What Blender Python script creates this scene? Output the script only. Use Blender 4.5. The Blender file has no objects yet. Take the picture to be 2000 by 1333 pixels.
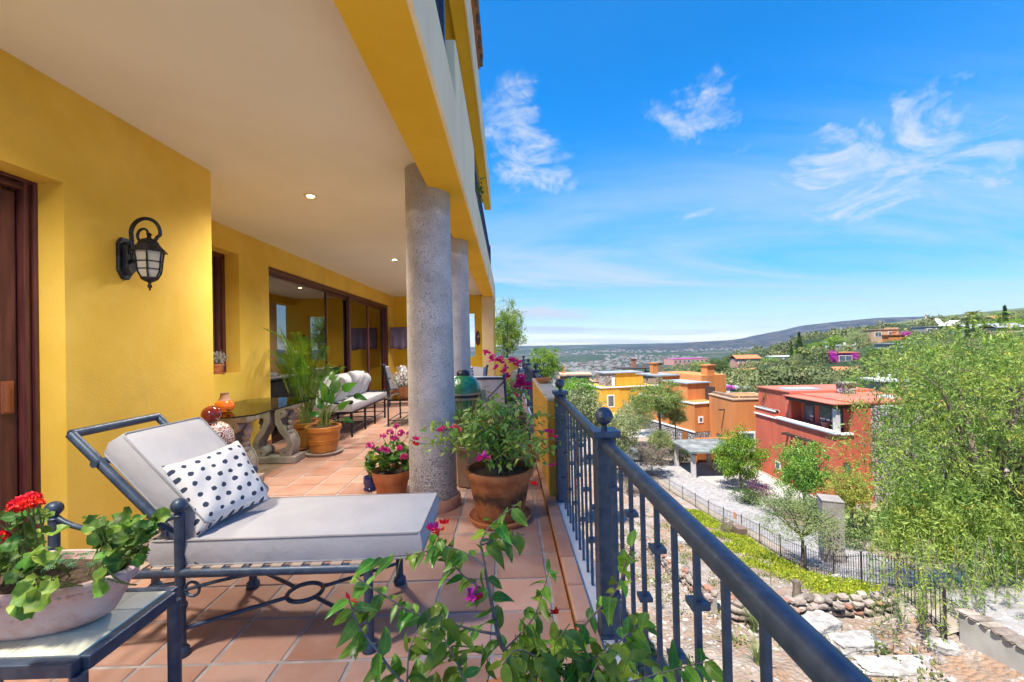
import bpy, math, random
import numpy as np
from mathutils import Vector, Matrix, noise
random.seed(11)
rng = np.random.default_rng(11)
SC = bpy.context.scene
COL = SC.collection
R = math.radians
# ---------------------------------------------------------------- camera
CAM_H = 1.38
F_PX = 826.0
AX = np.array([[0.99970039, 0.02181354, 0.01110389],
               [-0.01089473, -0.0096842, 0.99989375],
               [-0.02191875, 0.99971515, 0.00944365]])   # rows: world x, y, z seen from the camera
cam = bpy.data.cameras.new('camera')
cam.sensor_width = 36.0
cam.lens = F_PX / 2000 * 36
cam.clip_start = 0.05
cam.clip_end = 30000
cam_o = bpy.data.objects.new('camera', cam)
COL.objects.link(cam_o)
_r, _u, _b = AX[:, 0], AX[:, 1], -AX[:, 2]
cam_o.matrix_world = Matrix(((_r[0], _u[0], _b[0], 0), (_r[1], _u[1], _b[1], 0), (_r[2], _u[2], _b[2], CAM_H), (0, 0, 0, 1)))
SC.camera = cam_o


def at(px, py, Y):
    """world point at forward distance Y that the photograph shows at px, py"""
    d = AX @ np.array([(px - 1000) / F_PX, -(py - 666.5) / F_PX, 1.0])
    t = Y / d[1]
    return Vector((d[0] * t, Y, CAM_H + d[2] * t))


# ---------------------------------------------------------------- light
SUN_EL, SUN_AZ = R(66), R(42)       # azimuth: how far the sun stands to the left of straight behind the camera
SUN_STRENGTH, SKY_STRENGTH, EXPOSURE = 2.0, 0.15, 2.6
sun = bpy.data.lights.new('sun', 'SUN')
sun.energy = SUN_STRENGTH
sun.angle = R(0.5)
sun.color = (1.0, 0.94, 0.84)
sun_o = bpy.data.objects.new('sun', sun)
COL.objects.link(sun_o)
sd = Vector((-math.cos(SUN_EL) * math.sin(SUN_AZ), -math.cos(SUN_EL) * math.cos(SUN_AZ), math.sin(SUN_EL)))
sun_o.rotation_euler = sd.to_track_quat('Z', 'Y').to_euler()
sun_o.location = (0, 0, 40)
W = bpy.data.worlds.new('World')
SC.world = W
W.use_nodes = True
wn, wl = W.node_tree.nodes, W.node_tree.links
wn.clear()


def N(nt, typ, **kw):
    n = nt.nodes.new(typ)
    for k, v in kw.items():
        if k == 'ins':
            for a, b in v.items():
                n.inputs[a].default_value = b
        else:
            setattr(n, k, v)
    return n


WT = W.node_tree
sky = N(WT, 'ShaderNodeTexSky', sky_type='NISHITA', sun_disc=False)
sky.sun_elevation = SUN_EL
sky.sun_rotation = math.atan2(sd.x, sd.y)
sky.altitude = 1900
sky.air_density, sky.dust_density, sky.ozone_density = 1.0, 0.6, 1.2
hs = N(WT, 'ShaderNodeHueSaturation', ins={'Hue': 0.5, 'Saturation': 1.9, 'Value': 0.42})
geo = N(WT, 'ShaderNodeTexCoord')
DIR = geo.outputs['Generated']
wl.new(sky.outputs[0], hs.inputs['Color'])
sep = N(WT, 'ShaderNodeSeparateXYZ')
wl.new(DIR, sep.inputs[0])


def wmath(op, a, b=None, clamp=False):
    n = N(WT, 'ShaderNodeMath', operation=op)
    n.use_clamp = clamp
    for i, v in enumerate((a, b)):
        if v is None:
            continue
        if isinstance(v, (int, float)):
            n.inputs[i].default_value = v
        else:
            wl.new(v, n.inputs[i])
    return n.outputs[0]


def wramp(x, a, b, lo=0.0, hi=1.0):
    n = N(WT, 'ShaderNodeMapRange', interpolation_type='SMOOTHSTEP')
    wl.new(x, n.inputs[0])
    for i, v in zip((1, 2, 3, 4), (a, b, lo, hi)):
        n.inputs[i].default_value = v
    return n.outputs[0]


wl.new(wramp(sep.outputs[2], 0.0, 0.34, 0.22, 0.365), hs.inputs['Value'])      # the same all round the horizon

# cloud layer coordinates: the view direction carried out to a flat layer
zc = wmath('ADD', wmath('MAXIMUM', sep.outputs[2], 0.0), 0.10)
cv = N(WT, 'ShaderNodeCombineXYZ')
wl.new(wmath('DIVIDE', sep.outputs[0], zc), cv.inputs[0])
wl.new(wmath('DIVIDE', sep.outputs[1], zc), cv.inputs[1])


def wnoise(scale, rough, dist, vec, stretch=(1, 1, 1), rot=0.0, off=(0, 0, 0)):
    m = N(WT, 'ShaderNodeMapping')
    m.inputs['Scale'].default_value = stretch
    m.inputs['Rotation'].default_value = (0, 0, rot)
    m.inputs['Location'].default_value = off
    wl.new(vec, m.inputs[0])
    t = N(WT, 'ShaderNodeTexNoise')
    t.inputs['Scale'].default_value = scale
    t.inputs['Detail'].default_value = 9
    t.inputs['Roughness'].default_value = rough
    t.inputs['Distortion'].default_value = dist
    wl.new(m.outputs[0], t.inputs['Vector'])
    return t.outputs['Fac']


thin = wramp(wnoise(0.55, 0.62, 0.9, cv.outputs[0], (0.35, 1.0, 1), 0.25), 0.34, 0.70)
veil = wmath('MULTIPLY', thin, wramp(sep.outputs[2], 0.05, 0.52, 1.0, 0.03))
low = wmath('MULTIPLY', wramp(wnoise(0.42, 0.6, 0.5, cv.outputs[0], (0.22, 1.0, 1), 0.1, (3, 1, 0)), 0.28, 0.60),
            wramp(sep.outputs[2], 0.04, 0.36, 0.55, 0.0))
wisp_n = wnoise(6.0, 0.66, 2.2, DIR, (1.0, 1.0, 1.9), 0.5)
wisp_n2 = wnoise(13.0, 0.7, 1.8, DIR, (0.6, 1.0, 1.6), -0.4, (1, 2, 3))
wn_mix = wmath('ADD', wmath('MULTIPLY', wisp_n, 0.78), wmath('MULTIPLY', wisp_n2, 0.22))
WISPS = [(1690, 360, 0.20, 0.62, 0.25, 1.0), (1800, 370, 0.26, 0.42, 0.22, 0.85), (1480, 400, 0.22, 0.55, -0.3, 0.6), (1050, 280, 0.19, 0.50, -0.95, 0.85),
         (1355, 228, 0.10, 0.7, -0.3, 0.75), (1385, 415, 0.12, 0.42, -0.5, 0.6), (1745, 460, 0.10, 0.5, 0.6, 0.7),
         (1945, 330, 0.18, 0.5, 0.5, 0.5), (1150, 300, 0.06, 0.5, -0.9, 0.35), (1430, 470, 0.16, 0.35, -0.3, 0.5), (1100, 440, 0.26, 0.4, -0.3, 0.5)]
wj = N(WT, 'ShaderNodeTexNoise', ins={'Scale': 4.5, 'Detail': 6.0, 'Roughness': 0.62, 'Distortion': 0.6})
wl.new(DIR, wj.inputs['Vector'])
wj1 = N(WT, 'ShaderNodeVectorMath', operation='SUBTRACT')
wl.new(wj.outputs['Color'], wj1.inputs[0])
wj1.inputs[1].default_value = (.5, .5, .5)
wj2 = N(WT, 'ShaderNodeVectorMath', operation='SCALE')
wl.new(wj1.outputs[0], wj2.inputs[0])
wj2.inputs['Scale'].default_value = 0.34
wj3 = N(WT, 'ShaderNodeVectorMath', operation='ADD')
wl.new(DIR, wj3.inputs[0])
wl.new(wj2.outputs[0], wj3.inputs[1])
DIRW = wj3.outputs[0]
acc = None
for px, py, rad, asp, rot, amt in WISPS:
    d = AX @ np.array([(px - 1000) / F_PX, -(py - 666.5) / F_PX, 1.0])
    d /= np.linalg.norm(d)
    d = Vector(d)
    e1 = d.cross(Vector((0, 0, 1))).normalized()
    e2 = e1.cross(d).normalized()
    a1 = e1 * math.cos(rot) + e2 * math.sin(rot)
    a2 = -e1 * math.sin(rot) + e2 * math.cos(rot)
    dots = []
    for ax_, rr in ((a1, rad), (a2, rad * asp)):
        n = N(WT, 'ShaderNodeVectorMath', operation='DOT_PRODUCT')
        wl.new(DIRW, n.inputs[0])
        n.inputs[1].default_value = ax_ / rr
        dd = wmath('SUBTRACT', n.outputs['Value'], float(d.dot(ax_ / rr)))
        dots.append(wmath('MULTIPLY', dd, dd))
    fr = N(WT, 'ShaderNodeVectorMath', operation='DOT_PRODUCT')
    wl.new(DIR, fr.inputs[0])
    fr.inputs[1].default_value = d
    m = wramp(wmath('ADD', dots[0], dots[1]), 0.0, 1.0, 1.0, 0.0)
    m = wmath('MULTIPLY', m, wramp(fr.outputs['Value'], 0.2, 0.5))
    m = wmath('MULTIPLY', m, amt)
    acc = m if acc is None else wmath('MAXIMUM', acc, m)
wisp = wmath('MULTIPLY', wramp(wmath('ADD', wn_mix, wmath('MULTIPLY', acc, 0.20)), 0.45, 0.93), wramp(acc, 0.0, 0.85))
cl = wmath('MAXIMUM', wmath('MAXIMUM', veil, low), wisp, True)
cmix = N(WT, 'ShaderNodeMix', data_type='RGBA')
wl.new(cl, cmix.inputs[0])
wl.new(hs.outputs[0], cmix.inputs[6])
CLOUD_V = 0.98
cmix.inputs[7].default_value = (CLOUD_V * 0.86, CLOUD_V * 0.95, CLOUD_V * 1.0, 1)
bg = N(WT, 'ShaderNodeBackground', ins={'Strength': SKY_STRENGTH})
wl.new(cmix.outputs[2], bg.inputs['Color'])
wo = N(WT, 'ShaderNodeOutputWorld')
wl.new(bg.outputs[0], wo.inputs['Surface'])
vs = SC.view_settings
SC.display_settings.display_device = 'sRGB'
vs.view_transform = 'Standard'
vs.look = 'None'
vs.exposure = EXPOSURE
vs.gamma = 1
vs.use_curve_mapping = False
SC.render.engine = 'CYCLES'
cy = SC.cycles
cy.use_denoising = True
cy.max_bounces = 8
cy.diffuse_bounces = 4
cy.glossy_bounces = 3
cy.transmission_bounces = 4
cy.transparent_max_bounces = 8
cy.volume_bounces = 0
cy.sample_clamp_indirect = 8
# ---------------------------------------------------------------- mesh helpers


def np_mesh(name, V, faces, mat=None, smooth=False):
    """faces: int array (n, k) with one polygon size"""
    me = bpy.data.meshes.new(name)
    V = np.asarray(V, dtype=np.float32).reshape(-1, 3)
    faces = np.asarray(faces, dtype=np.int32)
    n, k = faces.shape
    me.vertices.add(len(V))
    me.vertices.foreach_set('co', V.ravel())
    me.loops.add(n * k)
    me.loops.foreach_set('vertex_index', faces.ravel())
    me.polygons.add(n)
    me.polygons.foreach_set('loop_start', np.arange(0, n * k, k, dtype=np.int32))
    me.polygons.foreach_set('use_smooth', np.full(n, smooth))
    me.update(calc_edges=True)
    if mat:
        me.materials.append(mat)
    return me


def worldloc(o):
    v = Vector((0, 0, 0))
    while o is not None:
        v += o.location
        o = o.parent
    return v


def put(name, me, parent=None, loc=(0, 0, 0), rot=(0, 0, 0), sc=(1, 1, 1)):
    o = bpy.data.objects.new(name, me)
    COL.objects.link(o)
    o.parent = parent
    o.location = loc
    o.rotation_euler = rot
    o.scale = sc if not isinstance(sc, (int, float)) else (sc, sc, sc)
    return o


def tag(o, label=None, cat=None, group=None, kind=None):
    for k, v in (('label', label), ('category', cat), ('group', group), ('kind', kind)):
        if v:
            o[k] = v
    return o


def thing(name, label, cat, loc=(0, 0, 0), rz=0.0, group=None):
    o = bpy.data.objects.new(name, None)
    o.empty_display_size = 0.1
    COL.objects.link(o)
    o.location = loc
    o.rotation_euler = (0, 0, rz)
    return tag(o, label, cat, group)


_kids = {}


def copy_tree(o, parent=None, loc=None, rz=None, label=None, sc=None):
    c = o.copy()
    COL.objects.link(c)
    c.parent = parent
    for ch in o.children:
        copy_tree(ch, c)
    if loc is not None:
        c.location = loc
    if rz is not None:
        c.rotation_euler = (0, 0, rz)
    if label:
        c['label'] = label
    if sc is not None:
        c.scale = (sc, sc, sc) if isinstance(sc, (int, float)) else sc
    return c


class MB:
    def __init__(self):
        self.v, self.f = [], []

    def add(self, vs, fs):
        k = len(self.v)
        self.v += [tuple(p) for p in vs]
        self.f += [tuple(i + k for i in f) for f in fs]
        return self

    def box(self, x0, x1, y0, y1, z0, z1):
        return self.add([(x0, y0, z0), (x1, y0, z0), (x1, y1, z0), (x0, y1, z0), (x0, y0, z1), (x1, y0, z1), (x1, y1, z1), (x0, y1, z1)],
                        [(0, 3, 2, 1), (4, 5, 6, 7), (0, 1, 5, 4), (1, 2, 6, 5), (2, 3, 7, 6), (3, 0, 4, 7)])

    def obox(self, c, s, rot=None):
        """box about a centre, sizes s, rot a Matrix or a z angle"""
        m = Matrix.Rotation(rot, 3, 'Z') if isinstance(rot, (int, float)) else (rot or Matrix.Identity(3))
        c = Vector(c)
        ps = [c + m @ Vector((a * s[0] / 2, b * s[1] / 2, d * s[2] / 2)) for d in (-1, 1) for a, b in ((-1, -1), (1, -1), (1, 1), (-1, 1))]
        return self.add(ps, [(0, 3, 2, 1), (4, 5, 6, 7), (0, 1, 5, 4), (1, 2, 6, 5), (2, 3, 7, 6), (3, 0, 4, 7)])

    def tube(self, pts, r, n=8, closed=False, square=False):
        pts = [Vector(p) for p in pts]
        m = len(pts)
        rs = r if isinstance(r, (list, tuple)) else [r] * m
        up = None
        rings = []
        for i, p in enumerate(pts):
            if closed:
                t = (pts[(i + 1) % m] - pts[i - 1])
            else:
                t = pts[min(i + 1, m - 1)] - pts[max(i - 1, 0)]
            t.normalize()
            if up is None:
                up = Vector((0, 0, 1)) if abs(t.z) < 0.9 else Vector((0, 1, 0))
            a = t.cross(up).normalized()
            up = a.cross(t).normalized()
            off = math.pi / n if square else 0
            rings.append([p + (a * math.cos(2 * math.pi * j / n + off) + up * math.sin(2 * math.pi * j / n + off)) * rs[i] for j in range(n)])
        vs = [p for ring in rings for p in ring]
        fs = []
        for i in range(m if closed else m - 1):
            b, c = i * n, ((i + 1) % m) * n
            for j in range(n):
                k = (j + 1) % n
                fs.append((b + j, b + k, c + k, c + j))
        if not closed:
            fs.append(tuple(range(n - 1, -1, -1)))
            fs.append(tuple(range((m - 1) * n, m * n)))
        return self.add(vs, fs)

    def lathe(self, prof, c=(0, 0, 0), n=24, sx=1.0, sy=1.0, cap=True):
        c = Vector(c)
        vs, fs = [], []
        for r, z in prof:
            for j in range(n):
                a = 2 * math.pi * j / n
                vs.append(c + Vector((r * sx * math.cos(a), r * sy * math.sin(a), z)))
        for i in range(len(prof) - 1):
            for j in range(n):
                k = (j + 1) % n
                fs.append((i * n + j, i * n + k, (i + 1) * n + k, (i + 1) * n + j))
        if cap:
            fs.append(tuple(range(n - 1, -1, -1)))
            fs.append(tuple(range((len(prof) - 1) * n, len(prof) * n)))
        return self.add(vs, fs)

    def ball(self, c, r, n=14, m=9, sz=1.0):
        return self.lathe([(max(r * math.sin(math.pi * i / m), r * 0.02), -r * sz * math.cos(math.pi * i / m)) for i in range(m + 1)], c, n)

    def extrude(self, poly, axis, a, b):
        """poly: 2-D outline; axis 'x','y','z' the extrusion direction"""
        f = {'x': lambda p, t: (t, p[0], p[1]), 'y': lambda p, t: (p[0], t, p[1]), 'z': lambda p, t: (p[0], p[1], t)}[axis]
        n = len(poly)
        vs = [f(p, a) for p in poly] + [f(p, b) for p in poly]
        fs = [tuple(range(n - 1, -1, -1)), tuple(range(n, 2 * n))] + [(j, (j + 1) % n, n + (j + 1) % n, n + j) for j in range(n)]
        return self.add(vs, fs)

    def build(self, name, mat, parent=None, smooth=False, bevel=0.0, kind=None, segs=2):
        me = bpy.data.meshes.new(name)
        off = worldloc(parent) if parent is not None else Vector((0, 0, 0))
        me.from_pydata([tuple(Vector(v) - off) for v in self.v], [], self.f)
        if mat:
            me.materials.append(mat)
        import bmesh as bmh
        bm = bmh.new()
        bm.from_mesh(me)
        bmh.ops.recalc_face_normals(bm, faces=bm.faces)
        bm.to_mesh(me)
        bm.free()
        if smooth:
            me.polygons.foreach_set('use_smooth', [True] * len(me.polygons))
            try:
                me.set_sharp_from_angle(angle=R(48))
            except Exception:
                pass
        o = put(name, me, parent)
        if bevel:
            b = o.modifiers.new('bevel', 'BEVEL')
            b.width = bevel
            b.segments = segs
            b.limit_method = 'ANGLE'
            b.angle_limit = R(40)
        if kind:
            o['kind'] = kind
        return o


def arc(p0, p1, p2, n=8):
    """quadratic curve through three control points"""
    p0, p1, p2 = Vector(p0), Vector(p1), Vector(p2)
    return [p0 * (1 - t) ** 2 + p1 * 2 * t * (1 - t) + p2 * t * t for t in [i / n for i in range(n + 1)]]


def smooth_path(pts, n=6):
    pts = [Vector(p) for p in pts]
    out = []
    for i in range(len(pts) - 1):
        p0, p1, p2, p3 = pts[max(i - 1, 0)], pts[i], pts[i + 1], pts[min(i + 2, len(pts) - 1)]
        for k in range(n):
            t = k / n
            out.append(0.5 * ((2 * p1) + (p2 - p0) * t + (2 * p0 - 5 * p1 + 4 * p2 - p3) * t * t + (3 * p1 - p0 - 3 * p2 + p3) * t ** 3))
    out.append(pts[-1])
    return out


# ---------------------------------------------------------------- materials


def L(nt, a, b):
    nt.links.new(a, b)


def new_mat(name):
    m = bpy.data.materials.new(name)
    m.use_nodes = True
    nt = m.node_tree
    nt.nodes.clear()
    out = N(nt, 'ShaderNodeOutputMaterial')
    bs = N(nt, 'ShaderNodeBsdfPrincipled')
    L(nt, bs.outputs[0], out.inputs[0])
    return m, nt, bs, out


def coord(nt, kind='pos', scale=(1, 1, 1)):
    if kind == 'pos':
        s = N(nt, 'ShaderNodeNewGeometry').outputs['Position']
    else:
        s = N(nt, 'ShaderNodeTexCoord').outputs['Object']
    if tuple(scale) != (1, 1, 1):
        mp = N(nt, 'ShaderNodeMapping')
        mp.inputs['Scale'].default_value = scale
        L(nt, s, mp.inputs[0])
        s = mp.outputs[0]
    return s


def tnoise(nt, vec, scale, detail=6, rough=0.6, dist=0.0):
    t = N(nt, 'ShaderNodeTexNoise', ins={'Scale': scale, 'Detail': detail, 'Roughness': rough, 'Distortion': dist})
    L(nt, vec, t.inputs['Vector'])
    return t.outputs['Fac']


def tvor(nt, vec, scale, feature='F1', rand=1.0):
    t = N(nt, 'ShaderNodeTexVoronoi', feature=feature, ins={'Scale': scale, 'Randomness': rand})
    L(nt, vec, t.inputs['Vector'])
    return t


def ramp(nt, fac, a, b, lo=0.0, hi=1.0):
    n = N(nt, 'ShaderNodeMapRange', interpolation_type='SMOOTHSTEP')
    L(nt, fac, n.inputs[0])
    for i, v in zip((1, 2, 3, 4), (a, b, lo, hi)):
        n.inputs[i].default_value = v
    return n.outputs[0]


def mixc(nt, fac, a, b, mode='MIX'):
    n = N(nt, 'ShaderNodeMix', data_type='RGBA', blend_type=mode)
    for i, v in ((0, fac), (6, a), (7, b)):
        if isinstance(v, (int, float)):
            n.inputs[i].default_value = v
        elif isinstance(v, (tuple, list)):
            n.inputs[i].default_value = (*v[:3], 1)
        else:
            L(nt, v, n.inputs[i])
    return n.outputs[2]


def mth(nt, op, a, b=None):
    n = N(nt, 'ShaderNodeMath', operation=op)
    for i, v in enumerate((a, b)):
        if v is None:
            continue
        if isinstance(v, (int, float)):
            n.inputs[i].default_value = v
        else:
            L(nt, v, n.inputs[i])
    return n.outputs[0]


def bump(nt, bs, h, strength=0.3, dist=0.01):
    b = N(nt, 'ShaderNodeBump', ins={'Strength': strength, 'Distance': dist})
    L(nt, h, b.inputs['Height'])
    L(nt, b.outputs[0], bs.inputs['Normal'])


def objrand(nt):
    return N(nt, 'ShaderNodeObjectInfo').outputs['Random']


def mat(name, c1, c2=None, rough=0.6, scale=4.0, detail=6, bmp=0.0, bscale=60, bdist=0.004, metal=0.0, rand=0.0, kind='pos', spec=0.5, coat=0.0,
        lo=0.35, hi=0.68, stretch=(1, 1, 1), dirt=None, dscale=1.5, damt=0.5):
    m, nt, bs, out = new_mat(name)
    v = coord(nt, kind, stretch)
    if c2 is None:
        c2 = tuple(min(1, x * 1.12) for x in c1)
        c1 = tuple(x * 0.9 for x in c1)
    col = mixc(nt, ramp(nt, tnoise(nt, v, scale, detail), lo, hi), c1, c2)
    if dirt:
        col = mixc(nt, mth(nt, 'MULTIPLY', ramp(nt, tnoise(nt, v, dscale, 8, 0.7), 0.5, 0.75), damt), col, dirt)
    if rand:
        h = N(nt, 'ShaderNodeHueSaturation')
        L(nt, col, h.inputs['Color'])
        L(nt, ramp(nt, objrand(nt), 0, 1, 1 - rand, 1 + rand), h.inputs['Value'])
        L(nt, ramp(nt, mth(nt, 'FRACT', mth(nt, 'MULTIPLY', objrand(nt), 7.31)), 0, 1, 0.5 - rand * 0.06, 0.5 + rand * 0.06), h.inputs['Hue'])
        col = h.outputs[0]
    L(nt, col, bs.inputs['Base Color'])
    bs.inputs['Roughness'].default_value = rough
    bs.inputs['Metallic'].default_value = metal
    bs.inputs['Specular IOR Level'].default_value = spec
    if coat:
        bs.inputs['Coat Weight'].default_value = coat
        bs.inputs['Coat Roughness'].default_value = 0.08
    if bmp:
        bump(nt, bs, tnoise(nt, v, bscale, 5), bmp, bdist)
    return m


def leafmat(name, c1, c2, scale=2.5, rand=0.25, transl=0.35, rough=0.45, kind='pos', c3=None, vein=0.0):
    m, nt, bs, out = new_mat(name)
    v = coord(nt, kind)
    col = mixc(nt, ramp(nt, tnoise(nt, v, scale, 3), 0.36, 0.64), c1, c2)
    if vein:
        sv = N(nt, 'ShaderNodeSeparateXYZ')
        L(nt, coord(nt, 'obj'), sv.inputs[0])
        ay = mth(nt, 'ABSOLUTE', sv.outputs[1])
        rib = ramp(nt, ay, 0.035, 0.008)
        side = ramp(nt, mth(nt, 'SINE', mth(nt, 'ADD', mth(nt, 'MULTIPLY', sv.outputs[0], 42.0), mth(nt, 'MULTIPLY', ay, -38.0))), 0.80, 0.98)
        col = mixc(nt, mth(nt, 'MULTIPLY', mth(nt, 'MAXIMUM', rib, mth(nt, 'MULTIPLY', side, 0.45)), vein), col, tuple(min(1, q * 1.9 + 0.03) for q in c2))
    if c3:
        col = mixc(nt, ramp(nt, tnoise(nt, v, scale * 3.1, 2), 0.58, 0.7), col, c3)
    if rand:
        h = N(nt, 'ShaderNodeHueSaturation')
        L(nt, col, h.inputs['Color'])
        L(nt, ramp(nt, objrand(nt), 0, 1, 1 - rand, 1 + rand), h.inputs['Value'])
        L(nt, ramp(nt, mth(nt, 'FRACT', mth(nt, 'MULTIPLY', objrand(nt), 5.77)), 0, 1, 0.5 - rand * 0.08, 0.5 + rand * 0.06), h.inputs['Hue'])
        col = h.outputs[0]
    L(nt, col, bs.inputs['Base Color'])
    bs.inputs['Roughness'].default_value = rough
    bs.inputs['Specular IOR Level'].default_value = 0.35
    tr = N(nt, 'ShaderNodeBsdfTranslucent')
    L(nt, mixc(nt, 1.0, col, (1.0, 1.0, 0.55), 'MULTIPLY'), tr.inputs[0])
    mx = N(nt, 'ShaderNodeMixShader', ins={0: transl})
    L(nt, bs.outputs[0], mx.inputs[1])
    L(nt, tr.outputs[0], mx.inputs[2])
    L(nt, mx.outputs[0], out.inputs[0])
    return m


def glassmat(name, ior=1.7, tint=(0.9, 0.95, 0.93), rough=0.0):
    m, nt, bs, out = new_mat(name)
    nt.nodes.remove(bs)
    fr = N(nt, 'ShaderNodeFresnel', ins={'IOR': ior})
    t = N(nt, 'ShaderNodeBsdfTransparent', ins={0: (*tint, 1)})
    g = N(nt, 'ShaderNodeBsdfGlossy', ins={'Roughness': rough})
    mx = N(nt, 'ShaderNodeMixShader')
    L(nt, fr.outputs[0], mx.inputs[0])
    L(nt, t.outputs[0], mx.inputs[1])
    L(nt, g.outputs[0], mx.inputs[2])
    L(nt, mx.outputs[0], out.inputs[0])
    return m


def emit(name, c, s):
    m, nt, bs, out = new_mat(name)
    e = N(nt, 'ShaderNodeEmission', ins={0: (*c, 1), 1: s})
    L(nt, e.outputs[0], out.inputs[0])
    return m


YEL = mat('yellow_stucco', (0.74, 0.475, 0.055), (0.82, 0.55, 0.095), 0.85, 1.6, 8, bmp=0.35, bscale=70, bdist=0.004, dirt=(0.56, 0.37, 0.09), dscale=0.9, damt=0.5)
YEL2 = mat('yellow_paint_soffit', (0.74, 0.45, 0.015), (0.79, 0.50, 0.03), 0.85, 2, bmp=0.2, bscale=70, bdist=0.003)
CREAM = mat('cream_stucco', (0.84, 0.71, 0.46), (0.88, 0.78, 0.54), 0.9, 2.2, bmp=0.2, bscale=60, dirt=(0.4, 0.33, 0.22), dscale=1.2, damt=0.35, stretch=(1, 1, 0.25))
CEIL = mat('ceiling_plaster', (0.78, 0.75, 0.62), (0.82, 0.79, 0.66), 0.9, 0.8, 8, bmp=0.22, bscale=60, bdist=0.003, dirt=(0.71, 0.66, 0.53), dscale=0.7, damt=0.5)
WOOD = mat('dark_red_wood', (0.065, 0.018, 0.020), (0.12, 0.038, 0.036), 0.38, 6, bmp=0.15, bscale=40, stretch=(6, 6, 0.5))
IRON = mat('blue_grey_iron', (0.040, 0.064, 0.118), (0.068, 0.100, 0.160), 0.42, 25, bmp=0.3, bscale=120, bdist=0.0015, metal=0.35, dirt=(0.12, 0.14, 0.18), dscale=14, damt=0.45)
BLACKI = mat('black_iron', (0.012, 0.016, 0.028), (0.026, 0.032, 0.05), 0.45, 25, bmp=0.3, bscale=150, bdist=0.0015, metal=0.3)
GROUT = mat('grey_mortar', (0.30, 0.275, 0.28), (0.42, 0.39, 0.395), 0.95, 9, bmp=0.5, bscale=120, bdist=0.004)
TERRA = mat('terracotta', (0.40, 0.125, 0.042), (0.52, 0.19, 0.07), 0.7, 9, bmp=0.2, bscale=80, dirt=(0.62, 0.42, 0.3), dscale=6, damt=0.35, kind='obj')
TERRA_G = mat('glazed_ochre_terracotta', (0.42, 0.15, 0.025), (0.55, 0.22, 0.045), 0.32, 7, bmp=0.15, bscale=30, kind='obj', dirt=(0.22, 0.07, 0.02), dscale=5, damt=0.6)
SOIL = mat('potting_soil', (0.035, 0.022, 0.015), (0.09, 0.06, 0.04), 0.95, 40, bmp=0.8, bscale=90, bdist=0.01)
WHITE = mat('white_canvas', (0.43, 0.43, 0.47), (0.49, 0.49, 0.53), 0.9, 3.5, 8, bmp=0.55, bscale=8, bdist=0.012, dirt=(0.37, 0.37, 0.42), dscale=2.2, damt=0.5)
PIPING = mat('grey_piping', (0.30, 0.30, 0.32), None, 0.8)
GLASS = glassmat('window_glass', 4.2, (0.82, 0.86, 0.86))
TGLASS = glassmat('table_glass', 1.6, (0.72, 0.86, 0.80))
BARK = mat('bark', (0.09, 0.065, 0.05), (0.18, 0.14, 0.11), 0.9, 14, bmp=0.6, bscale=40, bdist=0.01, stretch=(1, 1, 0.3))
TWIG = mat('grey_twig', (0.16, 0.12, 0.11), (0.26, 0.21, 0.19), 0.85, 30, bmp=0.4, bscale=120)
STEMG = mat('green_stem', (0.10, 0.16, 0.03), (0.16, 0.22, 0.06), 0.6, 30)
WHITEP = mat('white_paint', (0.72, 0.72, 0.71), (0.80, 0.80, 0.79), 0.7, 6)
L_BOUG = leafmat('bougainvillea_leaf', (0.075, 0.225, 0.028), (0.23, 0.44, 0.06), 9, 0.38, 0.35, 0.33, vein=0.28)
L_BOUG2 = leafmat('shade_lifted_bougainvillea_leaf', (0.15, 0.38, 0.07), (0.36, 0.58, 0.15), 9, 0.3, 0.4, 0.4)  # bougainvillea green brightened in its colour to make up for the terrace shade
L_GERA = leafmat('geranium_leaf', (0.03, 0.11, 0.02), (0.10, 0.24, 0.035), 14, 0.3, 0.3, 0.5)
L_GERY = leafmat('pale_geranium_leaf', (0.10, 0.26, 0.04), (0.28, 0.42, 0.07), 14, 0.3, 0.35, 0.5)
L_PALM = leafmat('palm_leaf', (0.05, 0.15, 0.012), (0.16, 0.30, 0.02), 5, 0.3, 0.35, 0.4)
L_BIRD = leafmat('broad_leaf', (0.035, 0.14, 0.02), (0.07, 0.21, 0.03), 5, 0.25, 0.25, 0.3)
L_GRASS = leafmat('grass_blade', (0.10, 0.18, 0.04), (0.30, 0.33, 0.16), 11, 0.2, 0.3, 0.5)
L_SILV = leafmat('silver_leaf', (0.38, 0.37, 0.38), (0.55, 0.53, 0.55), 14, 0.1, 0.15, 0.8)
L_SPID = leafmat('striped_leaf', (0.12, 0.25, 0.04), (0.48, 0.52, 0.26), 40, 0.2, 0.3, 0.4)
L_SUCC = leafmat('sedum', (0.10, 0.22, 0.10), (0.20, 0.36, 0.18), 30, 0.2, 0.1, 0.6)
P_PINK = leafmat('magenta_petal', (0.62, 0.010, 0.20), (0.80, 0.03, 0.36), 30, 0.15, 0.35, 0.55)
P_PURP = leafmat('purple_petal', (0.50, 0.02, 0.42), (0.66, 0.05, 0.56), 3, 0.1, 0.35, 0.55)
P_RED = leafmat('red_petal', (0.72, 0.008, 0.010), (0.85, 0.03, 0.02), 30, 0.12, 0.3, 0.55)
P_ORAN = leafmat('orange_petal', (0.85, 0.09, 0.01), (0.9, 0.16, 0.02), 30, 0.1, 0.3, 0.55)
P_GPNK = leafmat('pink_geranium_petal', (0.62, 0.02, 0.28), (0.82, 0.08, 0.46), 50, 0.15, 0.35, 0.55)
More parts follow.
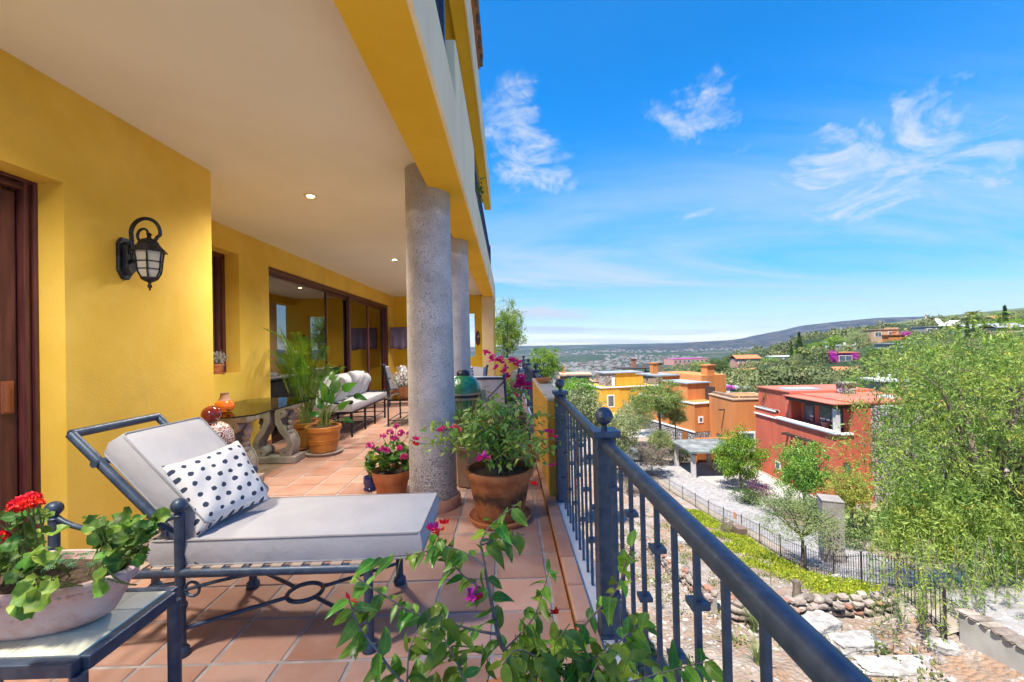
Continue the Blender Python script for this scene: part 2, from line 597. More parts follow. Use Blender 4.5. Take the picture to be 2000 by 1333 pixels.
# ---------------------------------------------------------------- terrace house (large structure)
XA, XB, YB, HC = -2.52, -3.45, 12.95, 2.93
Y0 = -1.6
house = thing('terrace_house', 'yellow stucco house whose covered tiled terrace fills the near side', 'house', (-3.0, 5.0, 0))
b = MB()
b.box(-3.75, XA, 2.44, 3.65, 0, HC)
b.box(-2.92, XA, 0.55, 2.44, 2.365, HC)
b.box(-2.92, XA, Y0, 0.55, 0, HC)
b.build('wall', YEL, house)['label'] = 'near yellow wall carrying the lantern'
b = MB()
b.box(XB - .27, XB, 3.65, 4.85, 0, HC)
b.box(XB - .27, XB, 4.85, 5.5, 0, 1.11)
b.box(XB - .27, XB, 4.85, 5.5, 2.63, HC)
b.box(XB - .27, XB, 5.5, 6.18, 0, HC)
b.box(XB - .27, XB, 6.18, 12.45, 2.617, HC)
b.box(XB - .27, XB, 12.45, YB, 0, HC)
b.build('wall', YEL, house)['label'] = 'set back yellow wall with the sliding glass doors'
b = MB()
b.box(XB - .27, -1.62, YB, YB + .25, 0, HC)
b.box(-1.62, -0.99, YB, YB + .25, 0, 1.05)
b.box(-1.62, -0.99, YB, YB + .25, 2.38, HC)
b.box(-0.99, -.36, YB, YB + .25, 0, HC)
b.build('wall', YEL2, house)['label'] = 'far yellow end wall'
MB().box(-3.75, -.64, Y0, YB, HC, 3.19).build('ceiling', CEIL, house)
MB().box(-.64, -.362, Y0, YB + .25, 2.72, 3.19).build('beam', YEL2, house)
MB().box(-.362, -.34, Y0, YB + .25, 2.722, 3.20).build('fascia', CREAM, house)
b = MB()
b.box(-.68, -.365, 11.5, 11.86, 0, 2.72)
b.build('pillar', mat('pale_ochre_stucco', (0.62, 0.44, 0.20), (0.68, 0.50, 0.26), 0.9, 3, bmp=0.2), house, bevel=.008)
MB().box(-.56, -.34, 3.15, 4.95, 3.20, 3.68).build('parapet', CREAM, house, bevel=.01)
b = MB()
b.box(-3.75, -1.9, Y0, YB, 3.2, 6.3)
b.build('upper_wall', YEL2, house)
MB().box(-.62, -.44, Y0, YB + .2, 5.6, 6.3).build('upper_beam', YEL2, house)
MB().box(-.44, -.415, Y0, YB + .2, 5.59, 6.32).build('upper_fascia', CREAM, house)
MB().box(-1.9, -.62, Y0, YB, 5.75, 6.3).build('upper_ceiling', YEL2, house)
MB().box(-3.75, -.43, Y0, YB + .2, 6.32, 6.45).build('roof', CREAM, house)
eave = MB().box(-.8, -.325, Y0, 7.7, 6.62, 6.70).build('eave', mat('weathered_tile', (0.26, 0.15, 0.09), (0.38, 0.24, 0.16), 0.9, 8, bmp=0.4), house)
MB().box(-.8, -.385, Y0, 7.72, 6.45, 6.62).build('eave_board', mat('eave_wood', (0.28, 0.10, 0.03), (0.40, 0.16, 0.05), 0.7, 8, stretch=(1, .3, 1)), house)
_rm = None
for i in range(20):
    o = MB().box(-.385, -.335, 0, .13, 6.47, 6.60)
    o = o.build('rafter_end', BARK, house) if _rm is None else put('rafter_end', _rm, house)
    _rm = o.data
    o.location.y = 7.55 - i * .46
# rooms behind the glass
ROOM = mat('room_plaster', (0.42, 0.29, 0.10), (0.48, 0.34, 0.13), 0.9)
b = MB()
b.add([(-8, 3.9, 0), (-3.73, 3.9, 0), (-3.73, 12.9, 0), (-8, 12.9, 0), (-8, 3.9, 2.8), (-3.73, 3.9, 2.8), (-3.73, 12.9, 2.8), (-8, 12.9, 2.8)],
      [(0, 1, 2, 3), (4, 7, 6, 5), (0, 3, 7, 4), (3, 2, 6, 7), (0, 4, 5, 1)])
b.add([(-6, -1.5, 0), (-2.93, -1.5, 0), (-2.93, 3.6, 0), (-6, 3.6, 0), (-6, -1.5, 2.7), (-2.93, -1.5, 2.7), (-2.93, 3.6, 2.7), (-6, 3.6, 2.7)],
      [(0, 1, 2, 3), (4, 7, 6, 5), (0, 3, 7, 4), (3, 2, 6, 7), (0, 4, 5, 1)])
b.build('room', ROOM, house)
# sliding glass doors
sf = MB()
XF = XB - .10
sf.box(XF - .06, XF + .05, 6.18, 12.45, 2.53, 2.617)
sf.box(XF - .06, XF + .05, 6.18, 6.25, 0.03, 2.53)
sf.box(XF - .06, XF + .05, 12.37, 12.45, 0.03, 2.53)
sf.box(XF - .06, XF + .05, 6.18, 12.45, 0.0, .03)
door = sf.build('sliding_door', WOOD, house, bevel=.006)
for k, (ya, yb, dx, st) in enumerate(((6.25, 8.36, 0, .05), (8.30, 9.62, -.05, .10), (9.5, 10.86, .0, .10), (10.74, 12.37, -.05, .10))):
    f = MB()
    X = XF + dx
    f.box(X - .02, X + .025, ya, ya + st, .03, 2.53)
    f.box(X - .02, X + .025, yb - st, yb, .03, 2.53)
    f.box(X - .02, X + .025, ya + st, yb - st, .03, .03 + st)
    f.box(X - .02, X + .025, ya + st, yb - st, 2.53 - st * .7, 2.53)
    f.build('sash', WOOD, door, bevel=.005)
    MB().box(X - .004, X + .004, ya + st, yb - st, .03 + st, 2.53 - st * .7).build('pane', GLASS, door)
for ya, yb, z in ((6.26, 8.34, 2.36), (8.46, 9.5, 2.40), (9.62, 10.7, 2.45)):
    bl = MB()
    for i in range(5):
        bl.box(XF - .135, XF - .10, ya, yb, z + i * .034, z + i * .034 + .031)
    bl.build('blind', WHITEP, door)
# narrow window
wf = MB()
for y0_, y1_, x in ((4.85, 4.9, 0), (5.44, 5.5, 0), (5.39, 5.44, -.02), (4.9, 4.95, -.02)):
    wf.box(XB - .26 + x, XB - .18 + x, y0_, y1_, 1.14, 2.60)
wf.box(XB - .26, XB - .18, 4.85, 5.5, 2.57, 2.63)
wf.box(XB - .26, XB - .18, 4.85, 5.5, 1.11, 1.15)
win = wf.build('window', WOOD, house, bevel=.004)
MB().box(XB - .235, XB - .228, 4.95, 5.39, 1.15, 2.57).build('pane', GLASS, win)
# wooden glazed door at the near end
df = MB()
for a, x0_, x1_ in ((2.42, -.15, -.145), (2.398, -.16, -.165), (2.376, -.155, -.15)):
    df.box(XA + x0_ - .05, XA + x1_, a, a + .0215, 0.0, 2.365)
    df.box(XA + x0_ - .05, XA + x1_, .55, a, 2.365 - (2.44 - a), 2.365 - (2.44 - a) + .0195)
wd = df.build('glazed_door', WOOD, house, bevel=.006)
lf = MB()
lf.box(XA - .24, XA - .185, 2.272, 2.366, 0.02, 2.29)
lf.box(XA - .24, XA - .185, .6, 2.272, 2.16, 2.29)
lf.box(XA - .24, XA - .19, .6, 2.272, .02, .25)
lf.build('sash', WOOD, wd, bevel=.01)
MB().box(XA - .218, XA - .21, .6, 2.272, .25, 2.16).build('pane', GLASS, wd)
h_ = MB().box(XA - .185, XA - .172, 2.282, 2.338, 1.07, 1.245)
h_.box(XA - .172, XA - .15, 2.282, 2.30, 1.08, 1.235)
h_.build('handle', mat('brass_brown', (0.30, 0.10, 0.05), (0.38, 0.14, 0.08), .4, metal=.5), wd, bevel=.004)
# skirting tiles, red brown
SK = mat('skirting_tile', (0.26, 0.09, 0.05), (0.34, 0.13, 0.08), .6, 5)
for q in ((XB, XB + .012, 3.65, 6.17), (XB, XB + .012, 12.46, YB), (XB + .012, -.99, YB - .012, YB), (XA, XA + .012, 2.44, 3.65)):
    MB().box(*q, 0, .09).build('skirting', SK, house)
# base of the house below the terrace
MB().box(-3.75, .47, Y0, 13.2, -9.0, -.32).build('basement_wall', YEL, house)
MB().box(.28, .58, Y0, 13.2, -.42, -.31).build('ledge', CREAM, house)

# columns
def column_mat():
    m, nt, bs, out = new_mat('pitted_grey_stone')
    v = coord(nt, 'pos')
    base = mixc(nt, ramp(nt, tnoise(nt, v, 5, 6), .3, .7), (0.46, 0.43, 0.44), (0.62, 0.59, 0.60))
    pit = tnoise(nt, v, 95, 4, 0.7)
    pit2 = tnoise(nt, v, 46, 5, 0.75)
    lowz = N(nt, 'ShaderNodeSeparateXYZ')
    L(nt, v, lowz.inputs[0])
    thr = ramp(nt, lowz.outputs[2], 0.0, 0.75, 0.09, 0.0)
    f = ramp(nt, mth(nt, 'ADD', pit, thr), .555, .66)
    f2 = ramp(nt, mth(nt, 'ADD', pit2, thr), .62, .70)
    col = mixc(nt, mth(nt, 'MULTIPLY', mth(nt, 'MAXIMUM', f, f2), .8), base, (0.10, 0.09, 0.095))
    # old water stain near the top
    st = mth(nt, 'ADD', lowz.outputs[2], mth(nt, 'MULTIPLY', tnoise(nt, v, 4.5, 4), .30))
    stain = ramp(nt, st, 2.66, 2.72)
    col = mixc(nt, mth(nt, 'MULTIPLY', stain, .55), col, (0.30, 0.25, 0.17))
    L(nt, col, bs.inputs['Base Color'])
    bs.inputs['Roughness'].default_value = .92
    bump(nt, bs, mth(nt, 'ADD', mth(nt, 'MULTIPLY', mth(nt, 'MAXIMUM', f, f2), -1.0), mth(nt, 'MULTIPLY', pit2, .6)), .7, .006)
    return m


COLM = column_mat()
RING = mat('worn_terracotta_ring', (0.36, 0.17, 0.12), (0.50, 0.27, 0.20), .8, 7, bmp=.3, bscale=60)
for yc, lab in ((3.725, 'near thick grey stone column beside the chaise foot'), (5.42, 'second grey stone column behind the first, above the green grill')):
    t = thing('stone_column', lab, 'column', (-.675, yc, 0), group='stone columns of the terrace')
    MB().lathe([(.204, .07), (.201, .8), (.198, 1.6), (.194, 2.3), (.192, 2.72), (.192, 2.928)], (-.675, yc, 0), 40).build('shaft', COLM, t, True)
    MB().lathe([(.235, 0.001), (.238, .03), (.236, .075), (.226, .088), (.19, .09)], (-.675, yc, 0), 40).build('base_ring', RING, t, True)

# ceiling downlights, lit
DLM = mat('cream_metal', (0.75, 0.68, 0.5), None, .4)
GLOW = emit('lamp_glow', (1.0, 0.78, 0.36), 9)
for i, y in enumerate((1.1, 4.27, 7.44, 10.6)):
    labs = ['recessed ceiling downlight nearest the near edge, above the side table', 'lit recessed ceiling downlight nearest the camera in the plain ceiling',
            'lit recessed ceiling downlight farther along, above the white bench', 'recessed ceiling downlight at the far end above the armchair']
    t = thing('ceiling_light', labs[i], 'downlight', (-1.95, y, HC), group='ceiling downlights')
    MB().lathe([(.06, -.012), (.064, -.008), (.064, -.001), (.04, -.001), (.038, -.009)], (-1.95, y, HC), 24, cap=False).build('trim_ring', DLM, t, True)
    MB().lathe([(.036, -.0085), (.036, -.003)], (-1.95, y, HC), 20).build('lamp', GLOW, t)
    ld = bpy.data.lights.new('downlight', 'SPOT')
    ld.energy = 100
    ld.color = (1, .90, .74)
    ld.spot_size = R(150)
    ld.spot_blend = 1.0
    ld.shadow_soft_size = .16
    lo = bpy.data.objects.new('downlight', ld)
    COL.objects.link(lo)
    lo.location = (-1.95, y, HC - .02)

# ---------------------------------------------------------------- terrace floor
TILE = None


def tile_mat():
    m, nt, bs, out = new_mat('saltillo_tile')
    v = coord(nt, 'pos')
    rnd = objrand(nt)
    c = mixc(nt, rnd, (0.385, 0.195, 0.14), (0.49, 0.295, 0.23))
    c = mixc(nt, mth(nt, 'MULTIPLY', ramp(nt, tnoise(nt, v, 3.5, 6), .4, .68), .55), c, (0.53, 0.345, 0.29))
    c = mixc(nt, mth(nt, 'MULTIPLY', ramp(nt, tnoise(nt, v, 9, 7, .7, .6), .52, .75), .5), c, (0.47, 0.19, 0.08))
    c = mixc(nt, mth(nt, 'MULTIPLY', ramp(nt, tnoise(nt, v, 38, 4, .7), .62, .74), .35), c, (0.22, 0.09, 0.06))
    h = N(nt, 'ShaderNodeHueSaturation')
    L(nt, c, h.inputs['Color'])
    L(nt, ramp(nt, mth(nt, 'FRACT', mth(nt, 'MULTIPLY', rnd, 9.7)), 0, 1, .85, 1.12), h.inputs['Value'])
    L(nt, h.outputs[0], bs.inputs['Base Color'])
    L(nt, ramp(nt, tnoise(nt, v, 6, 5), .3, .7, .5, .75), bs.inputs['Roughness'])
    bs.inputs['Specular IOR Level'].default_value = .25
    bump(nt, bs, mth(nt, 'ADD', tnoise(nt, v, 14, 5), mth(nt, 'MULTIPLY', tnoise(nt, v, 120, 3), .3)), .22, .006)
    return m


TILE = tile_mat()
floor = MB().box(-3.74, .30, Y0, YB, -.30, -.006).build('terrace_floor', GROUT)
tag(floor, kind='structure')


def tile_verts(x0, x1, y0, y1, z0=-.02, z1=0.0, e=.004):
    return ([(x0, y0, z0), (x1, y0, z0), (x1, y1, z0), (x0, y1, z0), (x0, y0, z1 - e), (x1, y0, z1 - e), (x1, y1, z1 - e), (x0, y1, z1 - e),
             (x0 + e, y0 + e, z1), (x1 - e, y0 + e, z1), (x1 - e, y1 - e, z1), (x0 + e, y1 - e, z1)],
            [(0, 1, 5, 4), (1, 2, 6, 5), (2, 3, 7, 6), (3, 0, 4, 7), (4, 5, 9, 8), (5, 6, 10, 9), (6, 7, 11, 10), (7, 4, 8, 11), (8, 9, 10, 11)])


PX_, PY_, G_ = .31, .307, .018
tiles = []
for i in range(-1, 12):
    xa = .21 - PX_ * (i + 1) + G_ / 2
    xb = min(.21 - PX_ * i - G_ / 2, .298)
    if xb - xa < .04:
        continue
    xa = max(xa, XB + .002)
    for j in range(-2, 37):
        ya = 1.899 + PY_ * (j - 3) + G_ / 2
        tiles.append((xa, xb, ya, min(ya + PY_ - G_, YB - .003)))
vis = [t for t in tiles if t[2] > 1.3]
vis.sort(key=lambda t: (t[2] + .5 * max(0, -t[0] - 2.4)))
own = set(vis[:298])
_tm = {}
rest = MB()
for t in tiles:
    w, d = round(t[1] - t[0], 3), round(t[3] - t[2], 3)
    if t not in own:
        rest.add(*tile_verts(*t))
        continue
    if (w, d) not in _tm:
        mb = MB()
        mb.add(*tile_verts(-w / 2, w / 2, -d / 2, d / 2))
        me = bpy.data.meshes.new('tile')
        me.from_pydata(mb.v, [], mb.f)
        me.materials.append(TILE)
        _tm[(w, d)] = me
    put('tile', _tm[(w, d)], floor, ((t[0] + t[1]) / 2, (t[2] + t[3]) / 2, random.uniform(-.0012, .0012)),
        (random.gauss(0, .002), random.gauss(0, .002), random.gauss(0, .006)))
rest.build('tile', TILE, floor, kind='stuff')

# ---------------------------------------------------------------- curb under the railing
curb = MB().box(.306, .385, Y0, 12.6, -.30, .052).build('curb', mat('curb_mortar', (0.42, 0.17, 0.05), (0.50, 0.21, 0.07), .7, 6, bmp=.3))
tag(curb, kind='structure')
_cm = None
y = Y0 + .1
while y < 12.5:
    mb = MB()
    mb.add(*tile_verts(-.0445, .0445, -.148, .148, -.02, 0.0, .006))
    if _cm is None:
        _cm = bpy.data.meshes.new('curb_tile')
        _cm.from_pydata(mb.v, [], mb.f)
        _cm.materials.append(TILE)
    put('curb_tile', _cm, curb, (.3435, y, .071), (0, 0, random.gauss(0, .006)))
    mb = MB()
    y += .305
MB().box(.39, .50, Y0, 12.6, -.30, .050).build('sill', mat('pale_sill', (0.55, 0.56, 0.60), (0.63, 0.64, 0.68), .6, 8), curb, bevel=.004)

# ---------------------------------------------------------------- iron railing
XR = .44


def bal_mesh(levels):
    mb = MB()
    mb.box(-.007, .007, -.007, .007, .05, .90)
    for z in levels:
        mb.box(-.021, .021, -.021, .021, z - .007, z + .007)
    me = bpy.data.meshes.new('baluster')
    me.from_pydata(mb.v, [], mb.f)
    me.materials.append(IRON)
    return me


BAL = [bal_mesh((.755, .30)), bal_mesh((.53,))]


def post_parts(root, y):
    p = MB().box(.395, .483, y, y + .088, .05, .952).build('post', IRON, root, bevel=.005)
    MB().box(.378, .500, y - .017, y + .105, .952, .982).build('cap', IRON, p, bevel=.004)
    c = (XR - .001, y + .044, 0)
    MB().lathe([(.014, .98), (.013, 1.005), (.016, 1.01)], c, 14).build('stem', IRON, p, True)
    o = MB().lathe([(.006, 1.0)] + [(.041 * math.sin(math.pi * i / 12), 1.043 - .041 * math.cos(math.pi * i / 12)) for i in range(1, 6)] +
                   [(.0415, 1.041), (.0425, 1.043), (.0415, 1.045)] + [(.041 * math.sin(math.pi * i / 12), 1.043 - .041 * math.cos(math.pi * i / 12)) for i in range(7, 12)] + [(.003, 1.0838)], c, 22)
    o.build('ball_finial', IRON, p, True)
    MB().box(.385, .493, y - .01, y + .098, .0505, .062).build('foot', IRON, p, bevel=.003)


def railing(label, ya, yb, posts, first=0):
    t = thing('iron_railing', label, 'railing', (XR, (ya + yb) / 2, .05), group='iron railings along the terrace edge')
    for y in posts:
        post_parts(t, y)
    MB().tube([(XR, ya, .915), (XR, yb, .918)], .029, 16).build('handrail', IRON, t, True)
    n = int((yb - ya - .06) / .135)
    for i in range(n):
        y = yb - .09 - i * .135
        if any(p - .02 < y < p + .11 for p in posts):
            continue
        put('baluster', BAL[(i + first) % 2], t, Vector((XR, y, 0)) - t.location)
    return t


railing('blue grey iron railing nearest the camera, running out at the bottom edge', -1.0, 1.91, [1.91])
railing('short blue grey iron railing between the near post and the yellow pier', 2.0, 3.64, [3.555], 1)
railing('farthest blue grey iron railing, beyond the yellow pier', 5.87, 12.5, [6.65, 9.1, 11.6])
t = thing('yellow_pier', 'low yellow wall pier with plaster top and clay dish, between railings', 'wall', (.46, 4.75, .0))
MB().box(.335, .505, 3.66, 5.86, -.3, .885).build('body', mat('aged_yellow_stucco', (0.48, 0.27, 0.035), (0.60, 0.34, 0.06), .85, 3, bmp=.3, dirt=(.25, .15, .03), dscale=2.5, damt=.5, stretch=(1, 1, .3)), t, bevel=.008)
MB().box(.33, .51, 3.655, 5.865, .886, .915).build('coping', mat('plaster_coping', (0.50, 0.42, 0.30), (0.60, 0.52, 0.40), .9, 4, bmp=.3), t, bevel=.008)
t = thing('yellow_end_wall', 'low yellow wall closing the far end of the terrace', 'wall', (0, 12.7, 0))
MB().box(-.36, .33, 12.65, 12.85, 0, .96).build('body', YEL, t)
MB().box(-.36, .34, 12.63, 12.87, .961, .985).build('coping', CREAM, t)
o = MB().lathe([(.03, .917), (.055, .92), (.085, .95), (.092, .975), (.088, .98), (.078, .968), (.05, .935), (.01, .93)], (.42, 5.05, 0), 20).build('clay_dish', TERRA, None, True)
tag(o, 'small round terracotta dish resting on top of the yellow pier', 'dish')
# balcony railings on the upper floor
for lab, ya, yb in (('dark iron balcony railing on the upper floor, near end', .2, 3.1), ('dark iron balcony railing on the upper floor, far end', 5.0, 11.8)):
    t = thing('balcony_railing', lab, 'railing', (-.45, (ya + yb) / 2, 3.2), group='upper balcony railings')
    MB().box(-.475, -.425, ya, yb, 4.06, 4.10).build('handrail', IRON, t)
    MB().box(-.462, -.438, ya, yb, 3.30, 3.325).build('bottom_rail', IRON, t)
    n = int((yb - ya) / .14)
    for i in range(n + 1):
        y = ya + .02 + i * .14
        MB().box(-.457, -.443, y - .007, y + .007, 3.2, 4.06).build('baluster', IRON, t)
    for y in (ya + .01, yb - .05):
        MB().box(-.49, -.41, y, y + .06, 3.2, 4.16).build('post', IRON, t)
# ---------------------------------------------------------------- furniture on the terrace


def dotted_mat():
    m, nt, bs, out = new_mat('dotted_fabric')
    v = N(nt, 'ShaderNodeTexCoord').outputs['UV']
    wob = N(nt, 'ShaderNodeTexNoise', ins={'Scale': 26.0, 'Detail': 2.0})
    L(nt, v, wob.inputs['Vector'])
    vor = tvor(nt, v, 7.0, 'F1', .16)
    d = mth(nt, 'ADD', vor.outputs['Distance'], mth(nt, 'MULTIPLY', wob.outputs['Fac'], .14))
    f = ramp(nt, d, .30, .315, 1, 0)
    col = mixc(nt, f, (0.74, 0.73, 0.74), (0.035, 0.05, 0.10))
    L(nt, col, bs.inputs['Base Color'])
    bs.inputs['Roughness'].default_value = .9
    bump(nt, bs, tnoise(nt, coord(nt, 'pos'), 260, 3), .2, .001)
    return m


DOT = dotted_mat()


def pillow_mesh(name, w, h, t, material, seed=0, pts=.10, n=26):
    """a soft square cushion in the local XZ plane, thickness along Y, pinched corners, with UVs"""
    rs = np.random.RandomState(seed)
    ph = rs.rand(8) * 6.28
    vs, fs, uv = [], [], []
    for s in (1, -1):
        base = len(vs)
        for i in range(n + 1):
            for j in range(n + 1):
                u, v = i / n * 2 - 1, j / n * 2 - 1
                k = (1 - u ** 4) * (1 - v ** 4)
                k = max(k, 0) ** .5
                pull = 1 - pts * ((1 - u * u) * v * v * v * v * .9)
                pull2 = 1 - pts * ((1 - v * v) * u * u * u * u * .9)
                wr = .06 * math.sin(5 * u + 3 * v + ph[0]) * math.sin(3 * v - 2 * u + ph[1]) + .04 * math.sin(9 * u - 7 * v + ph[2])
                vs.append((u * w / 2 * pull2, s * t / 2 * k * (1 + wr) + .012 * math.sin(2 * u + ph[3]), v * h / 2 * pull))
                uv.append((i / n, j / n))
        for i in range(n):
            for j in range(n):
                a = base + i * (n + 1) + j
                q = (a, a + n + 1, a + n + 2, a + 1)
                fs.append(q if s < 0 else q[::-1])
    me = bpy.data.meshes.new(name)
    me.from_pydata(vs, [], fs)
    me.materials.append(material)
    ul = me.uv_layers.new(name='UVMap')
    for p in me.polygons:
        for li, vi in zip(p.loop_indices, p.vertices):
            ul.data[li].uv = uv[vi]
    me.polygons.foreach_set('use_smooth', [True] * len(me.polygons))
    return me


def cushion_mesh(name, sx, sy, sz, material, puff=.02, r=.03, n=16, seed=0):
    """a box cushion with rounded edges, top slightly crowned; piping is separate"""
    rs = np.random.RandomState(seed)
    a, c = rs.rand(2) * 6
    mb = MB()
    xs = [-sx / 2 + sx * i / n for i in range(n + 1)]
    ys = [-sy / 2 + sy * i / n for i in range(n + 1)]
    for top in (1, 0):
        base = len(mb.v)
        for x in xs:
            for y in ys:
                u, v = 2 * x / sx, 2 * y / sy
                k = (1 - u ** 4) * (1 - v ** 4)
                z = sz / 2 + puff * k + .004 * math.sin(6 * u + a) * math.sin(5 * v + c) * k
                mb.v.append((x, y, z if top else -sz / 2 - puff * .2 * k))
        for i in range(n):
            for j in range(n):
                q = (base + i * (n + 1) + j, base + (i + 1) * (n + 1) + j, base + (i + 1) * (n + 1) + j + 1, base + i * (n + 1) + j + 1)
                mb.f.append(q if top else q[::-1])
    # sides
    idx = [(i, 0) for i in range(n)] + [(n, j) for j in range(n)] + [(i, n) for i in range(n, 0, -1)] + [(0, j) for j in range(n, 0, -1)]
    off = (n + 1) ** 2
    mid0 = len(mb.v)
    for i, j in idx:
        x, y = xs[i], ys[j]
        d = Vector((x / sx * 2, y / sy * 2, 0))
        ox = .012 * (1 if abs(x) > sx / 2 - 1e-6 else 0) * (1 if x > 0 else -1)
        oy = .012 * (1 if abs(y) > sy / 2 - 1e-6 else 0) * (1 if y > 0 else -1)
        mb.v.append((x + ox, y + oy, 0))
    m = len(idx)
    for q in range(m):
        p, s = idx[q], idx[(q + 1) % m]
        t0, t1 = p[0] * (n + 1) + p[1], s[0] * (n + 1) + s[1]
        m0, m1 = mid0 + q, mid0 + (q + 1) % m
        mb.f.append((t0, m0, m1, t1))
        mb.f.append((m0, t0 + off, t1 + off, m1))
    me = bpy.data.meshes.new(name)
    me.from_pydata(mb.v, [], mb.f)
    me.materials.append(material)
    me.polygons.foreach_set('use_smooth', [True] * len(me.polygons))
    me.set_sharp_from_angle(angle=R(50))
    return me


def piping_mb(sx, sy, z, r=.005):
    e = .0
    c = .02
    pts = []
    for (cx_, cy_, a0) in ((sx / 2 - c, sy / 2 - c, 0), (-sx / 2 + c, sy / 2 - c, 90), (-sx / 2 + c, -sy / 2 + c, 180), (sx / 2 - c, -sy / 2 + c, 270)):
        for k in range(4):
            a = R(a0 + 30 * k)
            pts.append((cx_ + (c + .001) * math.cos(a), cy_ + (c + .001) * math.sin(a), z))
    return MB().tube(pts, r, 6, closed=True)


# --- chaise
YF, YR_ = 1.955, 2.50
t = thing('chaise_longue', 'iron chaise longue with grey white cushions lying across the near terrace', 'chaise', (-1.3, 2.22, 0))
for x in (-2.08, -1.515, -.66):
    for y in (YF, YR_):
        top = .645 if x < -1 else .40
        r = .021
        lg = MB().tube([(x, y, .02), (x, y, top)], r, 12)
        lg.lathe([(.034, 0), (.036, .012), (.034, .03), (.022, .045)], (x, y, 0), 14)
        lg.lathe([(.027, .215), (.028, .225), (.027, .235)], (x, y, 0), 14) if x < -1 else None
        o = lg.build('leg', IRON, t, True)
        if x < -1:
            MB().lathe([(.020, .63), (.025, .638), (.016, .65)] + [(.034 * math.sin(math.pi * i / 9), .68 - .034 * math.cos(math.pi * i / 9)) for i in range(2, 9)] + [(.002, .714)], (x, y, 0), 16).build('ball_finial', IRON, o, True)
f = MB()
for y in (YF, YR_):
    f.tube([(-2.1, y, .375), (-.64, y, .375)], .022, 10)
for x in (-2.08, -.655):
    f.tube([(x, YF, .374), (x, YR_, .374)], .02, 10)
f.build('seat_frame', IRON, t, True)
sl = MB()
for i in range(15):
    x = -2.0 + i * .09
    sl.box(x, x + .05, YF - .012, YR_ + .012, .393, .401)
sl.build('slat', mat('straps', (.45, .36, .3), None, .8), t, kind='stuff')
for y in (YF, YR_):
    MB().tube(arc((-1.515, y, .635), (-1.8, y + .0, .56), (-1.93, y, .585), 8) + arc((-1.93, y, .585), (-2.02, y, .60), (-2.08, y, .65), 5)[1:], .012, 8).build('armrest', IRON, t, True)
s = MB()
zc_ = .118
cx_, cyy = -1.08, (YF + YR_) / 2
ring = [(cx_ + .085 * math.cos(a), cyy + .085 * math.sin(a), zc_) for a in [2 * math.pi * k / 20 for k in range(20)]]
s.tube(ring, .011, 8, closed=True)
for x, y in ((-1.515, YF), (-.66, YF), (-1.515, YR_), (-.66, YR_)):
    d = Vector((x - cx_, y - cyy, 0)).normalized() * .085
    s.tube([(cx_ + d.x, cyy + d.y, zc_), (x, y, zc_)], .010, 8)
s.build('stretcher', IRON, t, True)
for y in (YF, YR_):
    s = MB()
    s.tube(arc((-2.08, y, .16), (-1.8, y, .30), (-1.515, y, .33), 8), .009, 8)
    s.tube(arc((-1.515, y, .29), (-1.3, y, .35), (-1.1, y, .372), 8), .008, 8)
    rg = [(-1.51 + .05 + .032 * math.cos(a), y, .30 + .032 * math.sin(a)) for a in [2 * math.pi * k / 14 for k in range(14)]]
    s.tube(rg, .007, 6, closed=True)
    s.build('side_scroll', IRON, t, True)
# reclined back frame: from the seat at x=-1.50 up to x=-2.02
BT, BBt = Vector((-2.03, 0, 1.012)), Vector((-1.44, 0, .40))
bf = MB()
loop = [(BBt.x, YF + .03, BBt.z), (BT.x, YF + .03, BT.z), (BT.x, YR_ - .03, BT.z), (BBt.x, YR_ - .03, BBt.z)]
bf.tube([loop[0], loop[1]], .021, 10)
bf.tube([loop[1], loop[2]], .021, 10)
bf.tube([loop[2], loop[3]], .021, 10)
q = BT.lerp(BBt, .22)
bf.tube([(q.x, YF, q.z), (q.x, YR_, q.z)], .017, 10)
q = BT.lerp(BBt, .75)
bf.tube([(q.x, YF, q.z), (q.x, YR_, q.z)], .014, 10)
bf.build('back_frame', IRON, t, True)
CXa, CXb = -1.66, -.43
sc_ = put('seat_cushion', cushion_mesh('seat_cushion', CXb - CXa, .525, .115, WHITE, .020, seed=3), t, Vector(((CXa + CXb) / 2, 2.236, .459)) - t.location, (0, 0, R(.8)))
pm = piping_mb(CXb - CXa, .525, .0565)
me_off = pm.build('piping', PIPING, None, True)
me_off.parent = sc_
pm = piping_mb(CXb - CXa, .525, -.0565)
me_off = pm.build('piping', PIPING, None, True)
me_off.parent = sc_
ang = math.atan2(BT.z - BBt.z, -(BT.x - BBt.x))
bl_ = .80
dirb = (BT - BBt).normalized()
nrm = Vector((dirb.z, 0, -dirb.x))
if nrm.x < 0:
    nrm = -nrm
cpos = BBt + dirb * (.395) + nrm * .088 + Vector((0, 2.24, 0.0))
bc = put('back_cushion', cushion_mesh('back_cushion', .585, .47, .125, WHITE, .02, seed=5), t, cpos - t.location)
bc.rotation_euler = Matrix(((-dirb.x, 0, nrm.x), (0, -1, 0), (-dirb.z, 0, nrm.z))).to_euler() if False else (0, 0, 0)
rotm = Matrix((dirb, Vector((0, 1, 0)), dirb.cross(Vector((0, 1, 0))))).transposed()
if (rotm @ Vector((0, 0, 1))).x < 0:
    rotm = Matrix((-dirb, Vector((0, 1, 0)), (-dirb).cross(Vector((0, 1, 0))))).transposed()
bc.rotation_euler = (Matrix.Rotation(R(-3), 3, 'Z') @ rotm).to_euler()
for z in (.0635, -.0635):
    me_off = piping_mb(.585, .47, z).build('piping', PIPING, None, True)
    me_off.parent = bc
pl = put('scatter_pillow', pillow_mesh('scatter_pillow', .37, .37, .15, DOT, 2), None, (-1.475, 2.165, .71))
pl.rotation_euler = (Matrix.Rotation(R(66), 3, 'Z') @ Matrix.Rotation(R(-32), 3, 'X') @ Matrix.Rotation(R(-6), 3, 'Y')).to_euler()
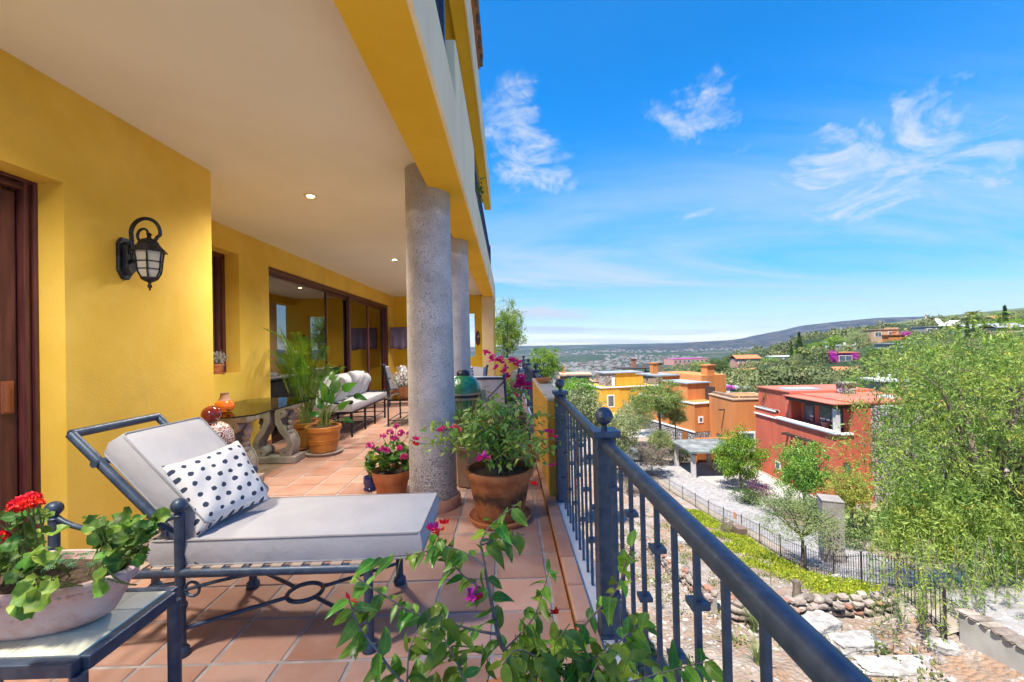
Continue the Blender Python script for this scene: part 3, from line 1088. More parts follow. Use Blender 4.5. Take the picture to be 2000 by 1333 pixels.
tag(pl, 'white scatter pillow with navy dots leaning on the chaise back', 'pillow')

# --- side table with green tile top
t = thing('side_table', 'low iron side table with pale green tiled top, under the planter', 'side table', (-1.62, 1.46, 0))
tx0, tx1, ty0, ty1, tz = -1.98, -1.30, 1.285, 1.645, .475
f = MB()
for y in (ty0, ty1):
    f.box(tx0, tx1, y - .022 if y == ty0 else y - .012, y + .012 if y == ty0 else y + .022, tz - .045, tz - .003)
for x in (tx0, tx1):
    f.box(x - .022 if x == tx0 else x - .012, x + .012 if x == tx0 else x + .022, ty0 + .0121, ty1 - .0121, tz - .0455, tz - .0035)
f.box(tx0 + .005, tx1 - .005, ty0 + .005, ty1 - .005, tz - .03, tz - .012)
f.build('frame', IRON, t, bevel=.004)
for x in (tx0, tx1):
    for y in (ty0, ty1):
        MB().tube([(x, y, 0), (x, y, tz - .045)], .022, 12).build('leg', IRON, t, True)
s = MB()
s.tube([(tx0, ty0, .12), (tx1, ty1, .12)], .008, 8)
s.tube([(tx0, ty1, .12), (tx1, ty0, .12)], .008, 8)
s.build('stretcher', IRON, t, True)
GT = mat('pale_green_glaze', (0.70, 0.71, 0.57), (0.77, 0.77, 0.65), .6, 12, rand=.1, bmp=.06, bscale=30)
nx, ny = 6, 3
for i in range(nx):
    for j in range(ny):
        w, d = (tx1 - tx0 - .028) / nx, (ty1 - ty0 - .028) / ny
        mb = MB()
        mb.add(*tile_verts(tx0 + .014 + i * w + .001, tx0 + .014 + (i + 1) * w - .001, ty0 + .014 + j * d + .001, ty0 + .014 + (j + 1) * d - .001, tz - .012, tz, .002))
        mb.build('tile', GT, t)
# --- white-washed trough on the table
TROUGH = mat('whitewashed_terracotta', (0.50, 0.35, 0.345), (0.62, 0.48, 0.475), .85, 6, bmp=.2, kind='obj', dirt=(0.45, 0.15, 0.08), dscale=7, damt=.7)
trg = thing('planter_trough', 'oval whitewashed terracotta trough of red geraniums on the side table', 'planter', (-1.64, 1.45, tz))
TQ = .82
prof = [(.20, 0.002), (.235, .03), (.265, .10), (.285, .165), (.292, .17), (.300, .178), (.300, .20), (.292, .208), (.278, .206), (.268, .18), (.255, .165)]
MB().lathe([(r, z * TQ) for r, z in prof], (-1.64, 1.47, tz), 48, 1.13, .52).build('pot', TROUGH, trg, True)
bd = MB()
for k in range(64):
    a = 2 * math.pi * k / 64
    bd.ball((-1.64 + .291 * 1.13 * math.cos(a), 1.47 + .291 * .52 * math.sin(a), tz + .168 * TQ), .0085, 6, 4)
bd.build('bead_band', TROUGH, trg, True)
MB().lathe([(.262, .13), (.26, .142), (.1, .155), (.01, .158)], (-1.64, 1.47, tz), 30, 1.13, .52).build('soil', SOIL, trg, True)

# --- wall lantern
LX, LY = XA, 2.81
IRONL = mat('aged_black_metal', (0.012, 0.014, 0.022), (0.045, 0.05, 0.07), .5, 18, bmp=.4, bscale=90, metal=.5, kind='pos')
t = thing('wall_lantern', 'black scrolled wall lantern with frosted panes on the yellow wall', 'lantern', (LX, LY, 1.95))
zb = 2.02
p = MB().extrude([(LY - .055, zb - .10), (LY - .02, zb - .155), (LY + .02, zb - .155), (LY + .055, zb - .10), (LY + .055, zb + .08), (LY + .03, zb + .12), (LY - .03, zb + .12), (LY - .055, zb + .08)], 'x', LX, LX + .025)
p.extrude([(LY - .035, zb - .09), (LY, zb - .13), (LY + .035, zb - .09), (LY + .035, zb + .06), (LY, zb + .10), (LY - .035, zb + .06)], 'x', LX + .025, LX + .06)
p.build('back_plate', IRONL, t, bevel=.006)
pts, n = [], 40
# scroll: rises from the plate, loops over and curls in above the lantern
ctr = Vector((LX + .150, LY, zb + .155))
path = [Vector((LX + .05, LY, zb - .02)), Vector((LX + .062, LY, zb + .06))]
for k in range(n + 1):
    a = R(180) - R(500) * k / n
    rr = .095 * (1 - k / n) ** .72 + .014
    if k < 16:
        rr = .095
    path.append(ctr + Vector((rr * math.cos(a), 0, rr * math.sin(a))) + Vector((0, 0, -.012 * k / n)))
MB().tube(path, [.012] * 2 + [.013 - .006 * k / n for k in range(n + 1)], 10).build('scroll', IRONL, t, True)
lc = Vector((LX + .172, LY, 0))
zt = zb + .055
MB().tube([(LX + .04, LY, zb - .03), (lc.x - .06, LY, zb - .03)], .013, 8).build('arm', IRONL, t, True)
h6 = MB()
h6.lathe([(.098, zt - .03), (.105, zt - .026), (.083, zt - .002), (.066, zt + .014), (.058, zt + .034), (.040, zt + .052), (.014, zt + .062), (.012, zt + .078), (.018, zt + .088), (.004, zt + .10)], lc, 6)
h6.build('hood', IRONL, t)
pr = [(.080, zt - .03), (.073, zt - .08), (.069, zt - .13), (.063, zt - .165), (.046, zt - .198), (.034, zt - .21)]
MB().lathe([(r * .93, z) for r, z in pr], lc, 6).build('pane', mat('frosted_glass', (.50, .47, .42), (.58, .55, .50), .35, 6, spec=.6), t)
cg = MB()
for k in range(6):
    a = 2 * math.pi * k / 6
    cg.tube([(lc.x + r * math.cos(a), lc.y + r * math.sin(a), z) for r, z in pr], .0055, 6)
for z, r in ((zt - .095, .0725), (zt - .145, .067)):
    cg.tube([(lc.x + r * math.cos(2 * math.pi * k / 6), lc.y + r * math.sin(2 * math.pi * k / 6), z) for k in range(6)], .0035, 6, closed=True)
cg.build('cage', IRONL, t)
MB().lathe([(.05, zt - .198), (.048, zt - .208), (.03, zt - .222), (.012, zt - .23), (.007, zt - .238), (.013, zt - .25), (.012, zt - .262), (.005, zt - .27), (.006, zt - .277), (.002, zt - .285)], lc, 12).build('finial', IRONL, t, True)

# --- console table with carved stone legs
STONE = mat('carved_stone', (0.25, 0.20, 0.18), (0.38, 0.31, 0.29), .9, 9, bmp=.5, bscale=70, bdist=.004, dirt=(.14, .11, .1), dscale=5, damt=.6)
t = thing('console_table', 'glass topped console table on carved scroll stone pedestals, by the wall', 'console table', (-2.94, 4.9, 0))


def s_curve(x0, sgn, y0):
    """S-shaped scroll leg in the XZ plane: curl at the top and a larger curl at the foot"""
    pts = []
    for k in range(12):
        a = R(-150) + R(290) * k / 11
        rr = .018 + .030 * k / 11
        pts.append((x0 - sgn * (.055) + sgn * rr * math.cos(a), .60 + rr * math.sin(a)))
    pts += [(x0 - sgn * .075, .665), (x0 - sgn * .10, .60), (x0 - sgn * .095, .50), (x0 - sgn * .05, .40), (x0 + sgn * .015, .31), (x0 + sgn * .045, .235), (x0 + sgn * .035, .155)]
    for k in range(14):
        a = R(-20) - R(420) * k / 13
        rr = .055 - .040 * k / 13
        pts.append((x0 - sgn * .018 + sgn * rr * math.cos(a), .135 + rr * math.sin(a)))
    return [(p[0], y0, p[1]) for p in pts]


def ribbon(pts, w, th):
    """a band of thickness th following pts, width w along Y"""
    mb = MB()
    P = [Vector(p) for p in pts]
    n = len(P)
    vs = []
    for i, p in enumerate(P):
        tg = (P[min(i + 1, n - 1)] - P[max(i - 1, 0)]).normalized()
        nn = Vector((-tg.z, 0, tg.x)) * th / 2
        for q, yy in ((p + nn, 0), (p - nn, 0), (p - nn, w), (p + nn, w)):
            vs.append((q.x, q.y + yy, q.z))
    fs = []
    for i in range(n - 1):
        for j in range(4):
            fs.append((4 * i + j, 4 * i + (j + 1) % 4, 4 * i + 4 + (j + 1) % 4, 4 * i + 4 + j))
    fs += [(0, 3, 2, 1), (4 * n - 4, 4 * n - 3, 4 * n - 2, 4 * n - 1)]
    mb.add(vs, fs)
    return mb


for y0_ in (4.27, 5.17):
    pd = MB().box(-3.17, -2.60, y0_, y0_ + .26, 0, .085).build('pedestal', STONE, t, bevel=.012)
    MB().box(-3.14, -2.63, y0_ + .02, y0_ + .24, .655, .735).build('capital', STONE, pd, bevel=.012)
    for x0, sg in ((-3.05, -1), (-2.72, 1)):
        pp = s_curve(x0, sg, y0_ + .02)
        ribbon(pp, .21, .05).build('scroll', STONE, pd, True)
        for e in (.018, .20):
            ribbon([(p[0], p[1] + e - .02 + .0, p[2]) for p in pp[12:22]], .02, .068).build('scroll_rib', STONE, pd, True)
    for sg, x0 in ((1, -2.72), (-1, -3.05)):
        lv = MB()
        for k in range(6):
            z = .56 - k * .065
            xo = x0 + sg * (.02 - .11 * math.sin(math.pi * (k + .5) / 6) * .35 + .05)
            lv.lathe([(.002, -.05), (.028, -.02), (.032, .01), (.012, .045), (.001, .055)], (xo - sg * .03, y0_ + .125, z), 8, .8, 2.2)
        lv.build('acanthus', STONE, pd, True)
gx0, gx1, gy0, gy1, cc = -3.38, -2.50, 4.07, 5.66, .14
MB().extrude([(gx0 + cc, gy0), (gx1 - cc, gy0), (gx1, gy0 + cc), (gx1, gy1 - cc), (gx1 - cc, gy1), (gx0 + cc, gy1), (gx0, gy1 - cc), (gx0, gy0 + cc)], 'z', .737, .752).build('glass_top', TGLASS, t, bevel=.004)
# --- orange jar on it
t = thing('orange_jar', 'round orange jar with unglazed neck and spout on the glass table', 'jar', (-2.93, 4.40, .753))
c = (-2.93, 4.40, .753)
MB().lathe([(.045, .001), (.07, .012), (.088, .05), (.09, .075), (.08, .105), (.062, .12)], c, 24).build('body', mat('orange_glaze', (.72, .13, .008), (.78, .17, .015), .18, 6, coat=.5), t, True)
MB().lathe([(.06, .119), (.045, .14), (.037, .17), (.036, .19), (.042, .198), (.036, .199), (.03, .18), (.03, .15)], c, 20).build('neck', mat('bisque', (.36, .19, .14), (.44, .25, .19), .8, 9), t, True)
o = MB().lathe([(.018, -.004), (.018, .004)], (0, 0, 0), 14).build('spout_hole', mat('black_hole', (.01, .008, .008), None, .9), t)
o.location = (.066, -.058, .07)
o.rotation_euler = (R(90), 0, R(48))
MB().tube([(c[0] + .06, c[1] - .052, c[2] + .03), (c[0] + .098, c[1] - .07, c[2] + .026)], .006, 6).build('spigot', BLACKI, t, True)

# --- stacked ceramic ornament
def talavera():
    m, nt, bs, out = new_mat('painted_ceramic')
    v = coord(nt, 'obj')
    vor = tvor(nt, v, 9.5, 'F1', .55)
    w = mth(nt, 'SINE', mth(nt, 'MULTIPLY', vor.outputs['Distance'], 46.0))
    e = tvor(nt, v, 9.5, 'DISTANCE_TO_EDGE', .55)
    f = mth(nt, 'MAXIMUM', mth(nt, 'MULTIPLY', ramp(nt, w, .15, .35), ramp(nt, e.outputs[0], .02, .05)), ramp(nt, e.outputs[0], .035, .02))
    sw = ramp(nt, tnoise(nt, v, 13, 2, .4, 2.2), .54, .57)
    f = mth(nt, 'MAXIMUM', mth(nt, 'MULTIPLY', f, .95), mth(nt, 'MULTIPLY', sw, .8))
    c = mixc(nt, f, (0.20, 0.018, 0.012), (0.66, 0.60, 0.56))
    L(nt, c, bs.inputs['Base Color'])
    bs.inputs['Roughness'].default_value = .2
    bs.inputs['Coat Weight'].default_value = .4
    return m


TAL = talavera()
REDG = mat('oxblood_glaze', (.17, .010, .010), (.24, .02, .015), .12, 5, coat=.6)
c = (-2.30, 3.30, 0)
t = thing('ceramic_ornament', 'stacked red and white painted ceramic ornament topped by a red ball', 'ornament', c)
MB().lathe([(.17, .001), (.19, .02), (.215, .10), (.21, .20), (.18, .30), (.12, .37), (.10, .42), (.12, .46)], c, 32).build('skirt', TAL, t, True)
MB().lathe([(.12, .455), (.19, .50), (.235, .525), (.24, .54), (.22, .55), (.13, .56)], c, 32).build('saucer', mat('rust_glaze', (.33, .05, .015), (.40, .08, .025), .2, 6), t, True)
MB().lathe([(.09, .558), (.125, .60), (.147, .66), (.152, .70), (.14, .76), (.11, .805), (.07, .83), (.04, .835)], c, 32).build('jar', TAL, t, True)
MB().lathe([(.02, .834)] + [(.069 * math.sin(math.pi * i / 10), .897 - .064 * math.cos(math.pi * i / 10)) for i in range(2, 10)] + [(.003, .962)], c, 24).build('ball', REDG, t, True)


# --- bench with white cushions
def iron_bench():
    t = thing('garden_bench', 'long black iron bench with white seat cushion by the sliding doors', 'bench', (-2.85, 7.55, 0))
    x1, x0 = -2.45, -3.12
    ys = (6.63, 7.25, 7.77, 8.40)
    for y in ys:
        a = MB().tube([(x1, y, 0), (x1, y, .40 if y not in (ys[0], ys[-1]) else .52)], .018, 10)
        a.build('leg', BLACKI, t, True)
        MB().tube([(x0, y, 0), (x0, y, .40)], .018, 10).build('leg', BLACKI, t, True)
    f = MB()
    for x in (x0, x1):
        f.tube([(x, ys[0], .38), (x, ys[-1], .38)], .018, 8)
        f.tube([(x, ys[0], .13), (x, ys[-1], .13)], .008, 8)
    for y in ys:
        f.tube([(x0, y, .38), (x1, y, .38)], .014, 8)
        f.tube([(x0, y, .13), (x1, y, .13)], .008, 8)
        f.tube([(x0, y, .24), (x1, y, .30)], .008, 8)
    f.build('frame', BLACKI, t, True)
    for y in (ys[0], ys[-1]):
        MB().tube(arc((x1, y, .52), (x0 + .1, y, .50), (x0 - .05, y, .86), 12), .016, 8).build('armrest', BLACKI, t, True)
        MB().ball((x1, y, .545), .03, 12, 8).build('ball_finial', BLACKI, t, True)
    MB().tube([(x0 - .05, ys[0], .86), (x0 - .07, ys[-1], .86)], .016, 8).build('back_rail', BLACKI, t, True)
    put('seat_cushion', cushion_mesh('seat_cushion', .72, 1.86, .11, WHITE, .012, seed=8), t, Vector((-2.79, 7.52, .455)) - t.location)
    o = put('back_cushion', cushion_mesh('back_cushion', .12, 1.72, .42, WHITE, .012, seed=9), t, Vector((-3.03, 7.5, .70)) - t.location, (0, R(-14), 0))
    return t


iron_bench()
for k, (y, r, lab, rz) in enumerate(((7.15, .46, 'rumpled white pillow at the near end of the bench', 12), (7.72, .5, 'rumpled white pillow in the middle of the bench', -6), (8.15, .44, 'rumpled white pillow at the far end of the bench', 5))):
    o = put('scatter_pillow', pillow_mesh('scatter_pillow', .56, r, .26, WHITE, 20 + k, .06), None, (-2.83, y, .51 + r / 2 - .02))
    o.rotation_euler = (Matrix.Rotation(R(90 + rz), 3, 'Z') @ Matrix.Rotation(R(24), 3, 'X') @ Matrix.Rotation(R(random.uniform(-8, 8)), 3, 'Y')).to_euler()
    tag(o, lab, 'pillow', 'white pillows on the bench')
# --- coffee table
t = thing('coffee_table', 'low black iron coffee table with glass top in front of the bench', 'coffee table', (-1.72, 7.9, 0))
for x in (-2.12, -1.3):
    for y in (7.47, 8.3):
        MB().tube([(x, y, 0), (x, y, .45)], .015, 8).build('leg', BLACKI, t, True)
f = MB()
for y in (7.47, 8.3):
    f.tube([(-2.12, y, .45), (-1.3, y, .45)], .013, 8)
    f.tube([(-2.12, y, .10), (-1.3, y, .10)], .008, 8)
for x in (-2.12, -1.3, -1.9):
    f.tube([(x, 7.47, .45), (x, 8.3, .45)], .013, 8)
    f.tube([(x, 7.47, .10), (x, 8.3, .10)], .008, 8)
f.build('frame', BLACKI, t, True)
MB().box(-2.18, -1.24, 7.41, 8.36, .463, .475).build('glass_top', TGLASS, t)


# --- iron armchairs
def armchair(label, loc, rz, cushion, group='iron armchairs on the terrace'):
    """faces local +Y, back at -Y"""
    t = thing('iron_armchair', label, 'armchair', (0, 0, 0), 0, group)
    w, d = .27, .27
    for x in (-w, w):
        MB().tube([(x, d, 0), (x, d, .60)], .018, 10).build('leg', IRON, t, True)
        MB().tube([(x, -d, 0), (x, -d, .42), (x * 1.0, -d - .10, .93)], .018, 10).build('leg', IRON, t, True)
        MB().ball((x, -d - .105, .955), .03, 12, 8).build('ball_finial', IRON, t, True)
        MB().tube(arc((x, -d - .05, .66), (x, 0, .66), (x, d, .61), 8), .014, 8).build('armrest', IRON, t, True)
    f = MB()
    for y in (-d, d):
        f.tube([(-w, y, .40), (w, y, .40)], .016, 8)
    for x in (-w, w):
        f.tube([(x, -d, .40), (x, d, .40)], .016, 8)
    f.tube([(-w, -d - .10, .915), (w, -d - .10, .915)], .018, 8)
    yb_ = lambda z: -d - .10 * (z - .42) / .51
    f.tube([(-w, yb_(.88) - .012, .88), (0, yb_(.6) - .012, .62), (w, yb_(.88) - .012, .88)], .009, 8)
    f.tube([(-w, yb_(.45) - .012, .45), (0, yb_(.6) - .012, .62), (w, yb_(.45) - .012, .45)], .009, 8)
    f.build('frame', IRON, t, True)
    put('seat_cushion', cushion_mesh('seat_cushion', .52, .52, .10, WHITE, .012, seed=4), t, (0, 0, .465))
    put('back_cushion', cushion_mesh('back_cushion', .50, .10, .46, cushion, .01, seed=6), t, (0, -d + .0, .70), (R(11), 0, 0))
    t.location = loc
    t.rotation_euler = (0, 0, rz)
    return t


armchair('blue framed iron chair with white back and crossed braces, behind the grasses', (-.24, 6.35, 0), R(-12), WHITEP)
armchair('iron armchair at the far wall holding a dotted pillow', (-2.62, 10.3, 0), R(-70), WHITE)
armchair('iron chair with dotted white back cushion under the far window', (-.85, 8.6, 0), R(150), WHITE)
armchair('white cushioned iron chair turned sideways beside the pink bougainvillea', (-.10, 7.7, 0), R(75), WHITE)
for loc, rz, lab in (((-2.50, 10.25, .74), -70, 'small white dotted pillow on the far iron armchair'), ((-.86, 8.42, .78), 150, 'white dotted pillow on the chair under the far window')):
    o = put('scatter_pillow', pillow_mesh('scatter_pillow', .44, .44, .14, DOT, 31), None, loc)
    o.rotation_euler = (Matrix.Rotation(R(rz), 3, 'Z') @ Matrix.Rotation(R(-14 if rz > 0 else 16), 3, 'X')).to_euler()
    tag(o, lab, 'pillow')
# --- kamado grill
GG = None
m, nt, bs, out = new_mat('dimpled_green_ceramic')
v = coord(nt, 'obj')
vor = tvor(nt, v, 62, 'F1', .25)
L(nt, mixc(nt, ramp(nt, tnoise(nt, v, 9, 3), .4, .6), (0.010, 0.12, 0.045), (0.02, 0.19, 0.075)), bs.inputs['Base Color'])
bs.inputs['Roughness'].default_value = .22
bs.inputs['Coat Weight'].default_value = .6
bump(nt, bs, vor.outputs['Distance'], .7, .006)
GG = m
c = (-.50, 4.72, 0)
t = thing('ceramic_grill', 'green dimpled ceramic egg shaped grill at the foot of the second column', 'grill', c)
MB().lathe([(.10, .40), (.15, .47), (.185, .60), (.195, .74), (.195, .80)], c, 36).build('base', GG, t, True)
MB().lathe([(.195, .865), (.193, .90), (.178, .96), (.148, 1.01), (.105, 1.045), (.07, 1.055)], c, 36).build('dome', GG, t, True)
STEEL = mat('grey_steel', (.30, .31, .31), (.42, .43, .42), .35, 20, metal=.8)
MB().lathe([(.198, .795), (.206, .797), (.206, .818), (.198, .82)], c, 36).build('band', STEEL, t, True)
MB().lathe([(.198, .848), (.206, .85), (.206, .868), (.198, .87)], c, 36).build('band', STEEL, t, True)
MB().lathe([(.199, .819), (.201, .834), (.199, .849)], c, 36).build('gasket', BLACKI, t, True)
MB().lathe([(.072, 1.05), (.074, 1.075), (.066, 1.098), (.05, 1.105), (.045, 1.112), (.01, 1.114)], c, 20).build('vent_cap', BLACKI, t, True)
hg = MB().box(c[0] + .19, c[0] + .27, c[1] - .04, c[1] + .05, .76, .80).box(c[0] + .20, c[0] + .25, c[1] - .03, c[1] + .03, .80, .89).tube([(c[0] + .21, c[1] - .05, .78), (c[0] + .21, c[1] + .06, .78)], .016, 8)
hg.build('hinge', STEEL, t)
st = MB()
for k in range(4):
    a = R(45 + 90 * k)
    st.tube([(c[0] + .2 * math.cos(a), c[1] + .2 * math.sin(a), 0), (c[0] + .15 * math.cos(a), c[1] + .15 * math.sin(a), .45)], .014, 8)
st.tube([(c[0] + .16 * math.cos(R(20 * k)), c[1] + .16 * math.sin(R(20 * k)), .42) for k in range(18)], .012, 8, closed=True)
st.build('stand', BLACKI, t, True)
# --- cloth over a panel on the far wall, mask
t = thing('wall_cloth', 'purple grey cloth draped over a panel on the far wall', 'cloth', (-3.1, 12.3, 1.65))
CL = mat('purple_cloth', (.10, .075, .135), (.15, .115, .19), .9, 3)
vs, fs = [], []
nn, mm = 40, 6
for i in range(nn + 1):
    for j in range(mm + 1):
        x = -3.40 + .95 * i / nn
        dz = j / mm
        vs.append((x, 12.30 + .022 * dz * math.sin(i * .8 + .5 * math.sin(i * .33)) - .02 * dz, 1.97 - .63 * dz + .02 * dz * math.sin(i * .35)))
for i in range(nn):
    for j in range(mm):
        a = i * (mm + 1) + j
        fs.append((a, a + 1, a + mm + 2, a + mm + 1))
o = MB().add(vs, fs).build('drape', CL, t, True)
so = o.modifiers.new('thick', 'SOLIDIFY')
so.thickness = .008
MB().box(-3.39, -2.46, 12.33, 12.40, 1.36, 1.965).build('panel', BLACKI, t)
MB().tube([(-2.93, 12.4, 1.7), (-2.93, 12.95, 1.7)], .03, 8).build('bracket', BLACKI, t)
t = thing('wall_mask', 'dark carved wooden mask hung on the far end wall', 'mask', (-.90, 12.94, 1.62))
MB().lathe([(.02, 1.40), (.06, 1.46), (.075, 1.58), (.065, 1.72), (.03, 1.82), (.005, 1.84)], (-.90, 12.94, 0), 14, 1, .6).build('face', mat('dark_mask', (.05, .03, .025), (.11, .07, .05), .6, 20), t, True)
MB().lathe([(.03, -.03), (.035, 0), (.02, .04)], (-.875, 12.90, 1.66), 10).build('cheek', mat('pale_mask', (.4, .36, .34), None, .7), t, True)
# ---------------------------------------------------------------- land
CTRL = [(3, 2, -5.2), (-5, 5, -5.4), (3, 8.4, -5.4), (6, 9, -5.9), (9.4, 9, -5.9), (6, 5, -5.6), (9, 3, -5.6), (3, 12, -6.6), (14, 6, -4.9), (13, 11, -5.4), (11, 9, -5.0), (20, 8, -5.0), (16, 13, -6.4), (24, 14, -6.5),
        (8, 13, -6.5), (14, 18.5, -9.3), (4, 20, -9.0), (9, 20, -9.2), (20, 20, -9.6), (30, 20, -9.6), (9, 28, -11.2), (18, 28, -11.4), (30, 28, -11.5), (15.6, 37, -12.8), (5, 37, -12.6), (25, 37, -13.0), (36, 37, -12.6), (22, 44, -13.2), (30, 45, -13.2),
        (15, 50, -13.3), (24, 55, -13.3), (5, 55, -14), (-20, 50, -15), (20, 75, -13.5), (-10, 80, -18), (35, 70, -13), (45, 45, -11.5), (50, 25, -8.5), (40, 12, -6), (60, 60, -11),
        (18, 110, -14), (0, 130, -25), (35, 105, -12), (60, 100, -9.5), (-40, 150, -36), (30, 160, -24), (0, 250, -55), (60, 180, -22), (100, 300, -40), (50, 400, -70), (150, 420, -52), (-200, 400, -85)]
# houses standing on the slope: px, py of the base, forward distance
SLOPE = [(1729, 664, 190), (1840, 652, 230), (1668, 688, 210), (1652, 712, 150), (1660, 736, 118), (1615, 741, 112), (1745, 772, 66), (1462, 714, 210), (1470, 732, 165), (1537, 703, 260), (1760, 680, 160),
         (1885, 658, 190), (1950, 655, 170), (1425, 768, 84), (1290, 745, 118), (1178, 752, 105), (1980, 640, 240), (1600, 655, 330), (1500, 690, 330), (1420, 700, 420), (1350, 712, 700), (1850, 700, 120), (1950, 700, 110),
         (1700, 720, 125), (1800, 740, 85), (1900, 760, 60), (1560, 740, 110), (1500, 750, 105)]
for px, py, Y in SLOPE:
    p = at(px, py, Y)
    CTRL.append((p.x, p.y, p.z))
for a in (-1.2, -.6, -.2, 0, .15, .3, .45):
    for r, z in ((1100, -105), (2200, -118), (5000, -88), (9000, -25)):
        CTRL.append((a * r, r, z))
for a, z1, z2, z3 in ((.75, -12, -30, -70), (1.0, 8, 5, -30), (1.5, 35, 40, 20)):
    CTRL.append((a * 600, 600, z1))
    CTRL.append((a * 1100, 1100, z2))
    CTRL.append((a * 3000, 3000, z3))
CT = np.array(CTRL)


def uv_(x, y):
    y = np.maximum(y, -6)
    return np.stack([np.asarray(x) / (y + 26.0) * 1.3, np.log(y + 16.0) * 1.15], -1)


CUV = uv_(CT[:, 0], CT[:, 1])


_n = len(CT)
_ph = np.sqrt(((CUV[:, None, :] - CUV[None]) ** 2).sum(-1) + .004)
_Q = np.concatenate([np.ones((_n, 1)), CUV], 1)
_A = np.block([[_ph - .02 * np.eye(_n), _Q], [_Q.T, np.zeros((3, 3))]])
RW = np.linalg.solve(_A, np.concatenate([CT[:, 2], np.zeros(3)]))


def H(x, y):
    x, y = np.broadcast_arrays(np.asarray(x, float), np.asarray(y, float))
    q = uv_(x, y)
    ph = np.sqrt(((q[..., None, :] - CUV) ** 2).sum(-1) + .004)
    return ph @ RW[:-3] + RW[-3] + q @ RW[-2:]


def h1(x, y):
    return float(H(x, y))


def fence_x(y):
    return np.interp(y, [2, 9, 13, 18.5, 27, 37, 44, 53, 70], [9.2, 9.6, 11.6, 13.7, 15.1, 15.6, 15.0, 14.2, 13.0])


def grid_mesh(name, xs, ys, zf, material, smooth=True):
    X, Y = np.meshgrid(xs, ys)
    Z = zf(X, Y)
    V = np.stack([X, Y, Z], -1).reshape(-1, 3)
    ny, nx = X.shape
    i = np.arange((ny - 1) * (nx - 1))
    r, c = i // (nx - 1), i % (nx - 1)
    a = r * nx + c
    return np_mesh(name, V, np.stack([a, a + 1, a + nx + 1, a + nx], 1), material, smooth)


def fbm(X, Y, s, seed=0, o=4):
    out = np.zeros_like(X)
    f = X.ravel(), Y.ravel()
    r = np.array([noise.fractal((a * s + seed, b * s - seed, seed), 1.0, 2.0, o) for a, b in zip(*f)])
    return r.reshape(X.shape)


# near slope
m, nt, bs, out = new_mat('rocky_dirt')
v = coord(nt, 'pos')
c = mixc(nt, ramp(nt, tnoise(nt, v, .55, 7, .65), .38, .62), (0.225, 0.16, 0.115), (0.335, 0.275, 0.23))
c = mixc(nt, mth(nt, 'MULTIPLY', ramp(nt, tnoise(nt, v, .8, 6, .7, .4), .48, .62), .8), c, (0.30, 0.17, 0.095))
vo = tvor(nt, v, 9.0)
vo2 = tvor(nt, v, 3.2)
peb = mixc(nt, ramp(nt, tnoise(nt, vo.outputs['Position'], 3, 1), .35, .65), (0.16, 0.13, 0.11), (0.42, 0.39, 0.36))
c = mixc(nt, mth(nt, 'MULTIPLY', ramp(nt, vo.outputs['Distance'], .5, .3), ramp(nt, tnoise(nt, v, 1.3, 5), .42, .55)), c, peb)
c = mixc(nt, mth(nt, 'MULTIPLY', ramp(nt, tnoise(nt, v, 1.1, 8, .75, .3), .60, .70), .75), c, (0.13, 0.16, 0.045))
c = mixc(nt, mth(nt, 'MULTIPLY', ramp(nt, tnoise(nt, v, 26, 3), .6, .72), .5), c, (0.14, 0.11, 0.09))
L(nt, c, bs.inputs['Base Color'])
bs.inputs['Roughness'].default_value = .95
bump(nt, bs, mth(nt, 'ADD', mth(nt, 'MULTIPLY', vo.outputs['Distance'], -1), tnoise(nt, v, 7, 8, .7)), .9, .08)
DIRT = m


def near_z(X, Y):
    Z = H(X, Y)
    fx = fence_x(Y)
    k = np.clip((fx - X - .3) / 1.5, 0, 1)
    return Z + k * (.22 * fbm(X, Y, .45, 3) + .08 * fbm(X, Y, 1.7, 5, 3)) - .0


xs = np.concatenate([np.arange(-3, 16.5, .22), np.arange(16.5, 46, .8)])
ys = np.concatenate([np.arange(-6, 26, .25), np.arange(26, 70.1, .7)])
g = put('ground', grid_mesh('ground', xs, ys, near_z, DIRT))
tag(g, kind='structure')
# middle slope and plain in polar sectors round the terrace
m, nt, bs, out = new_mat('scrub_and_plain')
v = coord(nt, 'pos')
sepp = N(nt, 'ShaderNodeSeparateXYZ')
L(nt, v, sepp.inputs[0])
big = tnoise(nt, v, .0022, 8, .62)
mid_ = tnoise(nt, v, .011, 8, .7)
c = mixc(nt, ramp(nt, mid_, .42, .60), (0.022, 0.040, 0.020), (0.055, 0.075, 0.035))
c = mixc(nt, mth(nt, 'MULTIPLY', ramp(nt, big, .50, .60), .8), c, (0.12, 0.10, 0.085))
c = mixc(nt, mth(nt, 'MULTIPLY', ramp(nt, tnoise(nt, v, .0062, 6, .7, .5), .58, .66), .7), c, (0.19, 0.125, 0.11))
cv_ = tvor(nt, v, .028)
c = mixc(nt, mth(nt, 'MULTIPLY', ramp(nt, cv_.outputs['Distance'], .42, .2), ramp(nt, tnoise(nt, cv_.outputs['Position'], .9, 1), .35, .5)), c, (0.030, 0.055, 0.022))
L(nt, c, bs.inputs['Base Color'])
bs.inputs['Roughness'].default_value = 1
bs.inputs['Specular IOR Level'].default_value = .1
SCRUB = m
th = np.concatenate([np.radians(np.arange(-90, -8, 2.5)), np.radians(np.arange(-8, 58, .45)), np.radians(np.arange(58, 91, 2.5))])
rr = np.concatenate([np.geomspace(45, 420, 70), np.geomspace(440, 9000, 80)])
TH, RR = np.meshgrid(th, rr)
X, Y = RR * np.sin(TH), RR * np.cos(TH)
inside = (X > -2.9) & (X < 45) & (Y < 69)
Z = H(X, Y) + np.where(RR > 90, fbm(X, Y, .012, 9) * np.minimum(RR / 150, 4.0), 0) - np.where(inside, 1.2, 0.0)
V = np.stack([X, Y, Z], -1).reshape(-1, 3)
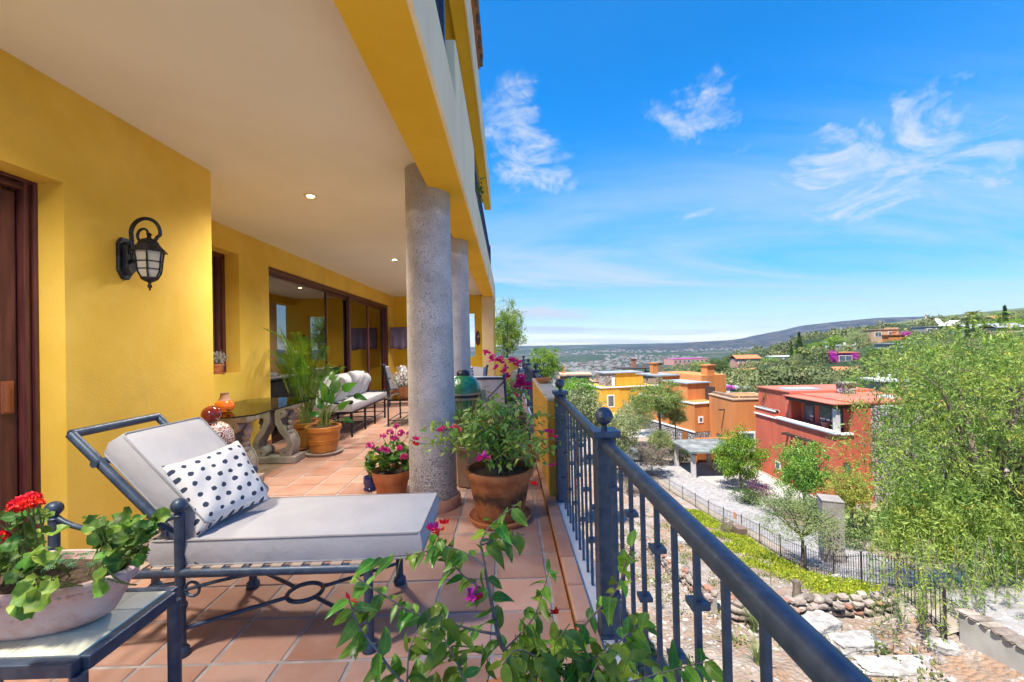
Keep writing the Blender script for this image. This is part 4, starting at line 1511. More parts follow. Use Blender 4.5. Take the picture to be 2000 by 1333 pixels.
ny, nx = X.shape
i = np.arange((ny - 1) * (nx - 1))
r_, c_ = i // (nx - 1), i % (nx - 1)
a_ = r_ * nx + c_
g = put('valley_terrain', np_mesh('valley_terrain', V, np.stack([a_, a_ + nx, a_ + nx + 1, a_ + 1], 1), SCRUB, True))
tag(g, kind='structure')

# long flat topped mountain, and a nearer green shoulder
MT = mat('mountain_scrub', (0.028, 0.036, 0.030), (0.07, 0.064, 0.05), 1, .006, 9, spec=.1, lo=.42, hi=.6, dirt=(.16, .115, .09), dscale=.003, damt=.6)


def ridge(name, prof, Yd, depth, base, mt, seed, rough_):
    """prof: (px, py) skyline; the ridge stands Yd away, falling towards the viewer over depth"""
    pts = [at(px, py, Yd) for px, py in prof]
    px_ = np.array([p.x for p in pts])
    pz_ = np.array([p.z for p in pts])
    xs = np.linspace(px_[0], px_[-1], 170)
    top = np.interp(xs, px_, pz_)
    k = np.ones(9) / 9
    top = np.convolve(np.pad(top, 4, mode='edge'), k, 'valid')
    vs_ = np.linspace(0, 1, 40)
    XX, VV = np.meshgrid(xs, vs_)
    T = np.tile(top, (len(vs_), 1))
    up = np.where(VV < .72, (VV / .72) ** 1.35, 1 - (VV - .72) * .25)
    n_ = fbm(XX / depth * 7, VV * 5, 1.0, seed, 6)
    ZZ = base + (T - base) * up * (1 + rough_ * n_ * np.sin(np.pi * np.minimum(VV / .72, 1)) * 1.0)
    YY = Yd - depth + VV * depth / .72 + n_ * depth * .05
    V = np.stack([XX * (1 - (1 - VV / .72) * .10 * 0), YY, ZZ], -1).reshape(-1, 3)
    ny, nx = XX.shape
    i = np.arange((ny - 1) * (nx - 1))
    r_, c_ = i // (nx - 1), i % (nx - 1)
    a_ = r_ * nx + c_
    o = put(name, np_mesh(name, V, np.stack([a_, a_ + 1, a_ + nx + 1, a_ + nx], 1), mt, True))
    tag(o, kind='structure')


ridge('mountain', [(1180, 682), (1330, 673), (1440, 665), (1520, 661), (1555, 652), (1590, 644), (1640, 634), (1665, 626), (1710, 621), (1760, 619), (1860, 618), (1960, 613), (2080, 606), (2300, 598)], 5600, 2600, -122, MT, 4, .22)
ridge('hill', [(1700, 664), (1770, 648), (1800, 638), (1840, 630), (1880, 622), (1930, 614), (2000, 604), (2100, 592), (2300, 575)], 1500, 900, -40, mat('hill_scrub', (0.05, 0.075, 0.03), (0.15, 0.16, 0.08), 1, .02, 9, spec=.1), 8, .12)

# road, driveway
m, nt, bs, out = new_mat('cobbles')
v = coord(nt, 'pos')
e = tvor(nt, v, 5.5, 'DISTANCE_TO_EDGE', .8)
ce = tvor(nt, v, 5.5, 'F1', .8)
c = mixc(nt, ramp(nt, tnoise(nt, ce.outputs['Position'], 3, 1), .3, .7), (0.20, 0.19, 0.19), (0.32, 0.31, 0.31))
c = mixc(nt, ramp(nt, e.outputs[0], .06, .02), c, (0.24, 0.21, 0.19))
c = mixc(nt, mth(nt, 'MULTIPLY', ramp(nt, tnoise(nt, v, .6, 6), .5, .7), .5), c, (0.32, 0.29, 0.265))
L(nt, c, bs.inputs['Base Color'])
bs.inputs['Roughness'].default_value = .9
bump(nt, bs, e.outputs[0], .6, .03)
COBBLE = m


def strip(name, f0, f1, ya, yb, n, material, lift, m_=9):
    yy = np.linspace(ya, yb, n)
    t_ = np.linspace(0, 1, m_)
    Y = np.repeat(yy[:, None], m_, 1)
    X = f0(yy)[:, None] * (1 - t_) + f1(yy)[:, None] * t_
    Z = H(X, Y) + lift
    V = np.stack([X, Y, Z], -1).reshape(-1, 3)
    i = np.arange((n - 1) * (m_ - 1))
    r_, c_ = i // (m_ - 1), i % (m_ - 1)
    a_ = r_ * m_ + c_
    o = put(name, np_mesh(name, V, np.stack([a_, a_ + 1, a_ + m_ + 1, a_ + m_], 1), material, True))
    tag(o, kind='structure')
    return o


strip('road', lambda y: fence_x(y) + .9, lambda y: fence_x(y) + 5.2, 1, 68, 150, COBBLE, .07)
strip('verge', lambda y: fence_x(y) + .1, lambda y: fence_x(y) + .9, 9.8, 68, 150, mat('sandy_verge', (.26, .21, .16), (.34, .285, .235), 1, 2.5, bmp=.6, bscale=12, bdist=.03, dirt=(.18, .2, .07), dscale=2.2, damt=.7), .04, 3)
strip('driveway', lambda y: fence_x(y) + 5.15, lambda y: 27.4 + 0 * y, 33, 50, 40, mat('pale_concrete', (.29, .27, .26), (.36, .34, .32), .9, .8, bmp=.2, bscale=30), .10, 9)

# ---------------------------------------------------------------- stone walls, boulders, rubble on the slope
STONEM = mat('field_stone', (.15, .118, .095), (.29, .245, .21), .92, 4, bmp=.6, bscale=22, bdist=.01, rand=.28, kind='pos')
STONEW = mat('whitewashed_rock', (.22, .208, .195), (.38, .37, .355), .9, 5, 8, bmp=.9, bscale=11, bdist=.04, dirt=(.24, .19, .16), dscale=4.5, damt=.9)
STONER = mat('red_stone', (.22, .10, .065), (.32, .17, .12), .9, 5, bmp=.5, bscale=22)


def rock_mesh(seed, sx=1, sy=1, sz=1, sub=2, jag=.35, m=None):
    import bmesh as bmh
    bm = bmh.new()
    bmh.ops.create_icosphere(bm, subdivisions=sub, radius=.5)
    for vt in bm.verts:
        p = vt.co.copy()
        d = noise.fractal(p * 2.6 + Vector((seed * 3.1, seed, 0)), .8, 2.1, 3 if sub < 4 else 6) * jag * 1.25
        q = p * (1 + d)
        # flatten towards a block so that it reads as split stone
        mx = max(abs(q.x), abs(q.y), abs(q.z))
        q = q.lerp(q * (.42 / mx), .80)
        vt.co = (q.x * sx, q.y * sy, q.z * sz)
    me = bpy.data.meshes.new('stone')
    bm.to_mesh(me)
    bm.free()
    me.materials.append(m or STONEM)
    return me


ROCKS = [rock_mesh(k, 1.25, 1.0, .75, 2) for k in range(6)]
ROCKSR = [rock_mesh(20 + k, 1.25, 1.0, .7, 2, m=STONER) for k in range(2)]


def gz(x, y):
    """ground height with its bumps"""
    return float(near_z(np.array([[x]]), np.array([[y]]))[0, 0])


def hit(px, py):
    """where the line of sight at px, py meets the bumpy slope"""
    d = AX @ np.array([(px - 1000) / F_PX, -(py - 666.5) / F_PX, 1.0])
    d = d / d[1]
    lo, prev = 2.0, 2.0
    Y = 2.0
    while Y < 60:
        if CAM_H + d[2] * Y < gz(d[0] * Y, Y):
            lo, hi_ = prev, Y
            for _ in range(12):
                m_ = (lo + hi_) / 2
                if CAM_H + d[2] * m_ < gz(d[0] * m_, m_):
                    hi_ = m_
                else:
                    lo = m_
            return Vector((d[0] * lo, lo, CAM_H + d[2] * lo))
        prev = Y
        Y *= 1.03
    return Vector((d[0] * Y, Y, CAM_H + d[2] * Y))


def stone_wall(label, path, h, group='low field stone walls'):
    P = smooth_path([(x, y, 0) for x, y in path], 8)
    z0 = gz(*path[0])
    t = thing('stone_wall', label, 'stone wall', (path[0][0], path[0][1], z0), group=group)
    core = MB()
    pts = []
    for p in P:
        pts.append(Vector((p.x, p.y, gz(p.x, p.y) + h * .40)))
    for a, b_ in zip(pts[:-1], pts[1:]):
        d = (b_ - a)
        ang_ = math.atan2(d.y, d.x)
        core.obox((a + b_) / 2, (d.length * 1.02, .16, h * .7), ang_)
    core.build('mortar', mat('lime_mortar', (.26, .23, .20), (.34, .31, .28), .95, 5, bmp=.5, bscale=30), t, kind='stuff')
    s = 0
    for a, b_ in zip(pts[:-1], pts[1:]):
        d = b_ - a
        n = max(1, int(d.length / .21))
        ang_ = math.atan2(d.y, d.x)
        for i in range(n):
            for lay in range(4):
                for side in ((-.10,) if lay < 3 else (random.uniform(-.08, .08),)):
                    c = a + d * ((i + .5 + random.uniform(-.12, .12)) / n)
                    c = c + Vector((-math.sin(ang_) * side, math.cos(ang_) * side, (-.20, -.04, .12, .26)[lay] * h / .5 + random.uniform(-.02, .03)))
                    me = random.choice(ROCKS if random.random() < .88 else ROCKSR)
                    put('stone', me, t, c - t.location, (random.uniform(-.2, .2), random.uniform(-.2, .2), ang_ + random.uniform(-.4, .4)), (.23 * random.uniform(.6, 1.4), .26 * random.uniform(.7, 1.3), .185 * h / .5 * random.uniform(.7, 1.25)))


stone_wall('low field stone wall running downhill from its bend, seen through the balusters', [(7.6, 24), (6.9, 19.5), (6.2, 15), (5.7, 12.0)], .6)
stone_wall('low field stone wall with red stones facing the sand pocket', [(5.9, 11.6), (6.9, 11.25), (8.3, 11.4), (10.2, 11.3)], .55)
for k, (px, py, Y, sx, sy, sz, lab) in enumerate([
        (1600, 1226, 9.3, 1.1, .75, .36, 'large whitewashed boulder nearest the low stone wall'), (1672, 1262, 8.7, 1.25, .7, .3, 'broad whitewashed rock slab below the white boulder'),
        (1540, 1228, 9.2, .45, .45, .4, 'small grey boulder left of the large white one'), (1575, 1250, 8.8, .5, .4, .35, 'grey boulder in front of the large white one'),
        (1690, 1265, 8.5, .5, .45, .3, 'grey rock at the right end of the white slab'), (1756, 1306, 8.1, 1.9, .6, .18, 'long flat whitewashed rock near the grey retaining wall'),
        (1418, 1188, 11.0, 1.0, .45, .2, 'flat pale stone at the lower end of the downhill wall'), (1845, 1272, 9.2, .55, .4, .3, 'pale rock at the foot of the iron fence'),
        (1640, 1140, 15, .9, .7, .35, 'pale rock below the lime green ground cover'), (1330, 1060, 20, .9, .6, .4, 'pale rock on the upper slope seen between balusters')]):
    p = hit(px, py)
    z = p.z
    o = put('boulder', rock_mesh(40 + k, 1, 1, 1, 4, .62, STONEW if 'white' in lab or 'pale' in lab else STONEM), None, (p.x, p.y, z + sz * .08), (random.uniform(-.1, .1), random.uniform(-.1, .1), random.uniform(-.5, .5)), (sx, sy, sz * 1.3))
    tag(o, lab, 'boulder', 'boulders on the slope')
# rubble: thousands of small stones
base = rock_mesh(77, 1.2, 1, .7, 1, .4)
bv = np.array([v_.co for v_ in base.vertices])
bf = np.array([p_.vertices[:] for p_ in base.polygons])
NR = 5200
yy = 5 + 40 * rng.random(NR) ** 1.7
fx = fence_x(yy)
xx = .8 + (fx - 1.0) * rng.random(NR)
dens = np.array([noise.noise((a * .5, b * .5, 2.0)) for a, b in zip(xx, yy)])
keep = dens > .0
xx, yy = xx[keep], yy[keep]
zz = near_z(xx[None], yy[None])[0]
s = .05 + .13 * rng.random(len(xx)) ** 2.2
ang_ = rng.random(len(xx)) * 6.28
ca, sa = np.cos(ang_), np.sin(ang_)
VX = bv[None, :, 0] * s[:, None]
VY = bv[None, :, 1] * s[:, None] * (.7 + .5 * rng.random(len(xx)))[:, None]
VZ = bv[None, :, 2] * s[:, None]
V = np.stack([VX * ca[:, None] - VY * sa[:, None] + xx[:, None], VX * sa[:, None] + VY * ca[:, None] + yy[:, None], VZ + zz[:, None]], -1)
Fc = bf[None] + (np.arange(len(xx)) * len(bv))[:, None, None]
rub = put('rubble', np_mesh('rubble', V.reshape(-1, 3), Fc.reshape(-1, 3), mat('rubble_stone', (.17, .14, .12), (.40, .365, .34), .95, 1.7, 8, bmp=.4, bscale=20)))
tag(rub, kind='stuff')


# ---------------------------------------------------------------- leaf clouds
def leaf_quads(P, size, rs, aspect=.45, droop=0.0, tilt=1.0):
    """rhombic leaves at points P (n,3); returns V, F"""
    n = len(P)
    a = rs.rand(n) * 2 * np.pi
    e = (rs.rand(n) - .5) * np.pi * .9 * tilt - droop
    d = np.stack([np.cos(a) * np.cos(e), np.sin(a) * np.cos(e), np.sin(e)], 1)
    r = rs.randn(n, 3)
    s = np.cross(d, r)
    s /= np.linalg.norm(s, axis=1)[:, None] + 1e-9
    sz = (np.asarray(size) * (.65 + .7 * rs.rand(n)))[:, None]
    b = P
    t = P + d * sz
    m = P + d * sz * .45
    w = s * sz * aspect / 2
    V = np.stack([b, m + w, t, m - w], 1).reshape(-1, 3)
    F = np.arange(4 * n).reshape(n, 4)
    return V, F


def grass_tuft(n, h, spread, rs, bend=.5, w=.008):
    """arching blades from one root; returns verts, quad faces"""
    V, F = [], []
    for k in range(n):
        a = rs.rand() * 6.28
        r0 = rs.rand() * spread * .25
        ln = h * (.6 + .6 * rs.rand())
        bd = bend * (.4 + rs.rand())
        dx, dy = math.cos(a), math.sin(a)
        b0 = len(V)
        for i in range(5):
            t = i / 4
            rr_ = r0 + ln * bd * t * t
            z = ln * (t - .35 * bd * t * t)
            ww = w * (1 - t * .9)
            V.append((dx * rr_ - dy * ww, dy * rr_ + dx * ww, z))
            V.append((dx * rr_ + dy * ww, dy * rr_ - dx * ww, z))
        F += [(b0 + 2 * i, b0 + 2 * i + 1, b0 + 2 * i + 3, b0 + 2 * i + 2) for i in range(4)]
    return V, F


# lime ground cover inside the fence
def scatter_cover(name, pts, size, material, per=26, r=.16, h=.14):
    rs = np.random.RandomState(len(pts))
    P = np.repeat(pts, per, 0)
    off = rs.randn(len(P), 3) * np.array([r, r, h * .4])
    off[:, 2] = np.abs(off[:, 2])
    V, F = leaf_quads(P + off, size, rs, .55, -.5, .9)
    o = put(name, np_mesh(name, V, F, material))
    tag(o, kind='stuff')


LIME = leafmat('lime_ground_cover', (.17, .25, .015), (.40, .42, .03), 3, 0, .25, .6)
pts = []
for k in range(3000):
    y = 12.0 + 22 * random.random()
    w = 2.3 * (1 - abs(y - 20) / 30)
    u = random.random()
    x = float(fence_x(y)) - .35 - w * u
    if noise.noise((x * .7, y * .45, 7)) > -.42 + .35 * u:
        pts.append((x, y, gz(x, y) + .02))
scatter_cover('ground_cover', np.array(pts), .085, LIME)
DRYG = leafmat('slope_weed', (.10, .13, .03), (.26, .25, .09), 2, 0, .25, .7)
pts = []
for k in range(1700):
    y = 5 + 33 * random.random() ** 1.4
    x = 1 + (float(fence_x(y)) - 1.4) * random.random()
    if noise.noise((x * .6 + 9, y * .5, 1)) > .02:
        pts.append((x, y, gz(x, y)))
scatter_cover('weeds', np.array(pts), .10, DRYG, 16, .13, .22)
for k, (px, py, Y, hh, lab) in enumerate([(1475, 1235, 8.2, .75, 'spiky green agave against the near handrail'), (1287, 1190, 9.6, .5, 'small spiky agave between the first balusters'), (1480, 1300, 6.6, .7, 'dry spiky agave beneath the handrail, with brown blades'),
                                          (1335, 1112, 13, .5, 'spiky tuft beside the downhill stone wall')]):
    p = hit(px, py)
    rs = np.random.RandomState(60 + k)
    V, F = grass_tuft(46, hh, .2, rs, .55, .016)
    o = put('agave', np_mesh('agave', V, np.array(F), L_GRASS), None, p)
    tag(o, lab, 'agave')
p = hit(1556, 1166)
t = thing('tree_stump', 'short sawn tree stump at the edge of the lime ground cover', 'stump', (p.x, p.y, gz(p.x, p.y)))
q = t.location
MB().tube([q + Vector((0, 0, -.1)), q + Vector((.02, 0, .25)), q + Vector((0, .02, .48))], [.14, .11, .10], 10).tube([q + Vector((0, 0, .2)), q + Vector((.2, .05, .42))], [.06, .04], 8).build('trunk', BARK, t, True)
p = hit(1508, 1172)
zq = gz(p.x, p.y)
o = MB().tube([(p.x, p.y, zq - .1), (p.x - .03, p.y, zq + .7), (p.x - .02, p.y + .02, zq + 1.45)], .014, 6).build('garden_stake', STEMG)
tag(o, 'thin green garden stake standing in the rubble slope', 'stake')

# ---------------------------------------------------------------- iron fence by the road
t = thing('picket_fence', 'long dark iron picket fence between rubble slope and cobbled road', 'fence', (float(fence_x(20)), 20, h1(fence_x(20), 20)))
FI = mat('rusty_black_iron', (.018, .014, .014), (.05, .035, .03), .7, 6)
ys_ = [9.7]
while ys_[-1] < 56:
    ys_.append(ys_[-1] + .215)
pk = MB().box(-.007, .007, -.007, .007, -.05, 1.14)
pm_ = bpy.data.meshes.new('picket')
pm_.from_pydata(pk.v, [], pk.f)
pm_.materials.append(FI)
po = MB().box(-.022, .022, -.022, .022, -.2, 1.22)
pom = bpy.data.meshes.new('post')
pom.from_pydata(po.v, [], po.f)
pom.materials.append(FI)
rails = {}
for i, y in enumerate(ys_):
    x = float(fence_x(y))
    z = h1(x, y)
    if i % 12 == 0:
        put('post', pom, t, Vector((x, y, z)) - t.location)
    else:
        put('picket', pm_, t, Vector((x, y, z)) - t.location)
for dz in (.10, 1.06):
    MB().tube([(float(fence_x(y)), y, h1(fence_x(y), y) + dz) for y in ys_[::4]], .011, 6).build('rail', FI, t)
p = at(1410, 990, float(28.5))
fy = 28.6
fx_ = float(fence_x(fy))
o = MB().box(fx_ - .03, fx_ - .012, fy - .16, fy + .16, h1(fx_, fy) + .75, h1(fx_, fy) + 1.2).build('fence_sign', mat('orange_sign', (.62, .20, .03), (.7, .26, .05), .6))
tag(o, 'small orange plate fixed to the iron fence by the road', 'sign')
bx = MB().box(fx_ - .9, fx_ - .3, 26.6, 27.3, h1(fx_ - .5, 27) - .1, h1(fx_ - .5, 27) + .62)
o = bx.build('utility_box', mat('brown_box', (.13, .085, .065), (.18, .12, .09), .7), None, bevel=.02)
tag(o, 'dark brown utility box just inside the iron fence', 'utility box')
# grey retaining wall at the lower edge
t = thing('retaining_wall', 'smooth grey retaining wall with pale stone coping under the pepper tree', 'retaining wall', (10.25, 6, -7))
MB().box(10.1, 10.45, 2.0, 9.55, -7.6, -4.9).build('body', mat('grey_render', (.33, .31, .28), (.42, .40, .37), .9, 1.2, bmp=.3, bscale=20, dirt=(.2, .18, .15), dscale=1.5, damt=.4), t, bevel=.02)
cp = None
for k in range(34):
    y = 2.2 + k * .22
    o = put('coping_stone', ROCKS[k % 6], t, Vector((10.27, y, -4.86)) - t.location, (0, 0, random.uniform(-.1, .1)), (.40, .27 * random.uniform(.8, 1.15), .13 * random.uniform(.7, 1.3)))
# gate pillar
p = at(1622, 1120, 21.5)
t = thing('gate_pillar', 'tall plain grey gate pillar standing beside the cobbled road', 'pillar', (p.x, p.y, -10.2))
GP = mat('grey_plaster', (.21, .185, .17), (.26, .235, .22), .9, 2)
p.x += .32
p.z = 0
b_ = MB().obox((p.x, p.y + .3, -8.85), (.92, 1.0, 3.8), R(-24))
b_.build('shaft', GP, t, bevel=.015)
MB().obox((p.x, p.y + .3, -6.92), (.96, 1.04, .05), R(-24)).build('cap', GP, t)
MB().obox((p.x + .15, p.y - .26, -8.7), (.22, .06, .30), R(-24)).build('lamp', BLACKI, t)
# ---------------------------------------------------------------- neighbouring houses


def stucco(name, c, sc=1.2):
    return mat(name, tuple(x * .9 for x in c), tuple(min(1, x * 1.08) for x in c), .9, sc, bmp=.15, bscale=12, dirt=tuple(x * .55 for x in c), dscale=.9, damt=.42, stretch=(1, 1, .16))


S_RED = stucco('brick_red_stucco', (.50, .105, .055))
S_ORA = stucco('orange_stucco', (.52, .19, .052))
S_YEL = stucco('ochre_yellow_stucco', (.66, .36, .035))
S_BRO = stucco('brown_stucco', (.24, .15, .10))
S_TAN = stucco('tan_stucco', (.46, .31, .20))
S_GRY = stucco('grey_stucco', (.30, .27, .25))
S_WHI = stucco('white_stucco', (.70, .69, .67))
S_PNK = stucco('pink_stucco', (.55, .27, .21))
S_PUR = stucco('magenta_stucco', (.34, .05, .22))
RF_TILE = mat('roof_tile', (.36, .12, .045), (.50, .20, .09), .9, 1.4, bmp=.8, bscale=3, stretch=(1, 3, 1))
RF_GREY = mat('grey_roof', (.20, .215, .235), (.30, .315, .335), .7, 1.5)
RF_RED = mat('red_roof_paint', (.42, .11, .065), (.50, .15, .095), .8, .6, bmp=.1, bscale=6)
PANEL = mat('pale_skylight', (.27, .33, .40), (.36, .43, .50), .35, 1.2, spec=.7)
DARKW = mat('dark_beam_wood', (.03, .02, .018), (.07, .045, .035), .7, 5)
PWIN = mat('house_window_glass', (.06, .09, .11), (.14, .18, .20), .06, 1.0, spec=1.0)
DOORW = mat('warm_door_wood', (.22, .075, .02), (.30, .11, .035), .5, 4, stretch=(4, 4, .4))
POSTC = mat('pale_concrete_post', (.44, .40, .37), (.54, .50, .47), .9, 3)


def stone_cells(name, sc, c1, c2):
    m, nt, bs, out = new_mat(name)
    v = coord(nt, 'pos')
    e = tvor(nt, v, sc, 'DISTANCE_TO_EDGE', .9)
    f = tvor(nt, v, sc, 'F1', .9)
    c = mixc(nt, ramp(nt, tnoise(nt, f.outputs['Position'], 2.3, 1), .3, .7), c1, c2)
    c = mixc(nt, ramp(nt, e.outputs[0], .09, .03), c, (.10, .09, .085))
    L(nt, c, bs.inputs['Base Color'])
    bs.inputs['Roughness'].default_value = .95
    bump(nt, bs, ramp(nt, e.outputs[0], 0, .2), 1.0, .12)
    return m


RUBBLE = stone_cells('grey_rubble_masonry', 2.6, (.20, .18, .18), (.42, .39, .38))


class House:
    """boxes in a local frame: origin ox, oy; local x to the right, local y away; turned by ang"""

    def __init__(self, label, ox, oy, z0, ang=0.0, cat='house', name='house', group=None):
        self.t = thing(name, label, cat, (ox, oy, z0), group=group)
        self.ang = ang
        self.t.rotation_euler = (0, 0, 0)

    def _b(self, name, m, x0, x1, y0, y1, z0, z1, parent=None, bevel=0):
        mb = MB().box(x0, x1, y0, y1, z0, z1)
        me = bpy.data.meshes.new(name)
        me.from_pydata(mb.v, [], mb.f)
        me.materials.append(m)
        o = put(name, me, parent or self.t)
        if bevel:
            bm_ = o.modifiers.new('bevel', 'BEVEL')
            bm_.width = bevel
            bm_.segments = 1
        return o

    def wall(self, m, x0, x1, y0, y1, z0, z1, coping=None, ch=.14, cw=.09, rim=0.0, n='wall'):
        o = self._b(n, m, x0, x1, y0, y1, z0, z1)
        if coping:
            t_ = .32
            for a in ((x0 - cw, x0 + t_, y0 - cw, y1 + cw), (x1 - t_, x1 + cw, y0 - cw, y1 + cw), (x0 + t_ + .002, x1 - t_ - .002, y0 - cw, y0 + t_), (x0 + t_ + .002, x1 - t_ - .002, y1 - t_, y1 + cw)):
                self._b('coping', coping, *a, z1 + .001, z1 + ch)
        return o

    def window(self, side, a, b, z0, z1, at_, frame=WHITEP, fw=.16, mull=0, proud=.05):
        """side 'w': in a wall facing local -x at x=at_; side 's': facing local -y at y=at_"""
        if side == 'w':
            w = self._b('window', frame, at_ - proud, at_ + .05, a, b, z0, z1)
            self._b('pane', PWIN, at_ - proud - .012, at_ - proud + .02, a + fw, b - fw, z0 + fw, z1 - fw, w)
            for k in range(mull):
                y = a + (b - a) * (k + 1) / (mull + 1)
                self._b('mullion', frame, at_ - proud - .03, at_ - proud - .013, y - .04, y + .04, z0 + fw, z1 - fw, w)
        else:
            w = self._b('window', frame, a, b, at_ - proud, at_ + .05, z0, z1)
            self._b('pane', PWIN, a + fw, b - fw, at_ - proud - .012, at_ - proud + .02, z0 + fw, z1 - fw, w)
            for k in range(mull):
                x = a + (b - a) * (k + 1) / (mull + 1)
                self._b('mullion', frame, x - .04, x + .04, at_ - proud - .03, at_ - proud - .013, z0 + fw, z1 - fw, w)
        return w

    def chimney(self, m, x, y, z0, z1, s=.8, cap=None):
        c = self._b('chimney', m, x - s / 2, x + s / 2, y - s / 2, y + s / 2, z0, z1)
        self._b('cap', cap or m, x - s * .62, x + s * .62, y - s * .62, y + s * .62, z1 + .001, z1 + .15, c)
        return c

    def done(self):
        self.t.rotation_euler = (0, 0, self.ang)
        return self.t


# --- red house
h = House('brick red flat roofed house with pergola terrace and rubble stone wall', 28.0, 36.0, -13.4)
h.wall(S_RED, 0, 9, 0, 11.8, 0, 6.45)                                   # lower storey
for a in ((-.14, .22, -.12, 11.9, 6.452, 6.56), (-.2, .25, -.18, 7.9, 6.562, 6.74)):
    h._b('coping', WHITEP, *a)
h._b('coping', WHITEP, .252, 1.4, -.14, .2, 6.452, 6.6)
h.wall(S_RED, 0, .3, 8.2, 11.8, 6.57, 7.15, WHITEP, .13)
h.wall(S_RED, 1.75, 9.4, -.06, 6.8, 0.0, 9.1)
h._b('roof', RF_RED, 1.6, 9.6, -.2, 7.0, 9.101, 9.22)
h.wall(S_RED, .75, 9.4, 6.81, 12.4, 6.4, 9.3)
h._b('roof', RF_RED, .6, 9.6, 7.005, 12.6, 9.301, 9.42)
h._b('skylight', PANEL, 1.2, 4.4, 7.6, 9.4, 9.421, 9.55)
h._b('skylight', WHITEP, 6.0, 7.2, 1.6, 2.8, 9.221, 9.42)
h.chimney(RUBBLE, 5.6, 5.8, 9.2, 10.2, 1.1)
h.chimney(RUBBLE, 7.6, .8, 9.2, 10.3, 1.2)
h._b('wall', RUBBLE, 3.0, 3.6, -1.6, -.061, 0, 8.9)['label'] = 'rubble stone buttress wall'
h._b('wall', RUBBLE, 3.601, 9.6, -.9, -.061, 0, 8.95)['label'] = 'rubble stone wall'
pg = h._b('pergola_beam', DARKW, .25, .5, .2, 6.9, 8.62, 8.86)
h._b('pergola_beam', DARKW, 1.1, 1.35, .2, 6.9, 8.62, 8.86)
for k in range(9):
    h._b('pergola_rafter', DARKW, -.05, 1.74, .4 + k * .76, .55 + k * .76, 8.861, 9.0)
h._b('pergola_deck', RF_RED, -.1, 1.6, .0, 6.9, 9.02, 9.1)
h._b('column', POSTC, .25, .62, .3, .68, 6.5, 8.62)
h.window('w', 1.4, 4.2, 6.5, 8.55, 1.75, DARKW, .10, 1)
h.window('w', 4.9, 6.3, 6.6, 8.3, 1.75, DARKW, .12)
h.window('s', .55, 1.1, 3.0, 4.1, 0, DARKW, .08)
h.window('w', 2.6, 5.2, .9, 3.6, 0, DARKW, .12, 1)
for k in range(7):
    h._b('viga', DARKW, -.62, .1, 2.4 + k * .62, 2.62 + k * .62, 5.2, 5.42)
h.window('w', 7.6, 8.4, 1.2, 2.0, 0, WHITEP, .1)
mbx = MB().tube([(-.12, 3.9 + 1.4 * math.cos(R(a)), 3.6 + 1.0 * math.sin(R(a))) for a in range(0, 181, 15)], .09, 6)
me = bpy.data.meshes.new('arch')
me.from_pydata(mbx.v, [], mbx.f)
me.materials.append(DARKW)
put('arch', me, h.t)
h.done()

# --- orange house: near block and far block
h = House('orange flat roofed house with roof planters, next to the red house', 27.4, 51.4, -13.4)
h.wall(S_ORA, 0, 6, 0, 6.2, 0, 7.45, S_TAN, .14, .08)
for k in range(9):
    h._b('planter', S_BRO, .4 + .0, .9, .4 + k * .62, .95 + k * .62, 7.6, 7.9)
for k in range(5):
    h._b('planter', S_BRO, 1.2 + k * .8, 1.9 + k * .8, .3, .7, 7.6, 7.88)
h._b('spout', DARKW, -.75, .05, 2.0, 2.22, 5.9, 6.05)
h.window('s', .6, 2.6, 1.2, 3.6, 0, WHITEP, .22)
h.window('w', 3.0, 4.2, .8, 2.6, 0, DARKW, .1)
h.done()
h = House('long orange house with pale roof panels and white edged parapet', 25.2, 57.2, -13.4, R(15.5))
h.wall(S_ORA, 0, 7, 0, 13, 2.4, 6.2)
h.wall(RUBBLE, .0, 7, .02, 13, 0, 2.4)
for a in ((-.1, .26, -.12, 13.1), (.262, 2.6, -.12, .25)):
    h._b('coping', WHITEP, *a, 6.201, 6.36)
h._b('band', WHITEP, -.1, .05, .0, 13, 2.32, 2.5)
h.window('s', .55, 1.35, 3.6, 4.5, 0, WHITEP, .2)
h.wall(S_ORA, 1.8, 5.6, 3.6, 9.0, 6.2, 8.6)
h._b('roof_panel', PANEL, 1.6, 5.8, 3.4, 9.2, 8.601, 8.75)
h.wall(S_ORA, 5.0, 9.5, 4.5, 14, 6.2, 9.6)
h._b('roof_panel', RF_GREY, .8, 9.7, 9.3, 15.5, 9.3, 9.5)
h.chimney(S_ORA, 7.0, 5.4, 9.6, 11.0, 1.3)
h.chimney(S_ORA, 2.4, 12.5, 9.5, 11.2, .9)
h._b('door', DARKW, 4.5, 4.7, 1.4, 3.2, 6.2, 8.2)
h.window('w', 7, 8.5, 3.2, 5.2, 0, DARKW, .12, 1)
for k in range(4):
    h._b('viga', DARKW, -.6, .1, 5.2 + k * .9, 5.4 + k * .9, 5.0, 5.2)
h._b('balcony_rail', DARKW, 3.0, 5.0, .5, .6, 6.2, 7.2)
h._b('door', DOORW, -.06, .02, 1.5, 2.6, 0, 2.1)
h.done()

